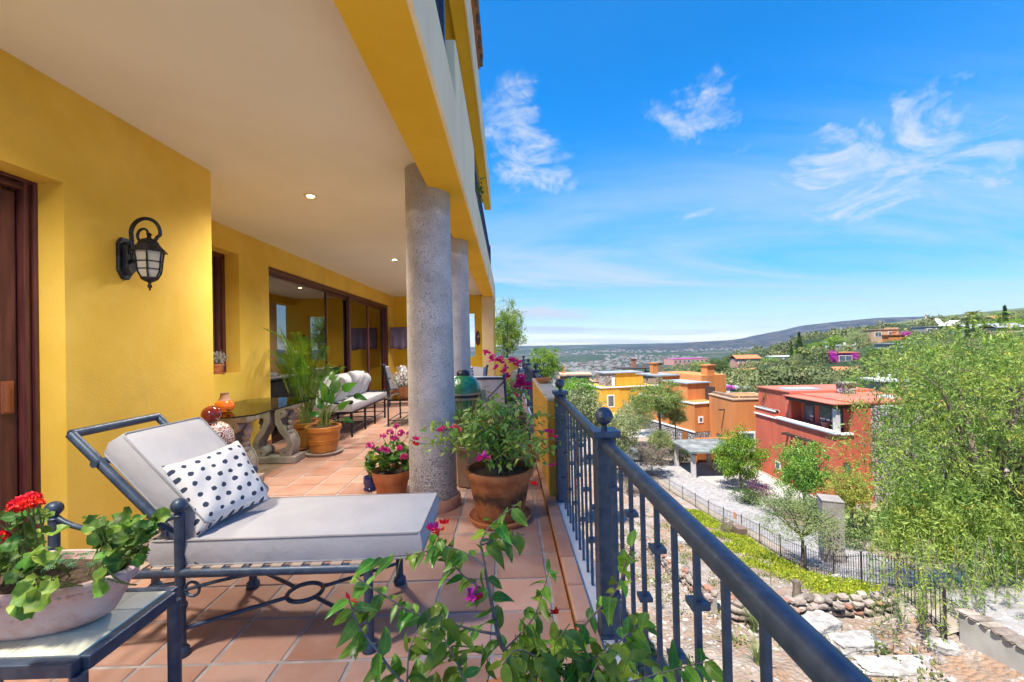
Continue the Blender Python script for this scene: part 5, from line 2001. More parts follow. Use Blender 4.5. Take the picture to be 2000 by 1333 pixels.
# --- carport
t = thing('carport', 'open carport with weathered flat roof on concrete posts beside the road', 'carport', (21.5, 47, -13.2))
MB().box(19.0, 25.0, 44.3, 50.0, -10.45, -10.25).build('roof', mat('weathered_roof', (.11, .12, .115), (.24, .255, .25), .85, .9, bmp=.4, bscale=4), t)
for x, y in ((19.5, 44.9), (19.5, 49.4), (23.3, 49.4), (24.5, 44.9)):
    MB().box(x - .2, x + .2, y - .2, y + .2, -13.4, -10.68).build('post', POSTC, t)
for x in (19.5, 24.5):
    MB().box(x - .14, x + .14, 44.3, 50.0, -10.679, -10.451).build('beam', DARKW, t)
t = thing('garage_door', 'warm brown wooden garage doors behind the carport', 'garage door', (24.6, 51.0, -13.3))
for k in range(4):
    MB().box(22.6 + k * 1.0, 23.54 + k * 1.0, 50.9, 51.0, -13.3, -10.7).build('panel', DOORW, t, bevel=.02)
MB().box(22.4, 27.3, 51.0, 51.3, -13.4, -10.4).build('wall', S_ORA, t)

# --- yellow house
h = House('ochre yellow house with white framed window and stone stair tower', 19.9, 75.0, -14.0, R(12))
h.wall(S_YEL, -3.6, 0, 0, 9, 0, 7.4)
h.wall(S_YEL, .002, 8, .05, 9, 0, 7.35)
for a in ((-3.75, -3.3, -.1, 9.1), (-3.298, 8, -.1, .2)):
    h._b('coping', WHITEP, *a, 7.401, 7.58)
h.wall(S_YEL, .6, 6.2, 3, 8, 7.4, 9.7, None)
h._b('roof', RF_GREY, -1.6, 6.4, 2.8, 8.2, 9.701, 9.86)
h.wall(RUBBLE, -1.4, .599, 2.9, 6, 7.4, 9.7)
h._b('door', WHITEP, -.2, .4, 2.82, 2.9, 7.4, 9.0)
h.window('s', -2.6, -1.2, 4.0, 6.2, 0, WHITEP, .2, 0)
h.wall(S_YEL, -6.0, 2.2, -4.2, -.15, 0, 3.1)
for a in ((-6.1, -5.7, -4.3, -.1), (-5.69, 2.3, -4.3, -4.0)):
    h._b('coping', WHITEP, *a, 3.101, 3.3)
h.done()
# --- brown houses beyond
h = House('grey brown flat roofed house with tan roof slab, beyond the bright tree', at(1097, 745, 112).x, 112, -14, R(-6))
h.wall(S_GRY, 1.5, 7.6, 0, 8, 0, 7.0)
h._b('roof', S_TAN, -.6, 8.0, -.5, 8.4, 7.001, 7.35)
h.wall(S_ORA, -.8, 1.49, 2, 8, 0, 6.2)
h._b('post', S_BRO, 7.2, 7.9, -.3, .3, 0, 7.0)
h._b('wall', S_BRO, 3.0, 7.0, -.12, 0, 2, 6.6)
h.chimney(S_ORA, .6, 4, 7.3, 9.0, .8)
h.done()
h = House('low brown house with plain parapet behind the yellow house', at(1158, 752, 104).x, 104, -14.5, R(-4))
h.wall(S_BRO, 0, 7, 0, 8, 0, 6.3, S_TAN, .2)
h.chimney(S_BRO, 1.5, 3, 6.3, 8.6, .5)
h.done()
h = House('house with dark pergola roof and two brick chimneys behind the yellow house', at(1225, 742, 116).x, 116, -15, R(6))
h.wall(S_TAN, 0, 9, 0, 7, 0, 8.0)
h._b('pergola_roof', DARKW, -1.5, 10, -.8, 7, 9.0, 9.3)
for x in (-1.2, 2, 5, 9.4):
    h._b('post', DARKW, x, x + .25, -.6, -.35, 7.5, 9.0)
h.chimney(mat('chimney_brick', (.24, .10, .07), (.34, .16, .11), .9, 9), 3.4, 3.5, 9.3, 11.6, 1.1)
h.chimney(S_BRO, 8.2, -2.2, 5.5, 10.6, 1.2)
h.done()
# --- hillside houses
def slope_house(label, px, pyb, Y, wpx, hpx, wallm, roof='flat', ang=0.0, dep=None, win=2, roofm=None, extra=None):
    p = at(px, pyb, Y)
    s = Y / F_PX
    w, hh = wpx * s, hpx * s
    d = dep or w * .6
    h = House(label, p.x, p.y, p.z - 1.5, ang, group=None)
    h.wall(wallm, -w / 2, w / 2, 0, d, 0, 1.5 + hh)
    if roof == 'flat':
        h._b('roof', roofm or RF_GREY, -w / 2 - .3, w / 2 + .3, -.3, d + .3, 1.5 + hh + .001, 1.5 + hh + .3)
    else:
        e = .5
        mb = MB().extrude([(-e, 1.5 + hh), (d / 2, 1.5 + hh + d * .20), (d + e, 1.5 + hh), (d + e, 1.5 + hh + .2), (d / 2, 1.5 + hh + d * .20 + .25), (-e, 1.5 + hh + .2)], 'x', -w / 2 - e, w / 2 + e)
        me = bpy.data.meshes.new('roof')
        me.from_pydata(mb.v, [], mb.f)
        me.materials.append(roofm or RF_TILE)
        put('roof', me, h.t)
    for k in range(win):
        a = -w / 2 + w * (k + .5) / win - w * .16 / win * 1.6
        h.window('s', a, a + w * .5 / win, 1.5 + hh * .28, 1.5 + hh * .8, 0, WHITEP if wallm is not S_WHI else DARKW, .12 * min(2, w / 8), 1)
    if extra:
        extra(h, w, hh, d)
    return h.done()


def arch_house(h, w, hh, d):
    h.wall(S_ORA, -w * .1, w * .55, -d * .5, -.02, 0, 1.5 + hh * .42)
    h._b('roof', RF_TILE, -w * .14, w * .6, -d * .55, -.02, 1.5 + hh * .42 + .01, 1.5 + hh * .42 + .4)
    h.chimney(S_ORA, w * .25, -d * .2, 1.5 + hh * .4, 1.5 + hh * .75, 1.0)
    h.wall(S_TAN, w * .2, w * .5, .1, d * .5, 1.5 + hh, 1.5 + hh * 1.2)


def dish_house(h, w, hh, d):
    mb = MB().lathe([(.2, .0), (1.6, .25), (2.6, .9), (2.5, .95), (1.5, .4), (.1, .2)], (0, 0, 0), 20)
    me = bpy.data.meshes.new('dish')
    me.from_pydata(mb.v, [], mb.f)
    me.materials.append(WHITEP)
    put('dish', me, h.t, (-w * .1, 1, 1.5 + hh + 2.2), (R(60), 0, R(25)))
    h._b('dish_post', S_GRY, -w * .1 - .15, -w * .1 + .15, .9, 1.2, 1.5 + hh, 1.5 + hh + 2)
    mb = MB().extrude([(w * .05, 1.5 + hh * .9), (w * .5, 1.5 + hh * 1.85), (w * .5, 1.5 + hh * .9)], 'y', .4, d * .8)
    me = bpy.data.meshes.new('gable')
    me.from_pydata(mb.v, [], mb.f)
    me.materials.append(S_WHI)
    put('gable', me, h.t)


def chim(h, w, hh, d):
    h.chimney(S_WHI, -w * .3, d * .4, 1.5 + hh, 1.5 + hh * 1.45, w * .07)
    h.chimney(S_WHI, w * .25, d * .5, 1.5 + hh, 1.5 + hh * 1.35, w * .07)


slope_house('tan hillside house with low red tiled front wing', 1729, 664, 190, 50, 20, S_TAN, 'flat', R(-5), None, 2, S_TAN, arch_house)
slope_house('long grey white hillside house with large white satellite dish', 1842, 652, 230, 64, 14, S_GRY, 'flat', R(-8), 9, 4, RF_GREY, dish_house)
slope_house('small white cubic house with chimneys on the hillside', 1668, 688, 210, 38, 13, S_WHI, 'flat', R(-10), None, 2, S_WHI, chim)
slope_house('magenta house with broad gridded windows and purple bougainvillea', 1652, 712, 150, 46, 22, S_PUR, 'flat', R(-12), None, 1, RF_TILE)
slope_house('little house with orange tiled roof below the magenta house', 1660, 736, 118, 42, 10, S_PNK, 'gable', R(-12), 5, 2, RF_TILE, chim)
slope_house('low house with dark flat roof left of the orange tiled one', 1615, 741, 112, 30, 8, S_GRY, 'flat', R(-10), 5, 1, mat('dark_roof', (.10, .11, .12), (.16, .17, .18), .7))
slope_house('pink house with one dark window and white rooftop tanks', 1746, 776, 66, 42, 30, S_PNK, 'flat', R(-14), 5, 1, S_WHI, chim)
slope_house('house with orange tiled veranda roof among bushes', 1462, 714, 210, 44, 13, S_PNK, 'gable', R(-6), 8, 3, RF_TILE)
slope_house('small cottage with salmon roof half hidden in scrub', 1470, 732, 165, 22, 6, S_TAN, 'gable', R(-6), 5, 1, RF_TILE)
slope_house('white flat long house on the ridge by the dark cypress', 1537, 703, 260, 46, 6, S_WHI, 'flat', R(-4), 10, 3, S_WHI)
slope_house('pale grey flat roofed house behind the tall eucalyptus', 1762, 680, 160, 52, 8, S_GRY, 'flat', R(-8), 7, 3, RF_GREY)
slope_house('small white house between two cypresses on the hill', 1884, 659, 190, 26, 13, S_WHI, 'flat', R(-10), 6, 2, S_WHI)
slope_house('grey gabled house at the far upper end of the hillside', 1915, 652, 185, 36, 10, S_GRY, 'gable', R(-10), 9, 2, RF_GREY)
slope_house('brown roofed house at the edge of the picture under cypresses', 1975, 652, 175, 48, 12, S_TAN, 'gable', R(-10), 9, 2, RF_GREY)
slope_house('orange roofed house peeping over the ridge top', 1955, 630, 300, 26, 8, S_PNK, 'gable', R(-10), 9, 2, RF_TILE)
slope_house('white pavilion with purple bougainvillea behind the orange house', 1412, 770, 86, 26, 14, S_WHI, 'flat', R(-8), 4, 1, RF_GREY)
slope_house('grey carport roof beside the white pavilion', 1450, 768, 88, 30, 8, S_GRY, 'flat', R(-8), 4, 1, RF_GREY)
slope_house('large white building far off on the ridge', 1598, 660, 420, 36, 5, S_WHI, 'flat', R(-6), 16, 4, RF_GREY)
slope_house('large pinkish magenta building out on the plain', 1350, 712, 900, 74, 11, S_PNK, 'flat', R(8), 40, 8, S_PUR)
slope_house('second white hillside house beneath the cypresses', 1640, 676, 240, 26, 7, S_WHI, 'flat', R(-8), 7, 2, S_WHI)
# shade roof and parked car in the yellow forecourt
p = at(1256, 846, 56)
zg_ = h1(p.x, p.y)
t = thing('shade_roof', 'pale flat shade roof on thin posts in the forecourt left of the orange house', 'shade roof', (p.x, p.y, zg_))
MB().box(p.x - 1.9, p.x + 1.9, p.y - 2.2, p.y + 2.6, zg_ + 2.75, zg_ + 2.87).build('roof', POSTC, t)
for dx in (-1.75, 1.75):
    for dy in (-2.0, 2.4):
        MB().box(p.x + dx - .06, p.x + dx + .06, p.y + dy - .06, p.y + dy + .06, zg_ - .2, zg_ + 2.75).build('post', DARKW, t)
p = at(1250, 866, 52.5)
zg_ = h1(p.x, p.y) + .1
t = thing('parked_car', 'silver grey car parked under trees left of the orange house', 'car', (p.x, p.y, zg_))
CARP = mat('silver_car_paint', (.30, .32, .34), (.34, .36, .38), .25, 3, metal=.5, coat=.6)
prof_ = [(-2.1, .28), (-2.15, .62), (-2.0, .82), (-1.35, .92), (-.75, 1.36), (.55, 1.40), (1.25, .98), (2.0, .86), (2.12, .6), (2.08, .28)]
MB().extrude([(p.x + a, zg_ + b_) for a, b_ in prof_], 'y', p.y - .85, p.y + .85).build('body', CARP, t, bevel=.06)
for sy in (-1, 1):
    MB().extrude([(p.x + a, zg_ + b_) for a, b_ in [(-1.15, .94), (-.7, 1.28), (.5, 1.31), (1.0, .97)]], 'y', p.y + sy * .853, p.y + sy * .865).build('window', PWIN, t)
    for dx in (-1.3, 1.3):
        w_ = MB().lathe([(.31, -.1), (.33, -.05), (.33, .05), (.31, .1)], (0, 0, 0), 18).build('wheel', mat('tyre', (.015, .015, .016), None, .9), t, True)
        w_.rotation_euler = (R(90), 0, 0)
        w_.location = (dx, sy * .80, .33)
        rm_ = MB().lathe([(.2, -.11), (.2, .11)], (0, 0, 0), 12).build('rim', STEEL, None, True)
        rm_.parent = w_
# radio mast
p = at(1809, 640, 420)
t = thing('radio_mast', 'slim red and white radio mast on the far hill', 'mast', p)
sg = 26 * 420 / F_PX / 6
for k in range(6):
    MB().tube([p + Vector((0, 0, k * sg)), p + Vector((0, 0, (k + 1) * sg))], .45, 6).build('section', RF_RED if k % 2 else WHITEP, t)
# the town on the plain: a mass of tiny houses
rs = np.random.RandomState(5)
n = 3600
ang_ = np.radians(rs.uniform(-2, 44, n))
r_ = 900 * (5200 / 900) ** rs.rand(n)
X, Y = r_ * np.sin(ang_), r_ * np.cos(ang_)
cl_ = np.array([noise.fractal((a * .0016, b * .0010, 3), 1, 2, 4) for a, b in zip(X, Y)])
k = cl_ > .06
X, Y = X[k], Y[k]
Z = H(X, Y)
n = len(X)
s = rs.uniform(7, 20, n) * (.6 + r_[k] / 4500)
hgt = rs.uniform(3.5, 8, n) * (.7 + r_[k] / 5000)
cb = np.array([(-.5, -.5, -1.0), (.5, -.5, -1.0), (.5, .5, -1.0), (-.5, .5, -1.0), (-.5, -.5, 1), (.5, -.5, 1), (.5, .5, 1), (-.5, .5, 1)])
V = cb[None] * np.stack([s, s * .6, hgt], 1)[:, None, :] + np.stack([X, Y, Z], 1)[:, None, :]
fq = np.array([(4, 5, 6, 7), (0, 1, 5, 4), (1, 2, 6, 5), (2, 3, 7, 6), (3, 0, 4, 7)])
F = fq[None] + (np.arange(n) * 8)[:, None, None]
o = put('town', np_mesh('town', V.reshape(-1, 3), F.reshape(-1, 4), mat('town_walls', (.14, .10, .085), (.36, .34, .32), .9, .011, 3, lo=.4, hi=.55)))
tag(o, kind='stuff')
# ---------------------------------------------------------------- trees and shrubs
T_BRI = leafmat('bright_green_foliage', (.09, .23, .02), (.25, .42, .035), 1.1, .18, .3, .55)
T_OLI = leafmat('olive_foliage', (.14, .185, .055), (.30, .33, .11), .5, .2, .25, .6)
T_DAR = leafmat('dark_green_foliage', (.035, .085, .02), (.10, .17, .035), .6, .2, .2, .6)
T_GRY = leafmat('grey_green_foliage', (.15, .20, .085), (.31, .35, .16), .4, .2, .25, .65)
T_YEL = leafmat('yellow_green_foliage', (.12, .19, .03), (.31, .34, .06), .55, .15, .3, .55, c3=(.42, .36, .06))
T_PEP = leafmat('pepper_tree_foliage', (.11, .21, .04), (.32, .42, .085), .7, 0, .4, .55, c3=(.50, .45, .08))
T_DRY = leafmat('dry_brown_foliage', (.15, .12, .09), (.27, .23, .17), .8, .15, .2, .8)


def crown_pts(n_clump, per, sig, seed, shell=.55, flat=0.0, gaps=.0):
    rs = np.random.RandomState(seed)
    d = rs.randn(n_clump, 3)
    d /= np.linalg.norm(d, axis=1)[:, None]
    r = (shell + (1 - shell) * rs.rand(n_clump)) ** .8
    C = d * r[:, None]
    bump_ = np.array([noise.noise(Vector(q) * 1.7 + Vector((seed, 0, 0))) for q in d])
    C *= (1 + .30 * bump_)[:, None]
    if flat:
        C[:, 2] = np.where(C[:, 2] < 0, C[:, 2] * flat, C[:, 2])
    cnt = (per * (.5 + rs.rand(n_clump))).astype(int)
    P = np.repeat(C, cnt, 0)
    s = np.repeat(sig * (.6 + .8 * rs.rand(n_clump)), cnt)
    P = P + rs.randn(len(P), 3) * s[:, None] * np.array([1, 1, .75])
    return P, rs, C


CROWNS = {}


def crown_mesh(kind, seed, material):
    key = (kind, seed, material.name)
    if key in CROWNS:
        return CROWNS[key]
    spec = {'dense': (110, 48, .13, .10, .55, .1, .55), 'dense_l': (220, 54, .10, .075, .5, .2, .45), 'airy': (64, 40, .13, .07, .45, .2, .3), 'airy_l': (230, 56, .085, .066, .45, .3, .25),
            'feather': (110, 54, .12, .10, .22, .7, .35), 'feather_l': (260, 58, .085, .085, .24, .7, .3), 'wisp': (46, 30, .12, .06, .3, .1, .15), 'acacia': (210, 46, .10, .05, .34, .2, .2), 'shrub': (60, 30, .17, .12, .5, 0, .4)}[kind]
    n, per, sig, size, asp, droop, shell = spec
    P, rs, C = crown_pts(n, per, sig, seed + 100, shell, .8)
    V, F = leaf_quads(P, size, rs, asp, droop)
    me = np_mesh('crown', V, F, material)
    CROWNS[key] = me
    return me


def tree(label, kind, px, top, bot, wpx, Y, material, seed=0, tr=.12, name='tree', group=None, cat='tree', limbs=6, lean=0.0, ground=None, barkm=None):
    s = Y / F_PX
    c = at(px, (top + bot) / 2, Y)
    rx, rz = wpx * s / 2 * .86, (bot - top) * s / 2 * .88
    gx, gy = c.x + lean, Y
    zg = (h1(gx, gy) if ground is None else ground) - .15
    t = thing(name, label, cat, (gx, gy, zg), group=group)
    rs_ = random.Random(seed * 77 + int(px))
    lo_ = max(c.z - rz * .9, zg + .3)
    if zg < c.z - rz * .5:
        mb = MB()
        fork = Vector((c.x + lean * .2, gy, lo_ + (c.z - lo_) * .25))
        b0 = Vector((gx, gy, zg))
        mid = b0.lerp(fork, .5) + Vector((rs_.uniform(-.3, .3) * rx * .3, 0, 0))
        mb.tube(arc(b0, mid, fork, 5), [tr * (1 - .35 * i / 5) for i in range(6)], 8)
        for k in range(limbs):
            a = 6.28 * (k + rs_.random() * .6) / limbs
            e = c + Vector((math.cos(a) * rx * rs_.uniform(.45, .85), math.sin(a) * rx * rs_.uniform(.4, .8), rz * rs_.uniform(-.15, .75)))
            m_ = fork.lerp(e, .5) + Vector((0, 0, rz * .12))
            pth = arc(fork, m_, e, 5)
            mb.tube(pth, [tr * .55 * (1 - .8 * i / 5) for i in range(6)], 6)
            for q in range(2):
                st = pth[2 + q]
                e2 = st + Vector((rs_.uniform(-1, 1) * rx * .4, rs_.uniform(-1, 1) * rx * .4, rz * rs_.uniform(.1, .5)))
                mb.tube([st, st.lerp(e2, .5) + Vector((0, 0, rz * .05)), e2], [tr * .28, tr * .2, tr * .07], 5)
        mb.build('trunk', barkm or BARK, t, True)
    o = put('crown', crown_mesh(kind, seed, material), t, c - t.location, (0, 0, rs_.uniform(0, 6.28)), (rx, rx, rz))
    return t


# beside and below the terrace
tree('airy tall tree with seed pods beyond the far end pillar', 'airy_l', 990, 585, 712, 92, 17, leafmat('light_green_foliage', (.12, .22, .03), (.25, .34, .06), 1.5, .1, .3), 1, .07, limbs=8)
tree('fresh green feathery tree beyond the last railing posts', 'airy_l', 1063, 672, 760, 86, 22, T_BRI, 2, .09)
tree('bright lime green bushy tree left of the yellow house', 'dense_l', 1128, 738, 800, 96, 52, T_BRI, 3, .16)
tree('grey olive feathery tree just outside the short railing', 'dense_l', 1126, 748, 872, 132, 30, T_GRY, 4, .14)
tree('olive bush tree low behind the near post ball', 'dense_l', 1208, 800, 900, 92, 44, T_GRY, 5, .12)
tree('tall open tree with forked trunk before the orange house', 'feather_l', 1286, 738, 822, 124, 54, leafmat('loose_green_foliage', (.14, .22, .05), (.30, .38, .11), .8, .1, .3), 6, .22, limbs=8)
tree('lower leafy side of a tree shading the long orange house', 'feather_l', 1318, 790, 835, 58, 55, T_OLI, 7, .10)
tree('feathery tree leaning over the yellow forecourt', 'feather_l', 1240, 772, 852, 84, 60, T_GRY, 8, .14)
tree('small rounded tree with dark trunk by the parked courtyard', 'dense_l', 1290, 838, 885, 56, 50, T_OLI, 9, .18)
tree('bare brown shrub tree at the road bend', 'airy_l', 1272, 866, 918, 96, 46, T_DRY, 10, .08)
tree('bright green street tree in front of the driveway', 'dense_l', 1444, 832, 948, 104, 41, T_BRI, 11, .13)
tree('rounder green street tree before the brick red wall', 'airy_l', 1568, 852, 988, 130, 33, leafmat('mid_green_foliage', (.10, .22, .03), (.25, .38, .06), 1.2, .1, .3), 12, .12, limbs=8)
tree('leafy green tree at the corner under the rubble wall', 'airy_l', 1662, 905, 1015, 84, 27, T_YEL, 13, .12)
tree('thin crooked acacia with feathery crown by the picket fence', 'acacia', 1566, 958, 1072, 210, 20.5, leafmat('acacia_foliage', (.13, .19, .06), (.24, .29, .10), 1.0, 0, .3), 14, .10, limbs=9, lean=-.1)
for px, top, bot, w, Y, mt_, lab in [(1330, 880, 925, 70, 51, T_DAR, 'dark green hedge bush under the carport edge'), (1462, 955, 990, 92, 37, T_DAR, 'low dark green hedge beside the driveway'),
                                     (1530, 965, 1010, 100, 33, T_DAR, 'dark leafy shrub in front of the red house wall'), (1590, 950, 1015, 84, 31, T_DAR, 'dark shrub beneath the round green street tree'),
                                     (1480, 925, 958, 60, 38.5, leafmat('purple_shrub', (.10, .03, .07), (.24, .05, .16), 1.5), 'purple flowering shrub at the red house wall'),
                                     (1190, 850, 920, 70, 48, T_OLI, 'olive shrub beyond the near post, low on the slope'), (1660, 1030, 1090, 70, 24, T_DAR, 'dark shrub behind the grey gate pillar'),
                                     (1235, 905, 950, 60, 40, T_DRY, 'dry brown shrub inside the far fence'), (1420, 990, 1020, 40, 27.5, T_DRY, 'dry shrub beside the utility box')]:
    s = Y / F_PX
    p = at(px, bot, Y)
    zg = h1(p.x, p.y) if Y > 30 else gz(p.x, p.y)
    hh = (bot - top) * s / 2
    o = put('shrub', crown_mesh('shrub', int(px) % 4, mt_), None, (p.x, p.y, zg + hh * .8), (0, 0, px * .1), (w * s / 2 * .85, w * s / 2 * .7, hh))
    tag(o, lab, 'shrub')

# hillside trees: px, top, bottom, width, distance, kind, material, label
HT = [(1462, 718, 752, 76, 150, 'dense', T_OLI, 'wide olive scrub tree above the orange house roofs'), (1368, 704, 732, 46, 200, 'dense', T_OLI, 'olive tree with rounded crown near the magenta plain building'),
      (1404, 702, 730, 44, 190, 'dense', T_DAR, 'dark rounded tree at the left foot of the hillside'), (1390, 728, 750, 60, 150, 'dense', T_OLI, 'low olive tree line tree behind the orange chimney'),
      (1486, 722, 768, 78, 118, 'dense', T_OLI, 'brown olive tree rising behind the white pavilion'), (1535, 712, 768, 82, 108, 'dense', T_OLI, 'large olive tree behind the red house roof'),
      (1582, 735, 772, 70, 98, 'dense', T_GRY, 'grey green tree left above the red roof'), (1668, 738, 776, 96, 84, 'dense', T_DAR, 'broad deep green tree directly above the red roof'),
      (1625, 738, 768, 60, 92, 'dense', T_GRY, 'pale grey tree below the dark flat roofed house'), (1505, 698, 722, 56, 215, 'dense', T_BRI, 'fresh green tree left of the hillside palms'),
      (1552, 702, 730, 44, 170, 'dense', T_OLI, 'olive tree under the dark ridge cypress'), (1590, 712, 742, 60, 140, 'dense', T_OLI, 'olive tree between palms and magenta house'),
      (1618, 690, 716, 40, 200, 'dense', T_BRI, 'light green tree left of the magenta house'), (1676, 642, 680, 60, 195, 'feather', T_GRY, 'tall grey eucalyptus left of the tan house'),
      (1632, 656, 684, 50, 230, 'dense', T_BRI, 'light green ridge tree left of the eucalyptus'), (1600, 668, 690, 46, 270, 'dense', T_BRI, 'fresh green tree on the skyline ridge'),
      (1706, 706, 730, 38, 128, 'dense', T_BRI, 'vivid green round tree right of the orange tiled house'), (1712, 680, 706, 50, 150, 'dense', T_DAR, 'dark green tree right of the magenta house'),
      (1756, 690, 745, 76, 112, 'feather', T_GRY, 'large grey green tree right of the vivid round one'), (1800, 652, 672, 44, 200, 'dense', T_BRI, 'light green tree under the tan house'),
      (1775, 644, 668, 40, 220, 'dense', T_OLI, 'olive tree right of the tan house'), (1850, 650, 668, 56, 200, 'dense', T_OLI, 'olive tree in front of the long white house'),
      (1925, 628, 650, 60, 210, 'dense', T_BRI, 'green tree between fan palm and pair of cypresses'), (1985, 622, 646, 60, 200, 'dense', T_BRI, 'green tree at the right edge under the skyline'),
      (1700, 742, 785, 66, 78, 'dense', T_DAR, 'green tree between red roof and pink house'), (1800, 700, 760, 110, 88, 'feather', T_GRY, 'grey green tree behind the big pepper tree top'),
      (1900, 680, 740, 120, 80, 'feather', T_OLI, 'olive tree behind the pepper tree near the frame edge'), (1560, 682, 700, 34, 260, 'dense', T_BRI, 'small green tree by the ridge cypress foot'),
      (1430, 694, 710, 36, 260, 'dense', T_DAR, 'small dark tree far at the hillside foot'), (1515, 735, 765, 50, 100, 'dense', T_GRY, 'greyish scrub tree between two large olive ones'),
      (1640, 716, 738, 34, 128, 'dense', T_OLI, 'olive bush tree left of the orange tiled house'), (1860, 640, 655, 40, 240, 'dense', T_BRI, 'green shrub tree beside the white satellite dish'),
      (1740, 722, 748, 50, 98, 'dense', T_OLI, 'olive tree above the pink house'), (1770, 745, 800, 70, 60, 'dense', T_DAR, 'dark green tree right of the pink house'),
      (1330, 722, 745, 50, 210, 'dense', T_OLI, 'olive tree behind the brick chimneys'), (1215, 728, 752, 44, 150, 'dense', T_DAR, 'dark tree behind the low brown house'),
      (1085, 752, 790, 44, 60, 'dense', T_BRI, 'bright green tree behind the short railing, nearest the pier'), (1300, 735, 752, 40, 170, 'dense', T_BRI, 'light green tree beside the orange chimney')]
for k, (px, top, bot, w, Y, kind, mt_, lab) in enumerate(HT):
    tree(lab, kind, px, top, bot, w, Y, mt_, k % 5, .2, limbs=4, group='trees on the hillside')


def cypress(label, px, top, bot, wpx, Y):
    p = at(px, bot, Y)
    s = Y / F_PX
    zg = min(h1(p.x, p.y), p.z)
    hh = at(px, top, Y).z - zg
    w = wpx * s / 2
    t = thing('cypress_tree', label, 'cypress', (p.x, p.y, zg), group='cypresses on the hillside')
    MB().tube([(p.x, p.y, zg - .3), (p.x, p.y, zg + hh * .5)], [.2, .08], 6).build('trunk', BARK, t, True)
    rs = np.random.RandomState(int(px))
    n = 1500
    z = rs.rand(n) ** .8
    r = w * np.minimum(1, (1 - z) * 1.5) ** .75 * (.55 + .5 * rs.rand(n)) * np.minimum(1, .45 + z * 4)
    a = rs.rand(n) * 6.28
    P = np.stack([r * np.cos(a), r * np.sin(a), .04 * hh + z * hh * .95], 1)
    V, F = leaf_quads(P, hh * .055, rs, .45, -1.0, .5)
    put('crown', np_mesh('crown', V, F, T_DAR), t)


for a in [('dark slim cypress on the left ridge, tall one', 1562, 650, 700, 12, 250), ('smaller dark cypress left of the tall ridge one', 1546, 668, 700, 6, 250), ('tallest cypress near the right frame edge', 1964, 598, 650, 11, 190),
          ('shorter cypress just left of the tallest one', 1953, 614, 650, 9, 195), ('cypress beside the small white hill house', 1890, 628, 664, 9, 185), ('cypress left of the small white hill house', 1872, 634, 662, 8, 186)]:
    cypress(*a)


def frond_mesh(name, ln, pairs, leaf, w, arch, material, seed, vee=.5):
    """feather leaf: arching rib along +x, leaflets both sides"""
    rs = np.random.RandomState(seed)
    V, F = [], []

    def pt(t):
        return np.array([ln * (t - .22 * arch * t * t), 0, ln * (.55 * t - arch * .75 * t * t)])
    n = 10
    for i in range(n):
        a, b_ = pt(i / n), pt((i + 1) / n)
        q = .010 * (1 - i / n) + .003
        k = len(V)
        V += [a + [0, q, 0], a - [0, q, 0], b_ - [0, q, 0], b_ + [0, q, 0]]
        F.append((k, k + 1, k + 2, k + 3))
    for i in range(pairs):
        t = .16 + .84 * i / (pairs - 1)
        b0 = pt(t)
        tg = pt(min(t + .02, 1.02)) - b0
        tg /= np.linalg.norm(tg)
        L_ = leaf * (1 - abs(t - .45) * .9) * (.85 + .3 * rs.rand())
        for sd_ in (1, -1):
            d = tg * .75 + np.array([0, sd_ * .85, 0]) + np.array([0, 0, vee * .35 - .1 * rs.rand()])
            d /= np.linalg.norm(d)
            tip = b0 + d * L_ + np.array([0, 0, -.30 * L_ * (.6 + .6 * rs.rand())])
            m_ = b0 + d * L_ * .5
            wv = np.cross(d, [0, 0, 1.0])
            wv = wv / np.linalg.norm(wv) * w
            k = len(V)
            V += [b0 - wv * .3, m_ - wv, tip, m_ + wv]
            F.append((k, k + 1, k + 2, k + 3))
    return np_mesh(name, np.array(V), np.array(F), material)


def palm(label, px, top, bot, Y, r_px, n=34):
    p = at(px, bot, Y)
    s = Y / F_PX
    zg = min(h1(p.x, p.y), p.z)
    ct = at(px, top, Y) - Vector((0, 0, r_px * s * .6))
    t = thing('fan_palm', label, 'palm tree', (p.x, p.y, zg), group='palms on the hillside')
    MB().tube([(p.x, p.y, zg - .3), (ct.x, ct.y, ct.z)], [.38, .3], 8).build('trunk', BARK, t, True)
    R_ = r_px * s
    me = frond_mesh('frond', R_, 12, R_ * .55, R_ * .035, .75, T_OLI, 5)
    for k in range(n):
        put('frond', me, t, ct - t.location, (random.uniform(-.3, .3), random.uniform(-.9, 1.0), k * 2.4))


palm('tall fan palm on the skyline beside the white house', 1900, 609, 668, 165, 15)
palm('short palm under the left ridge cypress', 1571, 678, 712, 190, 13, 26)
palm('short bushy palm left of the magenta house', 1607, 686, 714, 185, 11, 26)
palm('little palm top beside the tan house', 1745, 640, 652, 205, 9, 20)
# purple bougainvilleas out on the hillside
for px, py, Y, w, hh, lab in [(1628, 694, 149, 22, 20, 'purple bougainvillea climbing the left of the magenta house'), (1672, 697, 148, 22, 18, 'purple bougainvillea covering the right of the magenta house'),
                              (1428, 757, 84, 26, 9, 'vivid purple bougainvillea on the white pavilion roof'), (1652, 718, 146, 36, 7, 'purple flowers hanging below the gridded windows'), (1768, 652, 185, 16, 9, 'pink flowering shrub right of the tan house')]:
    s = Y / F_PX
    p = at(px, py, Y)
    o = put('flowering_bush', crown_mesh('shrub', 2, P_PURP), None, p, (0, 0, px), (w * s / 2, w * s / 2 * .6, hh * s / 2))
    tag(o, lab, 'bougainvillea')
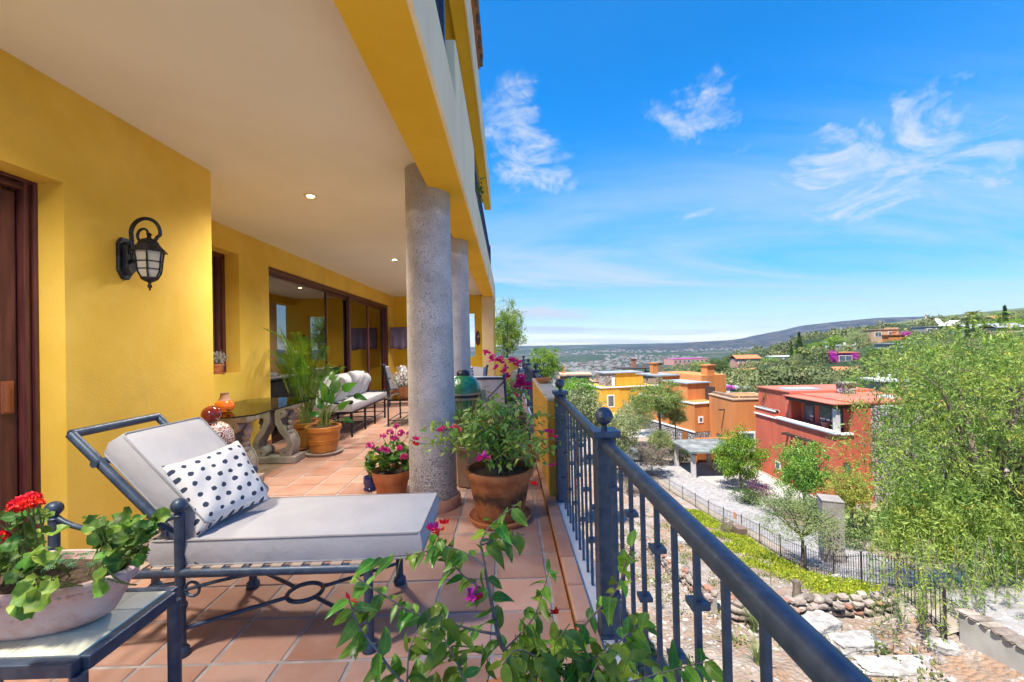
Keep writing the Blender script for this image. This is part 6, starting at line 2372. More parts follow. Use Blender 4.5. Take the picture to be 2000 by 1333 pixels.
# yucca on the red house terrace and its olive pots
for px, py, Y, hh, lab, kind in [(1498, 800, 47.2, 1.9, 'spiky yucca in a dark planter on the red house terrace', 'y'), (1537, 818, 43.5, 2.0, 'potted olive tree left of the red terrace window', 'o'), (1592, 826, 38.5, 2.0, 'potted olive tree before the big red terrace window', 'o')]:
    p = at(px, py, Y)
    p.z = -13.4 + (6.6 if kind == 'o' else 6.9)
    p.x = 29.0 if kind == 'o' else p.x
    t = thing('potted_tree', lab, 'potted plant', p)
    MB().lathe([(.28, 0), (.36, .5), (.34, .52), (.3, .45)], p, 12).build('pot', S_BRO, t, True)
    if kind == 'y':
        V, F = grass_tuft(60, hh, .2, np.random.RandomState(3), .6, .05)
        put('crown', np_mesh('crown', np.array(V), np.array(F), T_YEL), t, (0, 0, .5))
    else:
        MB().tube([p, p + Vector((0, 0, 1.3))], .05, 6).build('trunk', BARK, t, True)
        put('crown', crown_mesh('wisp', 1, T_GRY), t, (0, 0, 1.6), (0, 0, px), (.75, .75, .7))

# scrub covering the slopes: one mass of small bushes
rs = np.random.RandomState(21)
P0, _, _ = crown_pts(14, 11, .24, 3, .6)
SCRM = leafmat('hillside_scrub', (.095, .125, .045), (.25, .27, .11), .022, 0, .2, .7, c3=(.24, .21, .12))
SV, SF, k0 = [], [], 0
for n, r0, r1, per, ls in ((1500, 58, 300, 26, .150), (3600, 280, 950, 9, .24)):
    ang_ = np.radians(rs.uniform(1, 54, n))
    rr_ = r0 * (r1 / r0) ** rs.rand(n)
    X, Y = rr_ * np.sin(ang_), rr_ * np.cos(ang_)
    ok = ~((X < 46) & (Y < 72))
    ok &= ~((np.abs(X - 27) < 12) & (Y < 75))
    nz = np.array([noise.fractal((a / (8 + .045 * c_), b / (8 + .045 * c_), 4), 1, 2, 3) for a, b, c_ in zip(X, Y, rr_)])
    ok &= nz > -.22
    X, Y = X[ok], Y[ok]
    Z = H(X, Y)
    m_ = len(X)
    sz = (.5 + 1.7 * rs.rand(m_) ** 2.0) * (1 + np.clip(nz[ok], 0, .6) * 1.6) * (1 + rr_[ok] / 420)
    Pb, _, _ = crown_pts(16, per, .20, 3, .6)
    PP = Pb[None] * (sz[:, None, None] * np.array([1, 1, .75])) + np.stack([X, Y, Z + sz * .35], 1)[:, None, :]
    V, F = leaf_quads(PP.reshape(-1, 3), np.repeat(sz * ls, len(Pb)), rs, .7, 0)
    SV.append(V)
    SF.append(F + k0)
    k0 += len(V)
o = put('shrubbery', np_mesh('shrubbery', np.concatenate(SV), np.concatenate(SF), SCRM))
tag(o, kind='stuff')
# undergrowth between the road and the neighbouring gardens
n = 900
X = rs.uniform(17, 46, n)
Y = rs.uniform(6, 33, n)
k = X > fence_x(Y) + 6.5
X, Y = X[k], Y[k]
Z = H(X, Y)
sz = rs.uniform(.4, 1.1, len(X))
PP = P0[None] * (sz[:, None, None] * np.array([1, 1, .7])) + np.stack([X, Y, Z + sz * .3], 1)[:, None, :]
V, F = leaf_quads(PP.reshape(-1, 3), np.repeat(sz * .32, len(P0)), rs, .7, 0)
o = put('undergrowth', np_mesh('undergrowth', V, F, T_OLI))
tag(o, kind='stuff')

# ---------------------------------------------------------------- the big pepper tree
pc = Vector((16.9, 13.6, -2.2))
zg = h1(15.6, 13.8)
t = thing('pepper_tree', 'big drooping yellow green pepper tree filling the right side', 'tree', (15.6, 13.8, zg))
rs = np.random.RandomState(9)
mb = MB()
fork = Vector((15.5, 13.6, -4.6))
mb.tube(arc((15.6, 13.8, zg - .3), (15.3, 13.9, zg + 1.0), fork, 6), [.34 - .02 * i for i in range(7)], 10)
ends = []
for k in range(17):
    a = 6.28 * k / 17 + rs.rand() * .4
    rr_ = rs.uniform(2.0, 4.4)
    e = pc + Vector((math.cos(a) * rr_, math.sin(a) * rr_ * .8, rs.uniform(-1.4, 3.0)))
    m_ = fork.lerp(e, .55) + Vector((0, 0, rs.uniform(.1, .9)))
    pth = arc(fork + Vector((0, 0, rs.uniform(-.5, .3))), m_, e, 8)
    mb.tube(pth, [.12 * (1 - .85 * i / 8) + .008 for i in range(9)], 7)
    for q in range(4):
        st = pth[rs.randint(3, 8)]
        e2 = st + Vector((rs.randn() * 1.0, rs.randn() * .8, rs.uniform(-.3, 1.1)))
        mb.tube(arc(st, st.lerp(e2, .5) + Vector((0, 0, .25)), e2, 4), [.035, .028, .02, .014, .008], 5)
        ends.append(e2)
    ends.append(e)
mb.build('trunk', BARK, t, True)
# drooping strands
NS = 6400
d = rs.randn(NS, 3)
d /= np.linalg.norm(d, axis=1)[:, None]
rad = (.30 + .70 * rs.rand(NS)) ** .7
lump = np.array([noise.noise(Vector(q) * 2.3 + Vector((4, 2, 1))) for q in d])
S0 = d * rad[:, None] * (1 + .34 * lump)[:, None] * np.array([4.7, 4.0, 3.7]) + np.array(pc)
lobe = slice(0, 1300)
S0[lobe] = d[lobe] * rad[lobe, None] * np.array([1.7, 1.3, 1.5]) + np.array([13.3, 12.8, -4.6])
S0[:, 2] += .25
keep = S0[:, 2] > pc.z - 2.7
S0, d = S0[keep], d[keep]
NS = len(S0)
ln = rs.uniform(.5, 1.5, NS) * np.where(S0[:, 2] < pc.z - .3, 1.35, .8)
M = 24
tt = np.linspace(0, 1, M)
hi_ = np.clip((S0[:, 2] - pc.z - .2) / 1.6, 0, 1)
out_ = d[:, :2] * (rs.uniform(.1, .55, NS) + hi_ * .35)[:, None]
P = np.zeros((NS, M, 3))
P[:, :, 0] = S0[:, None, 0] + out_[:, None, 0] * (tt * (1.7 - tt)) + .03 * rs.randn(NS, M)
P[:, :, 1] = S0[:, None, 1] + out_[:, None, 1] * (tt * (1.7 - tt)) + .03 * rs.randn(NS, M)
P[:, :, 2] = S0[:, None, 2] + ln[:, None] * ((.18 + .30 * hi_[:, None]) * np.sin(tt * 2.6) - tt ** 1.4 * (.85 - .55 * hi_[:, None]))
P += .035 * rs.randn(NS, M, 3)
V, F = leaf_quads(P.reshape(-1, 3), .06 + .14 * rs.rand(NS * M) ** 1.3, rs, .22, .6, .95)
put('crown', np_mesh('crown', V, F, T_PEP), t, -t.location)
# the long hanging sprays in front of the road, each a part
rs = np.random.RandomState(12)
for k in range(74):
    px = rs.uniform(1690, 1998)
    Yk = rs.uniform(9.4, 11.5)
    top_ = at(px, rs.uniform(1040, 1165), Yk)
    L_ = rs.uniform(.9, 2.3) * (.65 if px < 1760 else 1.0)
    M = int(L_ * 52)
    tt = np.linspace(0, 1, M)
    wob = rs.uniform(-.15, .15, 4)
    P = np.stack([wob[0] * np.sin(tt * 3) + .03 * rs.randn(M), wob[1] * np.sin(tt * 2.5) + .03 * rs.randn(M), -L_ * tt], 1)
    V, F = leaf_quads(P, .115, rs, .17, .7, .8)
    o = put('hanging_spray', np_mesh('hanging_spray', V, F, T_PEP), t, top_ - t.location)
    q = MB().tube([(P[0] * 1), (P[M // 3]), (P[2 * M // 3]), P[-1]], .006, 4)
    me = bpy.data.meshes.new('twig')
    me.from_pydata(q.v, [], q.f)
    me.materials.append(TWIG)
    put('twig', me, o)
# ---------------------------------------------------------------- plants on the terrace


def leaf_shape(name, material, w=.30, fold=.18, curl=.35, n=6, sharp=1.0, seed=0):
    """ovate leaf along +x, unit length, folded on its midrib, tip curling down"""
    rs = np.random.RandomState(seed)
    V, F = [], []
    tw = rs.uniform(-.3, .3)
    for i in range(n + 1):
        t = i / n
        ww = w * math.sin(math.pi * min(1, t ** .72)) ** .85 * (1 - .25 * t * sharp) if 0 < t < 1 else 0
        z = .12 * t - curl * t * t
        a = tw * t
        for s_ in (-1, 0, 1):
            V.append((t * (1 - .12 * curl * t), s_ * ww * math.cos(a), z + abs(s_) * fold * ww + s_ * ww * math.sin(a) + .015 * math.sin(9 * t + s_ + seed) * abs(s_)))
    for i in range(n):
        for s_ in (0, 1):
            k = 3 * i + s_
            F.append((k, k + 3, k + 4, k + 1))
    me = np_mesh(name, np.array(V), np.array(F), material, True)
    return me


def round_leaf(name, material, seed=0, n=14):
    """scalloped, cupped round leaf, attached at its notch at the origin, unit diameter"""
    rs = np.random.RandomState(seed)
    V = [(.12, 0, 0)]
    for ring, rr_ in ((1, .28), (2, .5)):
        for k in range(n):
            a = math.pi * (-.90 + 1.80 * k / (n - 1))
            r = rr_ * (1 + (.10 * math.cos(a * 7 + seed) if ring == 2 else 0))
            z = .10 * ring * ring * .5 * (1 + .6 * math.sin(3 * a + seed)) - .03 * ring
            V.append((.42 + r * math.cos(a), r * math.sin(a), z))
    F3 = [(0, 1 + k, 2 + k, 2 + k) for k in range(n - 1)]
    me = bpy.data.meshes.new(name)
    fs = [(0, 1 + k, 2 + k) for k in range(n - 1)] + [(1 + k, 1 + n + k, 2 + n + k, 2 + k) for k in range(n - 1)]
    me.from_pydata(V, [], fs)
    me.materials.append(material)
    me.polygons.foreach_set('use_smooth', [True] * len(me.polygons))
    return me


BL = [leaf_shape('leaf', L_BOUG, .20 + .025 * k, .25, .15 + .16 * k, seed=k) for k in range(4)]
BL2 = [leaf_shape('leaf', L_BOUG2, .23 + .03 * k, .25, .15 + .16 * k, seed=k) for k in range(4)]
GL = [round_leaf('leaf', L_GERA, k) for k in range(3)]
GLP = [round_leaf('leaf', L_GERY, k) for k in range(3)]


def orient(d, up=Vector((0, 0, 1)), roll=0.0):
    """rotation taking local x to d, local z as near to up as it can be"""
    d = d.normalized()
    y = up.cross(d)
    if y.length < 1e-4:
        y = Vector((0, 1, 0))
    y.normalize()
    z = d.cross(y)
    m_ = Matrix((d, y, z)).transposed() @ Matrix.Rotation(roll, 3, 'X')
    return m_.to_euler()


RND = random.Random(4)


def rv(s=1.0):
    return Vector((RND.gauss(0, s), RND.gauss(0, s), RND.gauss(0, s)))


NLEAF, EXTRA = {}, {}


def leaves_along(root, path, meshes, size, step, droop=.5, start=.1, count=None, face=None):
    """leaf parts alternating along a stem path given in world space"""
    L_ = [(b_ - a).length for a, b_ in zip(path[:-1], path[1:])]
    tot = sum(L_)
    s, out_ = tot * start, 0
    side = 1
    while s < tot:
        acc_, i = 0, 0
        while i < len(L_) - 1 and acc_ + L_[i] < s:
            acc_ += L_[i]
            i += 1
        f = (s - acc_) / max(L_[i], 1e-6)
        p = path[i].lerp(path[i + 1], min(1, f))
        tg = (path[i + 1] - path[i]).normalized()
        sidev = tg.cross(Vector((0, 0, 1)))
        if sidev.length < .2:
            sidev = tg.cross(Vector((0, 1, 0)))
        sidev.normalize()
        d = sidev * side + tg * RND.uniform(.1, .8) + Vector((0, 0, -droop * RND.uniform(.2, 1.4))) + rv(.35)
        up = Vector((0, 0, 1)) + rv(.35) + (face or Vector((0, 0, 0)))
        sc = size * RND.uniform(.6, 1.2)
        me_, e_ = RND.choice(meshes), orient(d, up, RND.gauss(0, .35))
        NLEAF[root.name] = NLEAF.get(root.name, 0) + 1
        if NLEAF[root.name] <= 292:
            put('leaf', me_, root, p - root.location, e_, sc)
        else:
            EXTRA.setdefault(root.name, []).append((me_, p - root.location, e_, sc))
        side = -side
        s += step * RND.uniform(.6, 1.4)
        out_ += 1
    return out_


BRACT = {}


def bract(root, p, material, size=.035, n=5):
    key = material.name
    if key not in BRACT:
        ms = []
        for sd_ in range(3):
            mb_v, mb_f = [], []
            rs = np.random.RandomState(sd_)
            for k in range(n):
                a = 6.28 * k / n + rs.rand() * .5
                el = rs.uniform(.0, 1.0)
                d = Vector((math.cos(a) * math.cos(el), math.sin(a) * math.cos(el), math.sin(el)))
                w = d.cross(Vector((0, 0, 1)) + Vector(rs.randn(3) * .3)).normalized()
                nn_ = d.cross(w)
                k0 = len(mb_v)
                mb_v += [Vector((0, 0, 0)), d * .45 + w * .38 + nn_ * .12, d * 1.0 + nn_ * .05, d * .45 - w * .38 + nn_ * .12]
                mb_f += [(k0, k0 + 1, k0 + 2), (k0, k0 + 2, k0 + 3)]
            me = bpy.data.meshes.new('flower')
            me.from_pydata(mb_v, [], mb_f)
            me.materials.append(material)
            ms.append(me)
        BRACT[key] = ms
    return put('flower', RND.choice(BRACT[key]), root, p - root.location, (RND.uniform(-.6, .6), RND.uniform(-.6, .6), RND.uniform(0, 6)), size * RND.uniform(.85, 1.2))


def umbel_mesh(material, seed=0, n=26):
    """ball of small petals, unit radius"""
    rs = np.random.RandomState(seed)
    V, F = [], []
    for k in range(n):
        d = rs.randn(3)
        d[2] = abs(d[2]) * .9 - .25
        d /= np.linalg.norm(d)
        c = Vector(d) * rs.uniform(.55, .75)
        dv = Vector(d)
        a = dv.cross(Vector((.3, .2, 1))).normalized()
        b_ = dv.cross(a)
        k0 = len(V)
        ph = rs.rand() * 6
        V.append(c - dv * .12)
        for q in range(10):
            an = ph + 6.283 * q / 10
            r = .34 if q % 2 == 0 else .2
            V.append(c + (a * math.cos(an) + b_ * math.sin(an)) * r + dv * (.10 if q % 2 == 0 else .0))
        F += [(k0, k0 + 1 + q, k0 + 1 + (q + 1) % 10) for q in range(10)]
    me = bpy.data.meshes.new('flower_head')
    me.from_pydata([tuple(v) for v in V], [], F)
    me.materials.append(material)
    return me


def pot(root, c, prof, material, soil=None, n=36):
    MB().lathe(prof, c, n).build('pot', material, root, True)
    if soil:
        MB().lathe([(soil[0], soil[1] - .02), (soil[0] * .98, soil[1]), (soil[0] * .5, soil[1] + .012), (.005, soil[1] + .015)], c, 24).build('soil', SOIL, root, True)


# --- foreground bougainvillea
FC = Vector((0.0, 1.12, 0))
t = thing('bougainvillea', 'leafy bougainvillea with a few red bracts in the near foreground', 'bougainvillea', FC)
pot(t, FC, [(.12, 0), (.15, .02), (.20, .30), (.215, .31), (.215, .345), (.195, .345), (.185, .30)], TERRA, (.185, .31))
root_p = Vector((.0, 1.12, .31))
W_ = lambda *a: [at(*q) for q in a]
BR = [
    [root_p] + W_((1045, 1320, 1.13), (985, 1270, 1.14), (968, 1215, 1.15), (955, 1150, 1.17), (945, 1100, 1.18), (938, 1058, 1.19)),
    W_((946, 1105, 1.18), (905, 1080, 1.19), (862, 1068, 1.2), (815, 1082, 1.2), (760, 1088, 1.2), (722, 1098, 1.2)),
    W_((938, 1060, 1.19), (955, 1030, 1.2), (985, 1005, 1.22), (1010, 985, 1.24)),
    W_((975, 1240, 1.14), (930, 1232, 1.13), (870, 1215, 1.11), (805, 1196, 1.1), (745, 1160, 1.1), (695, 1128, 1.1)),
    [root_p] + W_((900, 1380, 1.02), (795, 1340, .98), (735, 1268, .98), (702, 1225, .99), (682, 1172, 1.0)),
    W_((955, 1160, 1.17), (900, 1120, 1.2), (870, 1075, 1.22), (852, 1042, 1.22)),
    W_((985, 1270, 1.14), (1040, 1210, 1.15), (1062, 1150, 1.16), (1075, 1105, 1.17)),
    [root_p] + W_((1080, 1300, 1.1), (1130, 1235, 1.1), (1170, 1190, 1.1), (1205, 1150, 1.1), (1222, 1100, 1.1), (1238, 1062, 1.1)),
    W_((1090, 1300, 1.1), (1150, 1290, 1.06), (1215, 1250, 1.05), (1262, 1195, 1.05)),
    [root_p] + W_((1120, 1360, 1.0), (1220, 1335, .97), (1310, 1310, .96), (1392, 1290, .96)),
    [root_p] + W_((1010, 1380, 1.0), (1060, 1290, 1.02), (1100, 1230, 1.03)),
    [root_p] + W_((930, 1370, .97), (890, 1290, .98), (865, 1240, 1.0), (862, 1200, 1.0)),
    [root_p] + W_((1120, 1380, .95), (1165, 1300, .95), (1195, 1260, .96)),
    W_((940, 1065, 1.19), (985, 1050, 1.22), (1025, 1045, 1.24)),
    W_((795, 1340, .98), (800, 1270, 1.0), (822, 1220, 1.02)),
    W_((1060, 1290, 1.02), (1010, 1270, 1.0), (980, 1300, .97)),
]
tk = MB()
for i, b_ in enumerate(BR):
    P_ = smooth_path(b_, 5)
    r0 = .0085 if i == 0 else .0038 if i in (1, 3, 4, 7) else .0026
    tk.tube(P_, [r0 * (1 - .65 * k / len(P_)) for k in range(len(P_))], 7)
    nleaf = leaves_along(t, P_, BL, .068, .0125 if i else .022, .5, .30 if b_[0] == root_p else .12, face=Vector((0, -.45, .1)))
tk.build('stem', TWIG, t, True)
for k in range(36):      # low filling shoots
    a = at(RND.uniform(770, 1250), RND.uniform(1270, 1400), RND.uniform(.9, 1.15))
    b_ = a + Vector((RND.uniform(-.05, .05), RND.uniform(-.04, .04), RND.uniform(.05, .12)))
    pth = [a, a.lerp(b_, .5) + rv(.008), b_]
    MB().tube(pth, .0016, 5).build('shoot', STEMG, t, True) if k % 2 == 0 else None
    leaves_along(t, pth, BL, .066, .034, .6, .1, face=Vector((0, -.4, .1)))
for px, py, Y, mt_ in [(838, 1036, 1.22, P_PINK), (848, 1030, 1.22, P_PINK), (858, 1038, 1.22, P_RED), (868, 1024, 1.22, P_RED), (684, 1172, 1.0, P_RED), (926, 1162, 1.15, P_PURP), (922, 1170, 1.15, P_PURP), (1083, 1200, 1.14, P_RED), (1062, 1196, 1.14, P_PINK), (935, 1172, 1.15, P_RED)]:
    bract(t, at(px, py, Y), mt_, .022 if mt_ is not P_PURP else .027)

# --- big stained pot with bougainvillea
m, nt, bs, out = new_mat('stained_terracotta')
v = coord(nt, 'obj')
sp = N(nt, 'ShaderNodeSeparateXYZ')
L(nt, v, sp.inputs[0])
c = mixc(nt, ramp(nt, tnoise(nt, v, 9, 7), .35, .65), (.26, .085, .030), (.38, .15, .055))
wv = mth(nt, 'ADD', sp.outputs[2], mth(nt, 'MULTIPLY', mth(nt, 'SUBTRACT', tnoise(nt, v, 5.5, 6, .7, .5), .5), .30))
band = mth(nt, 'MULTIPLY', ramp(nt, wv, .13, .20), ramp(nt, wv, .30, .20))
c = mixc(nt, mth(nt, 'MULTIPLY', band, .92), c, (.035, .018, .012))
c = mixc(nt, mth(nt, 'MULTIPLY', ramp(nt, tnoise(nt, v, 3.4, 6, .7), .5, .7), .7), c, (.13, .055, .028))
c = mixc(nt, mth(nt, 'MULTIPLY', ramp(nt, tnoise(nt, v, 22, 4), .62, .72), .35), c, (.55, .33, .16))
L(nt, c, bs.inputs['Base Color'])
bs.inputs['Roughness'].default_value = .75
bump(nt, bs, tnoise(nt, v, 26, 6, .7), .45, .008)
STAIN = m
C2 = Vector((-.085, 3.38, 0))
t = thing('bougainvillea', 'bushy bougainvillea in a large black stained terracotta pot by the column', 'bougainvillea', C2)
pot(t, C2 + Vector((0, 0, .03)), [(.165, .0), (.185, .01), (.215, .16), (.235, .27), (.245, .30), (.268, .325), (.275, .355), (.268, .378), (.25, .38), (.235, .35), (.225, .30)], STAIN, (.232, .335), 44)
MB().lathe([(.20, .001), (.235, .008), (.25, .04), (.245, .048), (.235, .042), (.222, .03), (.19, .029)], C2, 40).build('saucer', TERRA, t, True)
tk = MB()
cnt = 0
bpts = []
for k in range(40):
    a = 6.283 * k / 40 + RND.uniform(-.2, .2)
    up_ = RND.uniform(.18, .62)
    rr_ = RND.uniform(.12, .52) * (1.3 if math.cos(a) > 0 else 1.1)
    s0 = C2 + Vector((RND.uniform(-.08, .08), RND.uniform(-.08, .08), .36))
    e = s0 + Vector((math.cos(a) * rr_, math.sin(a) * rr_ * .75, up_ * (1.1 - rr_ * .7)))
    pth = arc(s0, s0 + Vector((math.cos(a) * rr_ * .3, math.sin(a) * rr_ * .3, up_ * 1.0 + .05)), e, 7)
    tk.tube(pth, [.006 * (1 - .7 * i / 7) for i in range(8)], 5)
    bpts.append((pth, e))
    if cnt < 285:
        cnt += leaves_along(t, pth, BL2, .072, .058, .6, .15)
tk.build('stem', TWIG, t, True)
# leaves past the limit: one joined mass of the same leaves
def joined_leaves(root, paths, n, size, material, droop=.5, spread=.05, name='leaf', seed=2, src=None):
    rs = np.random.RandomState(seed)
    base_me = src or BL[1]
    bv = np.array([v_.co for v_ in base_me.vertices])
    bf = np.array([p_.vertices[:] for p_ in base_me.polygons])
    Vs, Fs = [], []
    for i in range(n):
        pth = paths[rs.randint(len(paths))]
        q = pth[rs.randint(2, len(pth))]
        p = q + Vector(rs.randn(3) * spread)
        d = Vector((rs.randn(), rs.randn(), -droop * rs.rand() * 1.5))
        Rm = np.array(orient(d, Vector((rs.randn() * .4, rs.randn() * .4 - .2, 1)), rs.randn() * .3).to_matrix())
        Vs.append(bv @ Rm.T * size * (.6 + .7 * rs.rand()) + np.array(p - root.location))
        Fs.append(bf + i * len(bv))
    o = put(name, np_mesh(name, np.concatenate(Vs), np.concatenate(Fs), material, True), root)
    o['kind'] = 'stuff'
    return o


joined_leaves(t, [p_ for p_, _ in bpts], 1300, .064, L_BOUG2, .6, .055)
for pts_ in (W_((925, 850, 3.3), (890, 840, 3.25), (862, 838, 3.2), (852, 842, 3.2)), W_((930, 880, 3.3), (880, 862, 3.2), (830, 868, 3.15), (800, 860, 3.12))):
    P_ = smooth_path(pts_, 4)
    MB().tube(P_, .003, 5).build('shoot', TWIG, t, True)
    leaves_along(t, P_, BL, .055, .06, .5, .3)
for px, py, Y, mt_ in [(858, 843, 3.2, P_PINK), (866, 840, 3.2, P_PINK), (885, 836, 3.22, P_PINK), (892, 841, 3.22, P_RED), (812, 860, 3.12, P_PINK), (810, 870, 3.12, P_RED), (943, 892, 3.0, P_PURP), (949, 897, 3.0, P_PINK), (938, 899, 3.0, P_PINK), (1074, 846, 3.2, P_PINK), (1079, 853, 3.2, P_PINK), (1042, 878, 3.1, P_RED),
                       (1079, 910, 3.1, P_PINK), (1042, 948, 2.95, P_RED), (1036, 876, 3.1, P_RED), (1070, 844, 3.2, P_PURP)]:
    bract(t, at(px, py, Y), mt_, .042)

# --- grasses in a tan planter behind it
C3 = Vector((-.40, 4.25, 0))
t = thing('grass_planter', 'tall grasses in a tan stone planter between column and big pot', 'planter', C3)
MB().lathe([(.13, 0), (.15, .02), (.17, .36), (.18, .37), (.18, .40), (.16, .40), (.15, .36)], C3, 8).build('pot', mat('tan_stone', (.36, .25, .17), (.46, .34, .24), .9, 6, bmp=.4), t)
V, F = grass_tuft(220, .56, .45, np.random.RandomState(8), .55, .007)
put('blades', np_mesh('blades', np.array(V), np.array(F), L_GRASS), t, (0, 0, .36))['kind'] = 'stuff'
# loose weeds along the curb
for px, py, Y, hh, lab in [(1062, 848, 4.9, .38, 'slender weedy grass growing at the curb before the pier'), (1010, 822, 5.2, .5, 'green leafy clump between big pot and far planter')]:
    p = at(px, py, Y)
    V, F = grass_tuft(40, hh, .2, np.random.RandomState(int(px)), .6, .008)
    o = put('grass_clump', np_mesh('grass_clump', np.array(V), np.array(F), L_SPID if px > 1050 else L_BIRD), None, (min(p.x, .24), Y, .002))
    tag(o, lab, 'grass')
# --- pink geranium
C4 = Vector((-1.12, 4.02, 0))
t = thing('geranium', 'pink geranium in a two tiered terracotta pot beside the near column', 'geranium', C4)
pot(t, C4, [(.115, 0), (.13, .008), (.152, .118), (.158, .125), (.164, .13), (.182, .225), (.18, .232), (.168, .23), (.158, .20)], TERRA, (.162, .205))
st = MB()
for k in range(74):
    a = RND.uniform(0, 6.283)
    rr_ = RND.uniform(.02, .20)
    p = C4 + Vector((math.cos(a) * rr_, math.sin(a) * rr_, .26 + RND.uniform(0, .24) * (1 - rr_ * 1.9)))
    d = Vector((math.cos(a), math.sin(a), RND.uniform(-.5, .4)))
    put('leaf', RND.choice(GL), t, p - t.location, orient(d, Vector((math.cos(a) * .6, math.sin(a) * .6 - .4, 1)) + rv(.25)), RND.uniform(.07, .11))
    if k % 4 == 0:
        st.tube([C4 + Vector((0, 0, .2)), p], .003, 5)
UPK = [umbel_mesh(P_GPNK, k) for k in range(2)]
for px, py, Y in [(762, 845, 4.0), (748, 852, 3.95), (783, 847, 3.95), (774, 833, 4.05), (723, 872, 3.9), (744, 878, 3.85), (756, 880, 3.85), (780, 876, 3.85), (789, 893, 3.8), (770, 856, 3.95), (800, 847, 4.0)]:
    p = at(px, py, Y)
    put('flower_head', RND.choice(UPK), t, p - t.location, (RND.uniform(-.3, .3), RND.uniform(-.3, .3), RND.uniform(0, 6)), RND.uniform(.038, .050))
    st.tube([p - Vector((0, 0, .01)), p.lerp(C4 + Vector((0, 0, .36)), .7)], .0028, 5)
st.build('stem', STEMG, t, True)
for k in range(3):
    put('leaf', round_leaf('leaf', L_GERY, 9 + k), t, at(728 + k * 4, 893 + 3 * k, 3.86) - t.location, (.5, -.5, 2.5 + k), .08)
# --- blue pot with spider plant
C5 = Vector((-1.37, 4.16, 0))
t = thing('spider_plant', 'striped spider plant in a small cobalt blue pot beside the geranium', 'spider plant', C5)
pot(t, C5, [(.055, 0), (.062, .006), (.062, .02), (.052, .03), (.066, .075), (.062, .115), (.055, .12), (.06, .13), (.05, .13)], mat('cobalt_glaze', (.008, .022, .16), (.012, .035, .24), .12, 5, coat=.6), (.05, .115))
V, F = grass_tuft(60, .22, .05, np.random.RandomState(3), .95, .006)
put('blades', np_mesh('blades', np.array(V), np.array(F), L_SPID), t, (0, 0, .12))['kind'] = 'stuff'
# --- areca palm
C6 = Vector((-2.86, 6.02, 0))
t = thing('areca_palm', 'feathery areca palm in a glazed ochre pot by the glass door', 'palm', C6)
POTP = [(.15, .03), (.165, .035), (.19, .15), (.205, .28), (.212, .30), (.225, .31), (.228, .36), (.218, .37), (.20, .365), (.195, .33)]
pot(t, C6, POTP, TERRA_G, (.195, .335))
MB().lathe([(.19, 0), (.23, .008), (.245, .03), (.235, .035), (.2, .028)], C6, 32).build('saucer', TERRA, t, True)
FR = [frond_mesh('frond', .95 + .12 * k, 26, .30, .011, .30 + .10 * k, L_PALM, k, .9) for k in range(4)]
st = MB()
for k in range(24):
    a = k * 2.4 + RND.uniform(-.2, .2)
    up_ = RND.uniform(.25, .72)
    b_ = C6 + Vector((RND.uniform(-.06, .06), RND.uniform(-.06, .06), .33))
    tp = b_ + Vector((math.cos(a) * .13, math.sin(a) * .13, up_))
    st.tube(arc(b_, b_ + Vector((0, 0, up_ * .6)), tp, 4), [.012, .011, .009, .008, .006], 6)
    d = Vector((math.cos(a), math.sin(a), 0))
    o = put('frond', FR[k % 4], t, tp - t.location, (0, 0, 0), RND.uniform(.55, .82) * (.95 if math.cos(a) < 0 else .68))
    o.rotation_euler = (Matrix.Rotation(a, 3, 'Z') @ Matrix.Rotation(-RND.uniform(.55, 1.15), 3, 'Y') @ Matrix.Rotation(RND.uniform(-.4, .4), 3, 'X')).to_euler()
st.build('stem', STEMG, t, True)
# --- broad leaved plant
C7 = Vector((-2.47, 5.66, 0))
t = thing('arum_plant', 'broad leaved arum in a glazed ochre pot with stone saucer', 'potted plant', C7)
pot(t, C7, POTP, TERRA_G, (.195, .335))
MB().lathe([(.20, 0), (.235, .008), (.25, .035), (.24, .04), (.2, .028)], C7, 32).build('saucer', STONE, t, True)
for z in (.15, .17, .19):
    MB().lathe([(.19 + (z - .15) * .12, z - .004), (.196 + (z - .15) * .12, z), (.19 + (z - .15) * .12, z + .004)], C7, 32).build('ridge', TERRA_G, t, True)
BRL = [leaf_shape('leaf', L_BIRD, .24 + .03 * k, .2, .2 + .1 * k, 8, seed=10 + k) for k in range(3)]
st = MB()
for px, py, dx, dz, ln in [(640, 775, -.3, 1.0, .30), (652, 770, .15, 1.0, .34), (668, 762, .8, .35, .30), (690, 772, 1.0, -.35, .26), (630, 800, -.4, .9, .26), (645, 790, .3, .9, .28), (660, 800, .7, .5, .26), (636, 785, -.1, 1, .3), (648, 745, .05, 1, .2), (668, 820, .9, -.2, .2), (625, 812, -.9, .3, .2)]:
    p = at(px, py, 5.66 + RND.uniform(-.12, .08))
    b_ = C7 + Vector((RND.uniform(-.07, .07), RND.uniform(-.06, .06), .33))
    st.tube(arc(b_, Vector((b_.x, b_.y, (b_.z + p.z) / 2 + .05)), p, 6), [.010, .009, .009, .008, .007, .006, .005], 6)
    put('leaf', RND.choice(BRL), t, p - t.location, orient(Vector((dx, RND.uniform(-.4, .2), dz)), Vector((.3, -1, .4)) + rv(.2)), ln * .8)
st.build('stem', STEMG, t, True)
C8 = Vector((-2.62, 6.02, 0))
t = thing('spider_plant', 'spider plant in a plain terracotta pot between palm and arum', 'spider plant', C8)
pot(t, C8, [(.08, 0), (.1, .2), (.12, .36), (.115, .37), (.1, .35)], TERRA, (.1, .34), 24)
V, F = grass_tuft(60, .26, .06, np.random.RandomState(5), .9, .007)
put('blades', np_mesh('blades', np.array(V), np.array(F), L_SPID), t, (0, 0, .35))['kind'] = 'stuff'
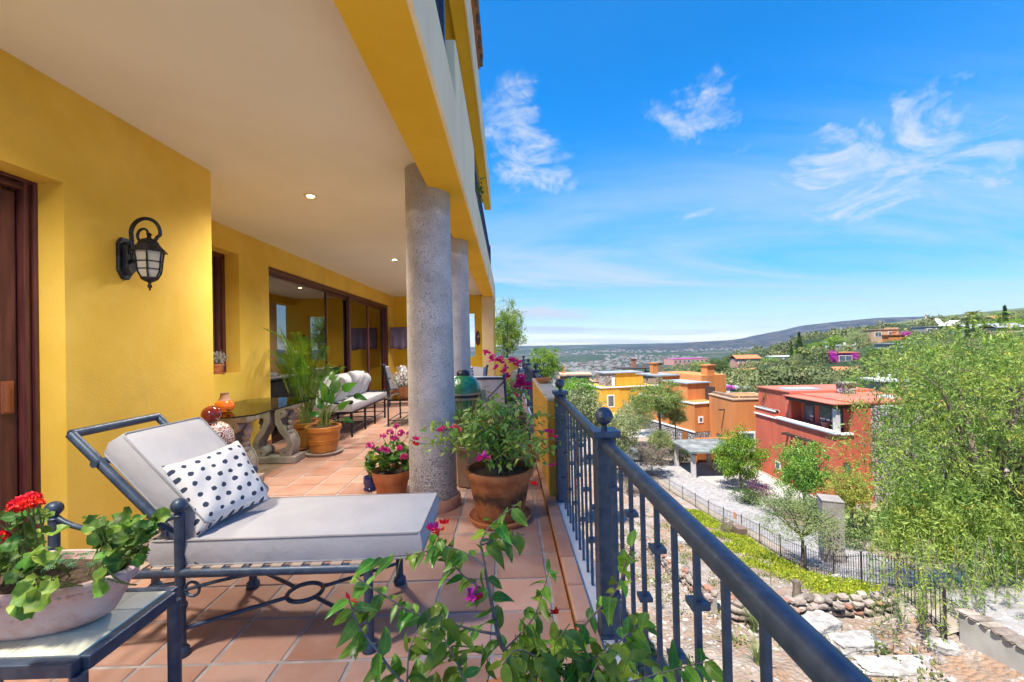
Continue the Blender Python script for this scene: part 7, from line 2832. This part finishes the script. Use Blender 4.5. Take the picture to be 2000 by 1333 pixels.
# --- silver plants on sill and coffee table
def silver(label, c, r, h, n, sp, seed):
    t = thing('silver_plant', label, 'potted plant', c)
    pot(t, c, [(r * .72, 0), (r * .78, .004), (r * .92, h * .72), (r, h * .74), (r * 1.04, h), (r * .92, h), (r * .88, h * .8)], TERRA, (r * .88, h * .85), 24)
    MB().lathe([(r * .9, -.001), (r * 1.12, .002), (r * 1.15, .012), (r * .9, .01)], c, 24).build('saucer', TERRA, t, True)
    rs = np.random.RandomState(seed)
    d = rs.randn(n, 3)
    d /= np.linalg.norm(d, axis=1)[:, None]
    d[:, 2] = d[:, 2] * .55 + .25
    P = d * sp * (.4 + .6 * rs.rand(n))[:, None] + np.array([0, 0, h + sp * .35])
    V, F = leaf_quads(P, sp * .38, rs, .4, 0)
    o = put('foliage', np_mesh('foliage', V, F, L_SILV), t)
    return t


silver('dry silvery plant in a clay pot on the narrow window sill', Vector((-3.53, 5.16, 1.112)), .085, .12, 260, .12, 1)
silver('frosty silver plant in a terracotta pot on the coffee table', Vector((-1.86, 7.75, .477)), .14, .2, 500, .26, 2)
# --- far pink bougainvillea
C9 = Vector((.06, 6.5, 0))
t = thing('bougainvillea', 'far bougainvillea with many magenta bracts against the far railing', 'bougainvillea', C9)
pot(t, C9, [(.13, 0), (.16, .02), (.2, .28), (.21, .29), (.21, .33), (.19, .33), (.18, .28)], STAIN, (.185, .29), 24)
tk = MB()
paths = []
for k in range(30):
    a = RND.uniform(0, 6.283)
    rr_ = RND.uniform(.1, .42)
    s0 = C9 + Vector((0, 0, .3))
    e = s0 + Vector((math.cos(a) * rr_ * (.5 if math.cos(a) > 0 else 1.0), math.sin(a) * rr_, RND.uniform(.15, .6)))
    pth = arc(s0, s0.lerp(e, .4) + Vector((0, 0, .25)), e, 6)
    tk.tube(pth, .005, 5)
    paths.append(pth)
tk.build('stem', TWIG, t, True)
joined_leaves(t, paths, 700, .06, L_BOUG, .4, .06, seed=5)
for px, py, n in [(953, 690, 3), (958, 701, 4), (975, 705, 6), (985, 716, 3), (1000, 703, 5), (1013, 714, 6), (1018, 738, 9), (1012, 756, 9), (1024, 754, 7), (1035, 755, 5), (1005, 776, 4), (990, 735, 4), (970, 720, 3), (1015, 745, 6), (984, 726, 4), (1008, 770, 3)]:
    for q in range(n):
        bract(t, at(px + RND.gauss(0, 3.0), py + RND.gauss(0, 3.0), 6.4 + RND.uniform(-.15, .15)), P_PINK, .06)
C10 = Vector((-.08, 6.9, 0))
t = thing('leafy_planter', 'silvery green shrub in a brown pot below the magenta flowers', 'planter', C10)
pot(t, C10, [(.11, 0), (.14, .02), (.17, .25), (.17, .28), (.15, .28), (.14, .24)], STAIN, (.15, .25), 24)
rs = np.random.RandomState(4)
P = rs.randn(700, 3) * np.array([.13, .13, .16]) + np.array([0, 0, .52])
V, F = leaf_quads(P, .05, rs, .5, 0)
put('foliage', np_mesh('foliage', V, F, T_GRY), t)
# plant on the upper balcony
p = at(944, 372, 6.0)
t = thing('balcony_plant', 'small trailing plant on the upper balcony edge', 'plant', (-.40, 5.6, 3.45))
rs = np.random.RandomState(6)
P = rs.randn(70, 3) * np.array([.04, .08, .07])
V, F = leaf_quads(P, .05, rs, .5, .3)
put('foliage', np_mesh('foliage', V, F, L_BOUG), t, (0.06, 0, 0))
MB().box(-.52, -.36, 5.45, 5.75, 3.21, 3.36).build('box', TERRA, t)
# --- plants in the trough
TC = trg.location.copy()
st = MB()
rnd = random.Random(15)
zs = TC.z + .15
for k in range(125):
    px = rnd.choice([rnd.uniform(-20, 110), rnd.uniform(190, 305), rnd.uniform(-20, 90), rnd.uniform(200, 300)])
    py = rnd.uniform(1010, 1090) if px > 150 else rnd.uniform(1000, 1150)
    Y = 1.45 + rnd.uniform(-.13, .13)
    p = at(px, py, Y)
    d = Vector((rnd.gauss(0, 1), rnd.gauss(0, 1) - .3, rnd.uniform(-.5, .5)))
    big = GLP if (px > 60 and px < 150) or rnd.random() < .25 else GL
    put('leaf', rnd.choice(big), trg, p - TC, orient(d, Vector((.2, -.8, .9)) + rv(.35)), rnd.uniform(.034, .062))
    if k % 2:
        b_ = Vector((min(max(p.x, TC.x - .28), TC.x + .27), TC.y + rnd.uniform(-.07, .07), zs))
        st.tube(arc(b_, b_.lerp(p, .5) + Vector((0, 0, .03)), p, 4), .0024, 5)
for px, py in ((210, 1130), (105, 1130), (90, 1150), (70, 1140), (205, 1105), (60, 1165), (80, 1170)):
    p = at(px, py, 1.27)
    put('leaf', rnd.choice(GLP), trg, p - TC, orient(Vector((rnd.gauss(0, .6), -.5, -.8)), Vector((0, -1, .5)) + rv(.25)), rnd.uniform(.045, .068))
    st.tube(arc(Vector((p.x - .03, 1.40, zs)), Vector((p.x, 1.30, zs + .06)), p, 5), .0026, 5)
URD, UOR = umbel_mesh(P_RED, 3, 30), umbel_mesh(P_ORAN, 4, 16)
for px, py, Y, r_, me in [(38, 985, 1.45, .035, URD), (62, 975, 1.47, .033, URD), (50, 990, 1.42, .034, URD), (28, 992, 1.46, .028, URD), (72, 985, 1.45, .026, URD), (2, 1052, 1.4, .03, URD), (180, 1024, 1.42, .018, UOR), (190, 1020, 1.43, .018, UOR)]:
    p = at(px, py, Y)
    put('flower_head', me, trg, p - TC, (rnd.uniform(-.4, .4), rnd.uniform(-.4, .4), rnd.uniform(0, 6)), r_)
    b_ = Vector((p.x + .02, TC.y, zs))
    st.tube(arc(b_, b_.lerp(p, .5) + Vector((.02, 0, .02)), p, 5), .0028, 5)
st.build('stem', STEMG, trg, True)
# sedum rosettes
rs = np.random.RandomState(2)
ros = MB()
for k in range(22):
    a, e = k * 2.4, .15 + 1.2 * k / 22
    rr_ = .9 * math.cos(e)
    c_ = Vector((rr_ * math.cos(a), rr_ * math.sin(a), .6 * math.sin(e)))
    ros.lathe([(.02, -.10), (.15, 0), (.16, .10), (.02, .2)], c_, 6)
rm = bpy.data.meshes.new('rosette')
rm.from_pydata([tuple(v) for v in ros.v], [], ros.f)
rm.materials.append(L_SUCC)
for k in range(44):
    u = rs.rand()
    px, py = (rs.uniform(85, 150), rs.uniform(1072, 1115)) if k < 26 else (rs.uniform(20, 60), rs.uniform(1100, 1150)) if k < 36 else (rs.uniform(150, 190), rs.uniform(1080, 1110))
    p = at(px, py, 1.40 - (py - 1090) * .0016)
    put('rosette', rm, trg, p - TC, (rs.uniform(-.5, .5), rs.uniform(-.5, .5), rs.rand() * 6), rs.uniform(.008, .013))

# leaves beyond the first 300 of a plant: one joined part
for nm, lst in EXTRA.items():
    Vs, Fs, k0 = [], [], 0
    for me_, p, e_, sc in lst:
        bv_ = np.array([v_.co for v_ in me_.vertices])
        bf_ = np.array([q.vertices[:] for q in me_.polygons])
        Vs.append(bv_ @ np.array(e_.to_matrix()).T * sc + np.array(p))
        Fs.append(bf_ + k0)
        k0 += len(bv_)
    o = put('leaves', np_mesh('leaves', np.concatenate(Vs), np.concatenate(Fs), lst[0][0].materials[0], True), bpy.data.objects[nm])
    o['kind'] = 'stuff'

# ---------------------------------------------------------------- the air
hz = MB().box(-9600, 9600, -9600, 9600, -175, 520).build('haze', None)
tag(hz, kind='stuff')
HM = bpy.data.materials.new('haze_air')
HM.use_nodes = True
nt = HM.node_tree
nt.nodes.clear()
ho = N(nt, 'ShaderNodeOutputMaterial')
hv = N(nt, 'ShaderNodeVolumePrincipled', ins={'Density': 4.0e-5, 'Anisotropy': 0.2, 'Color': (0.34, 0.56, 1.0, 1)})
L(nt, hv.outputs[0], ho.inputs['Volume'])
hz.data.materials.append(HM)
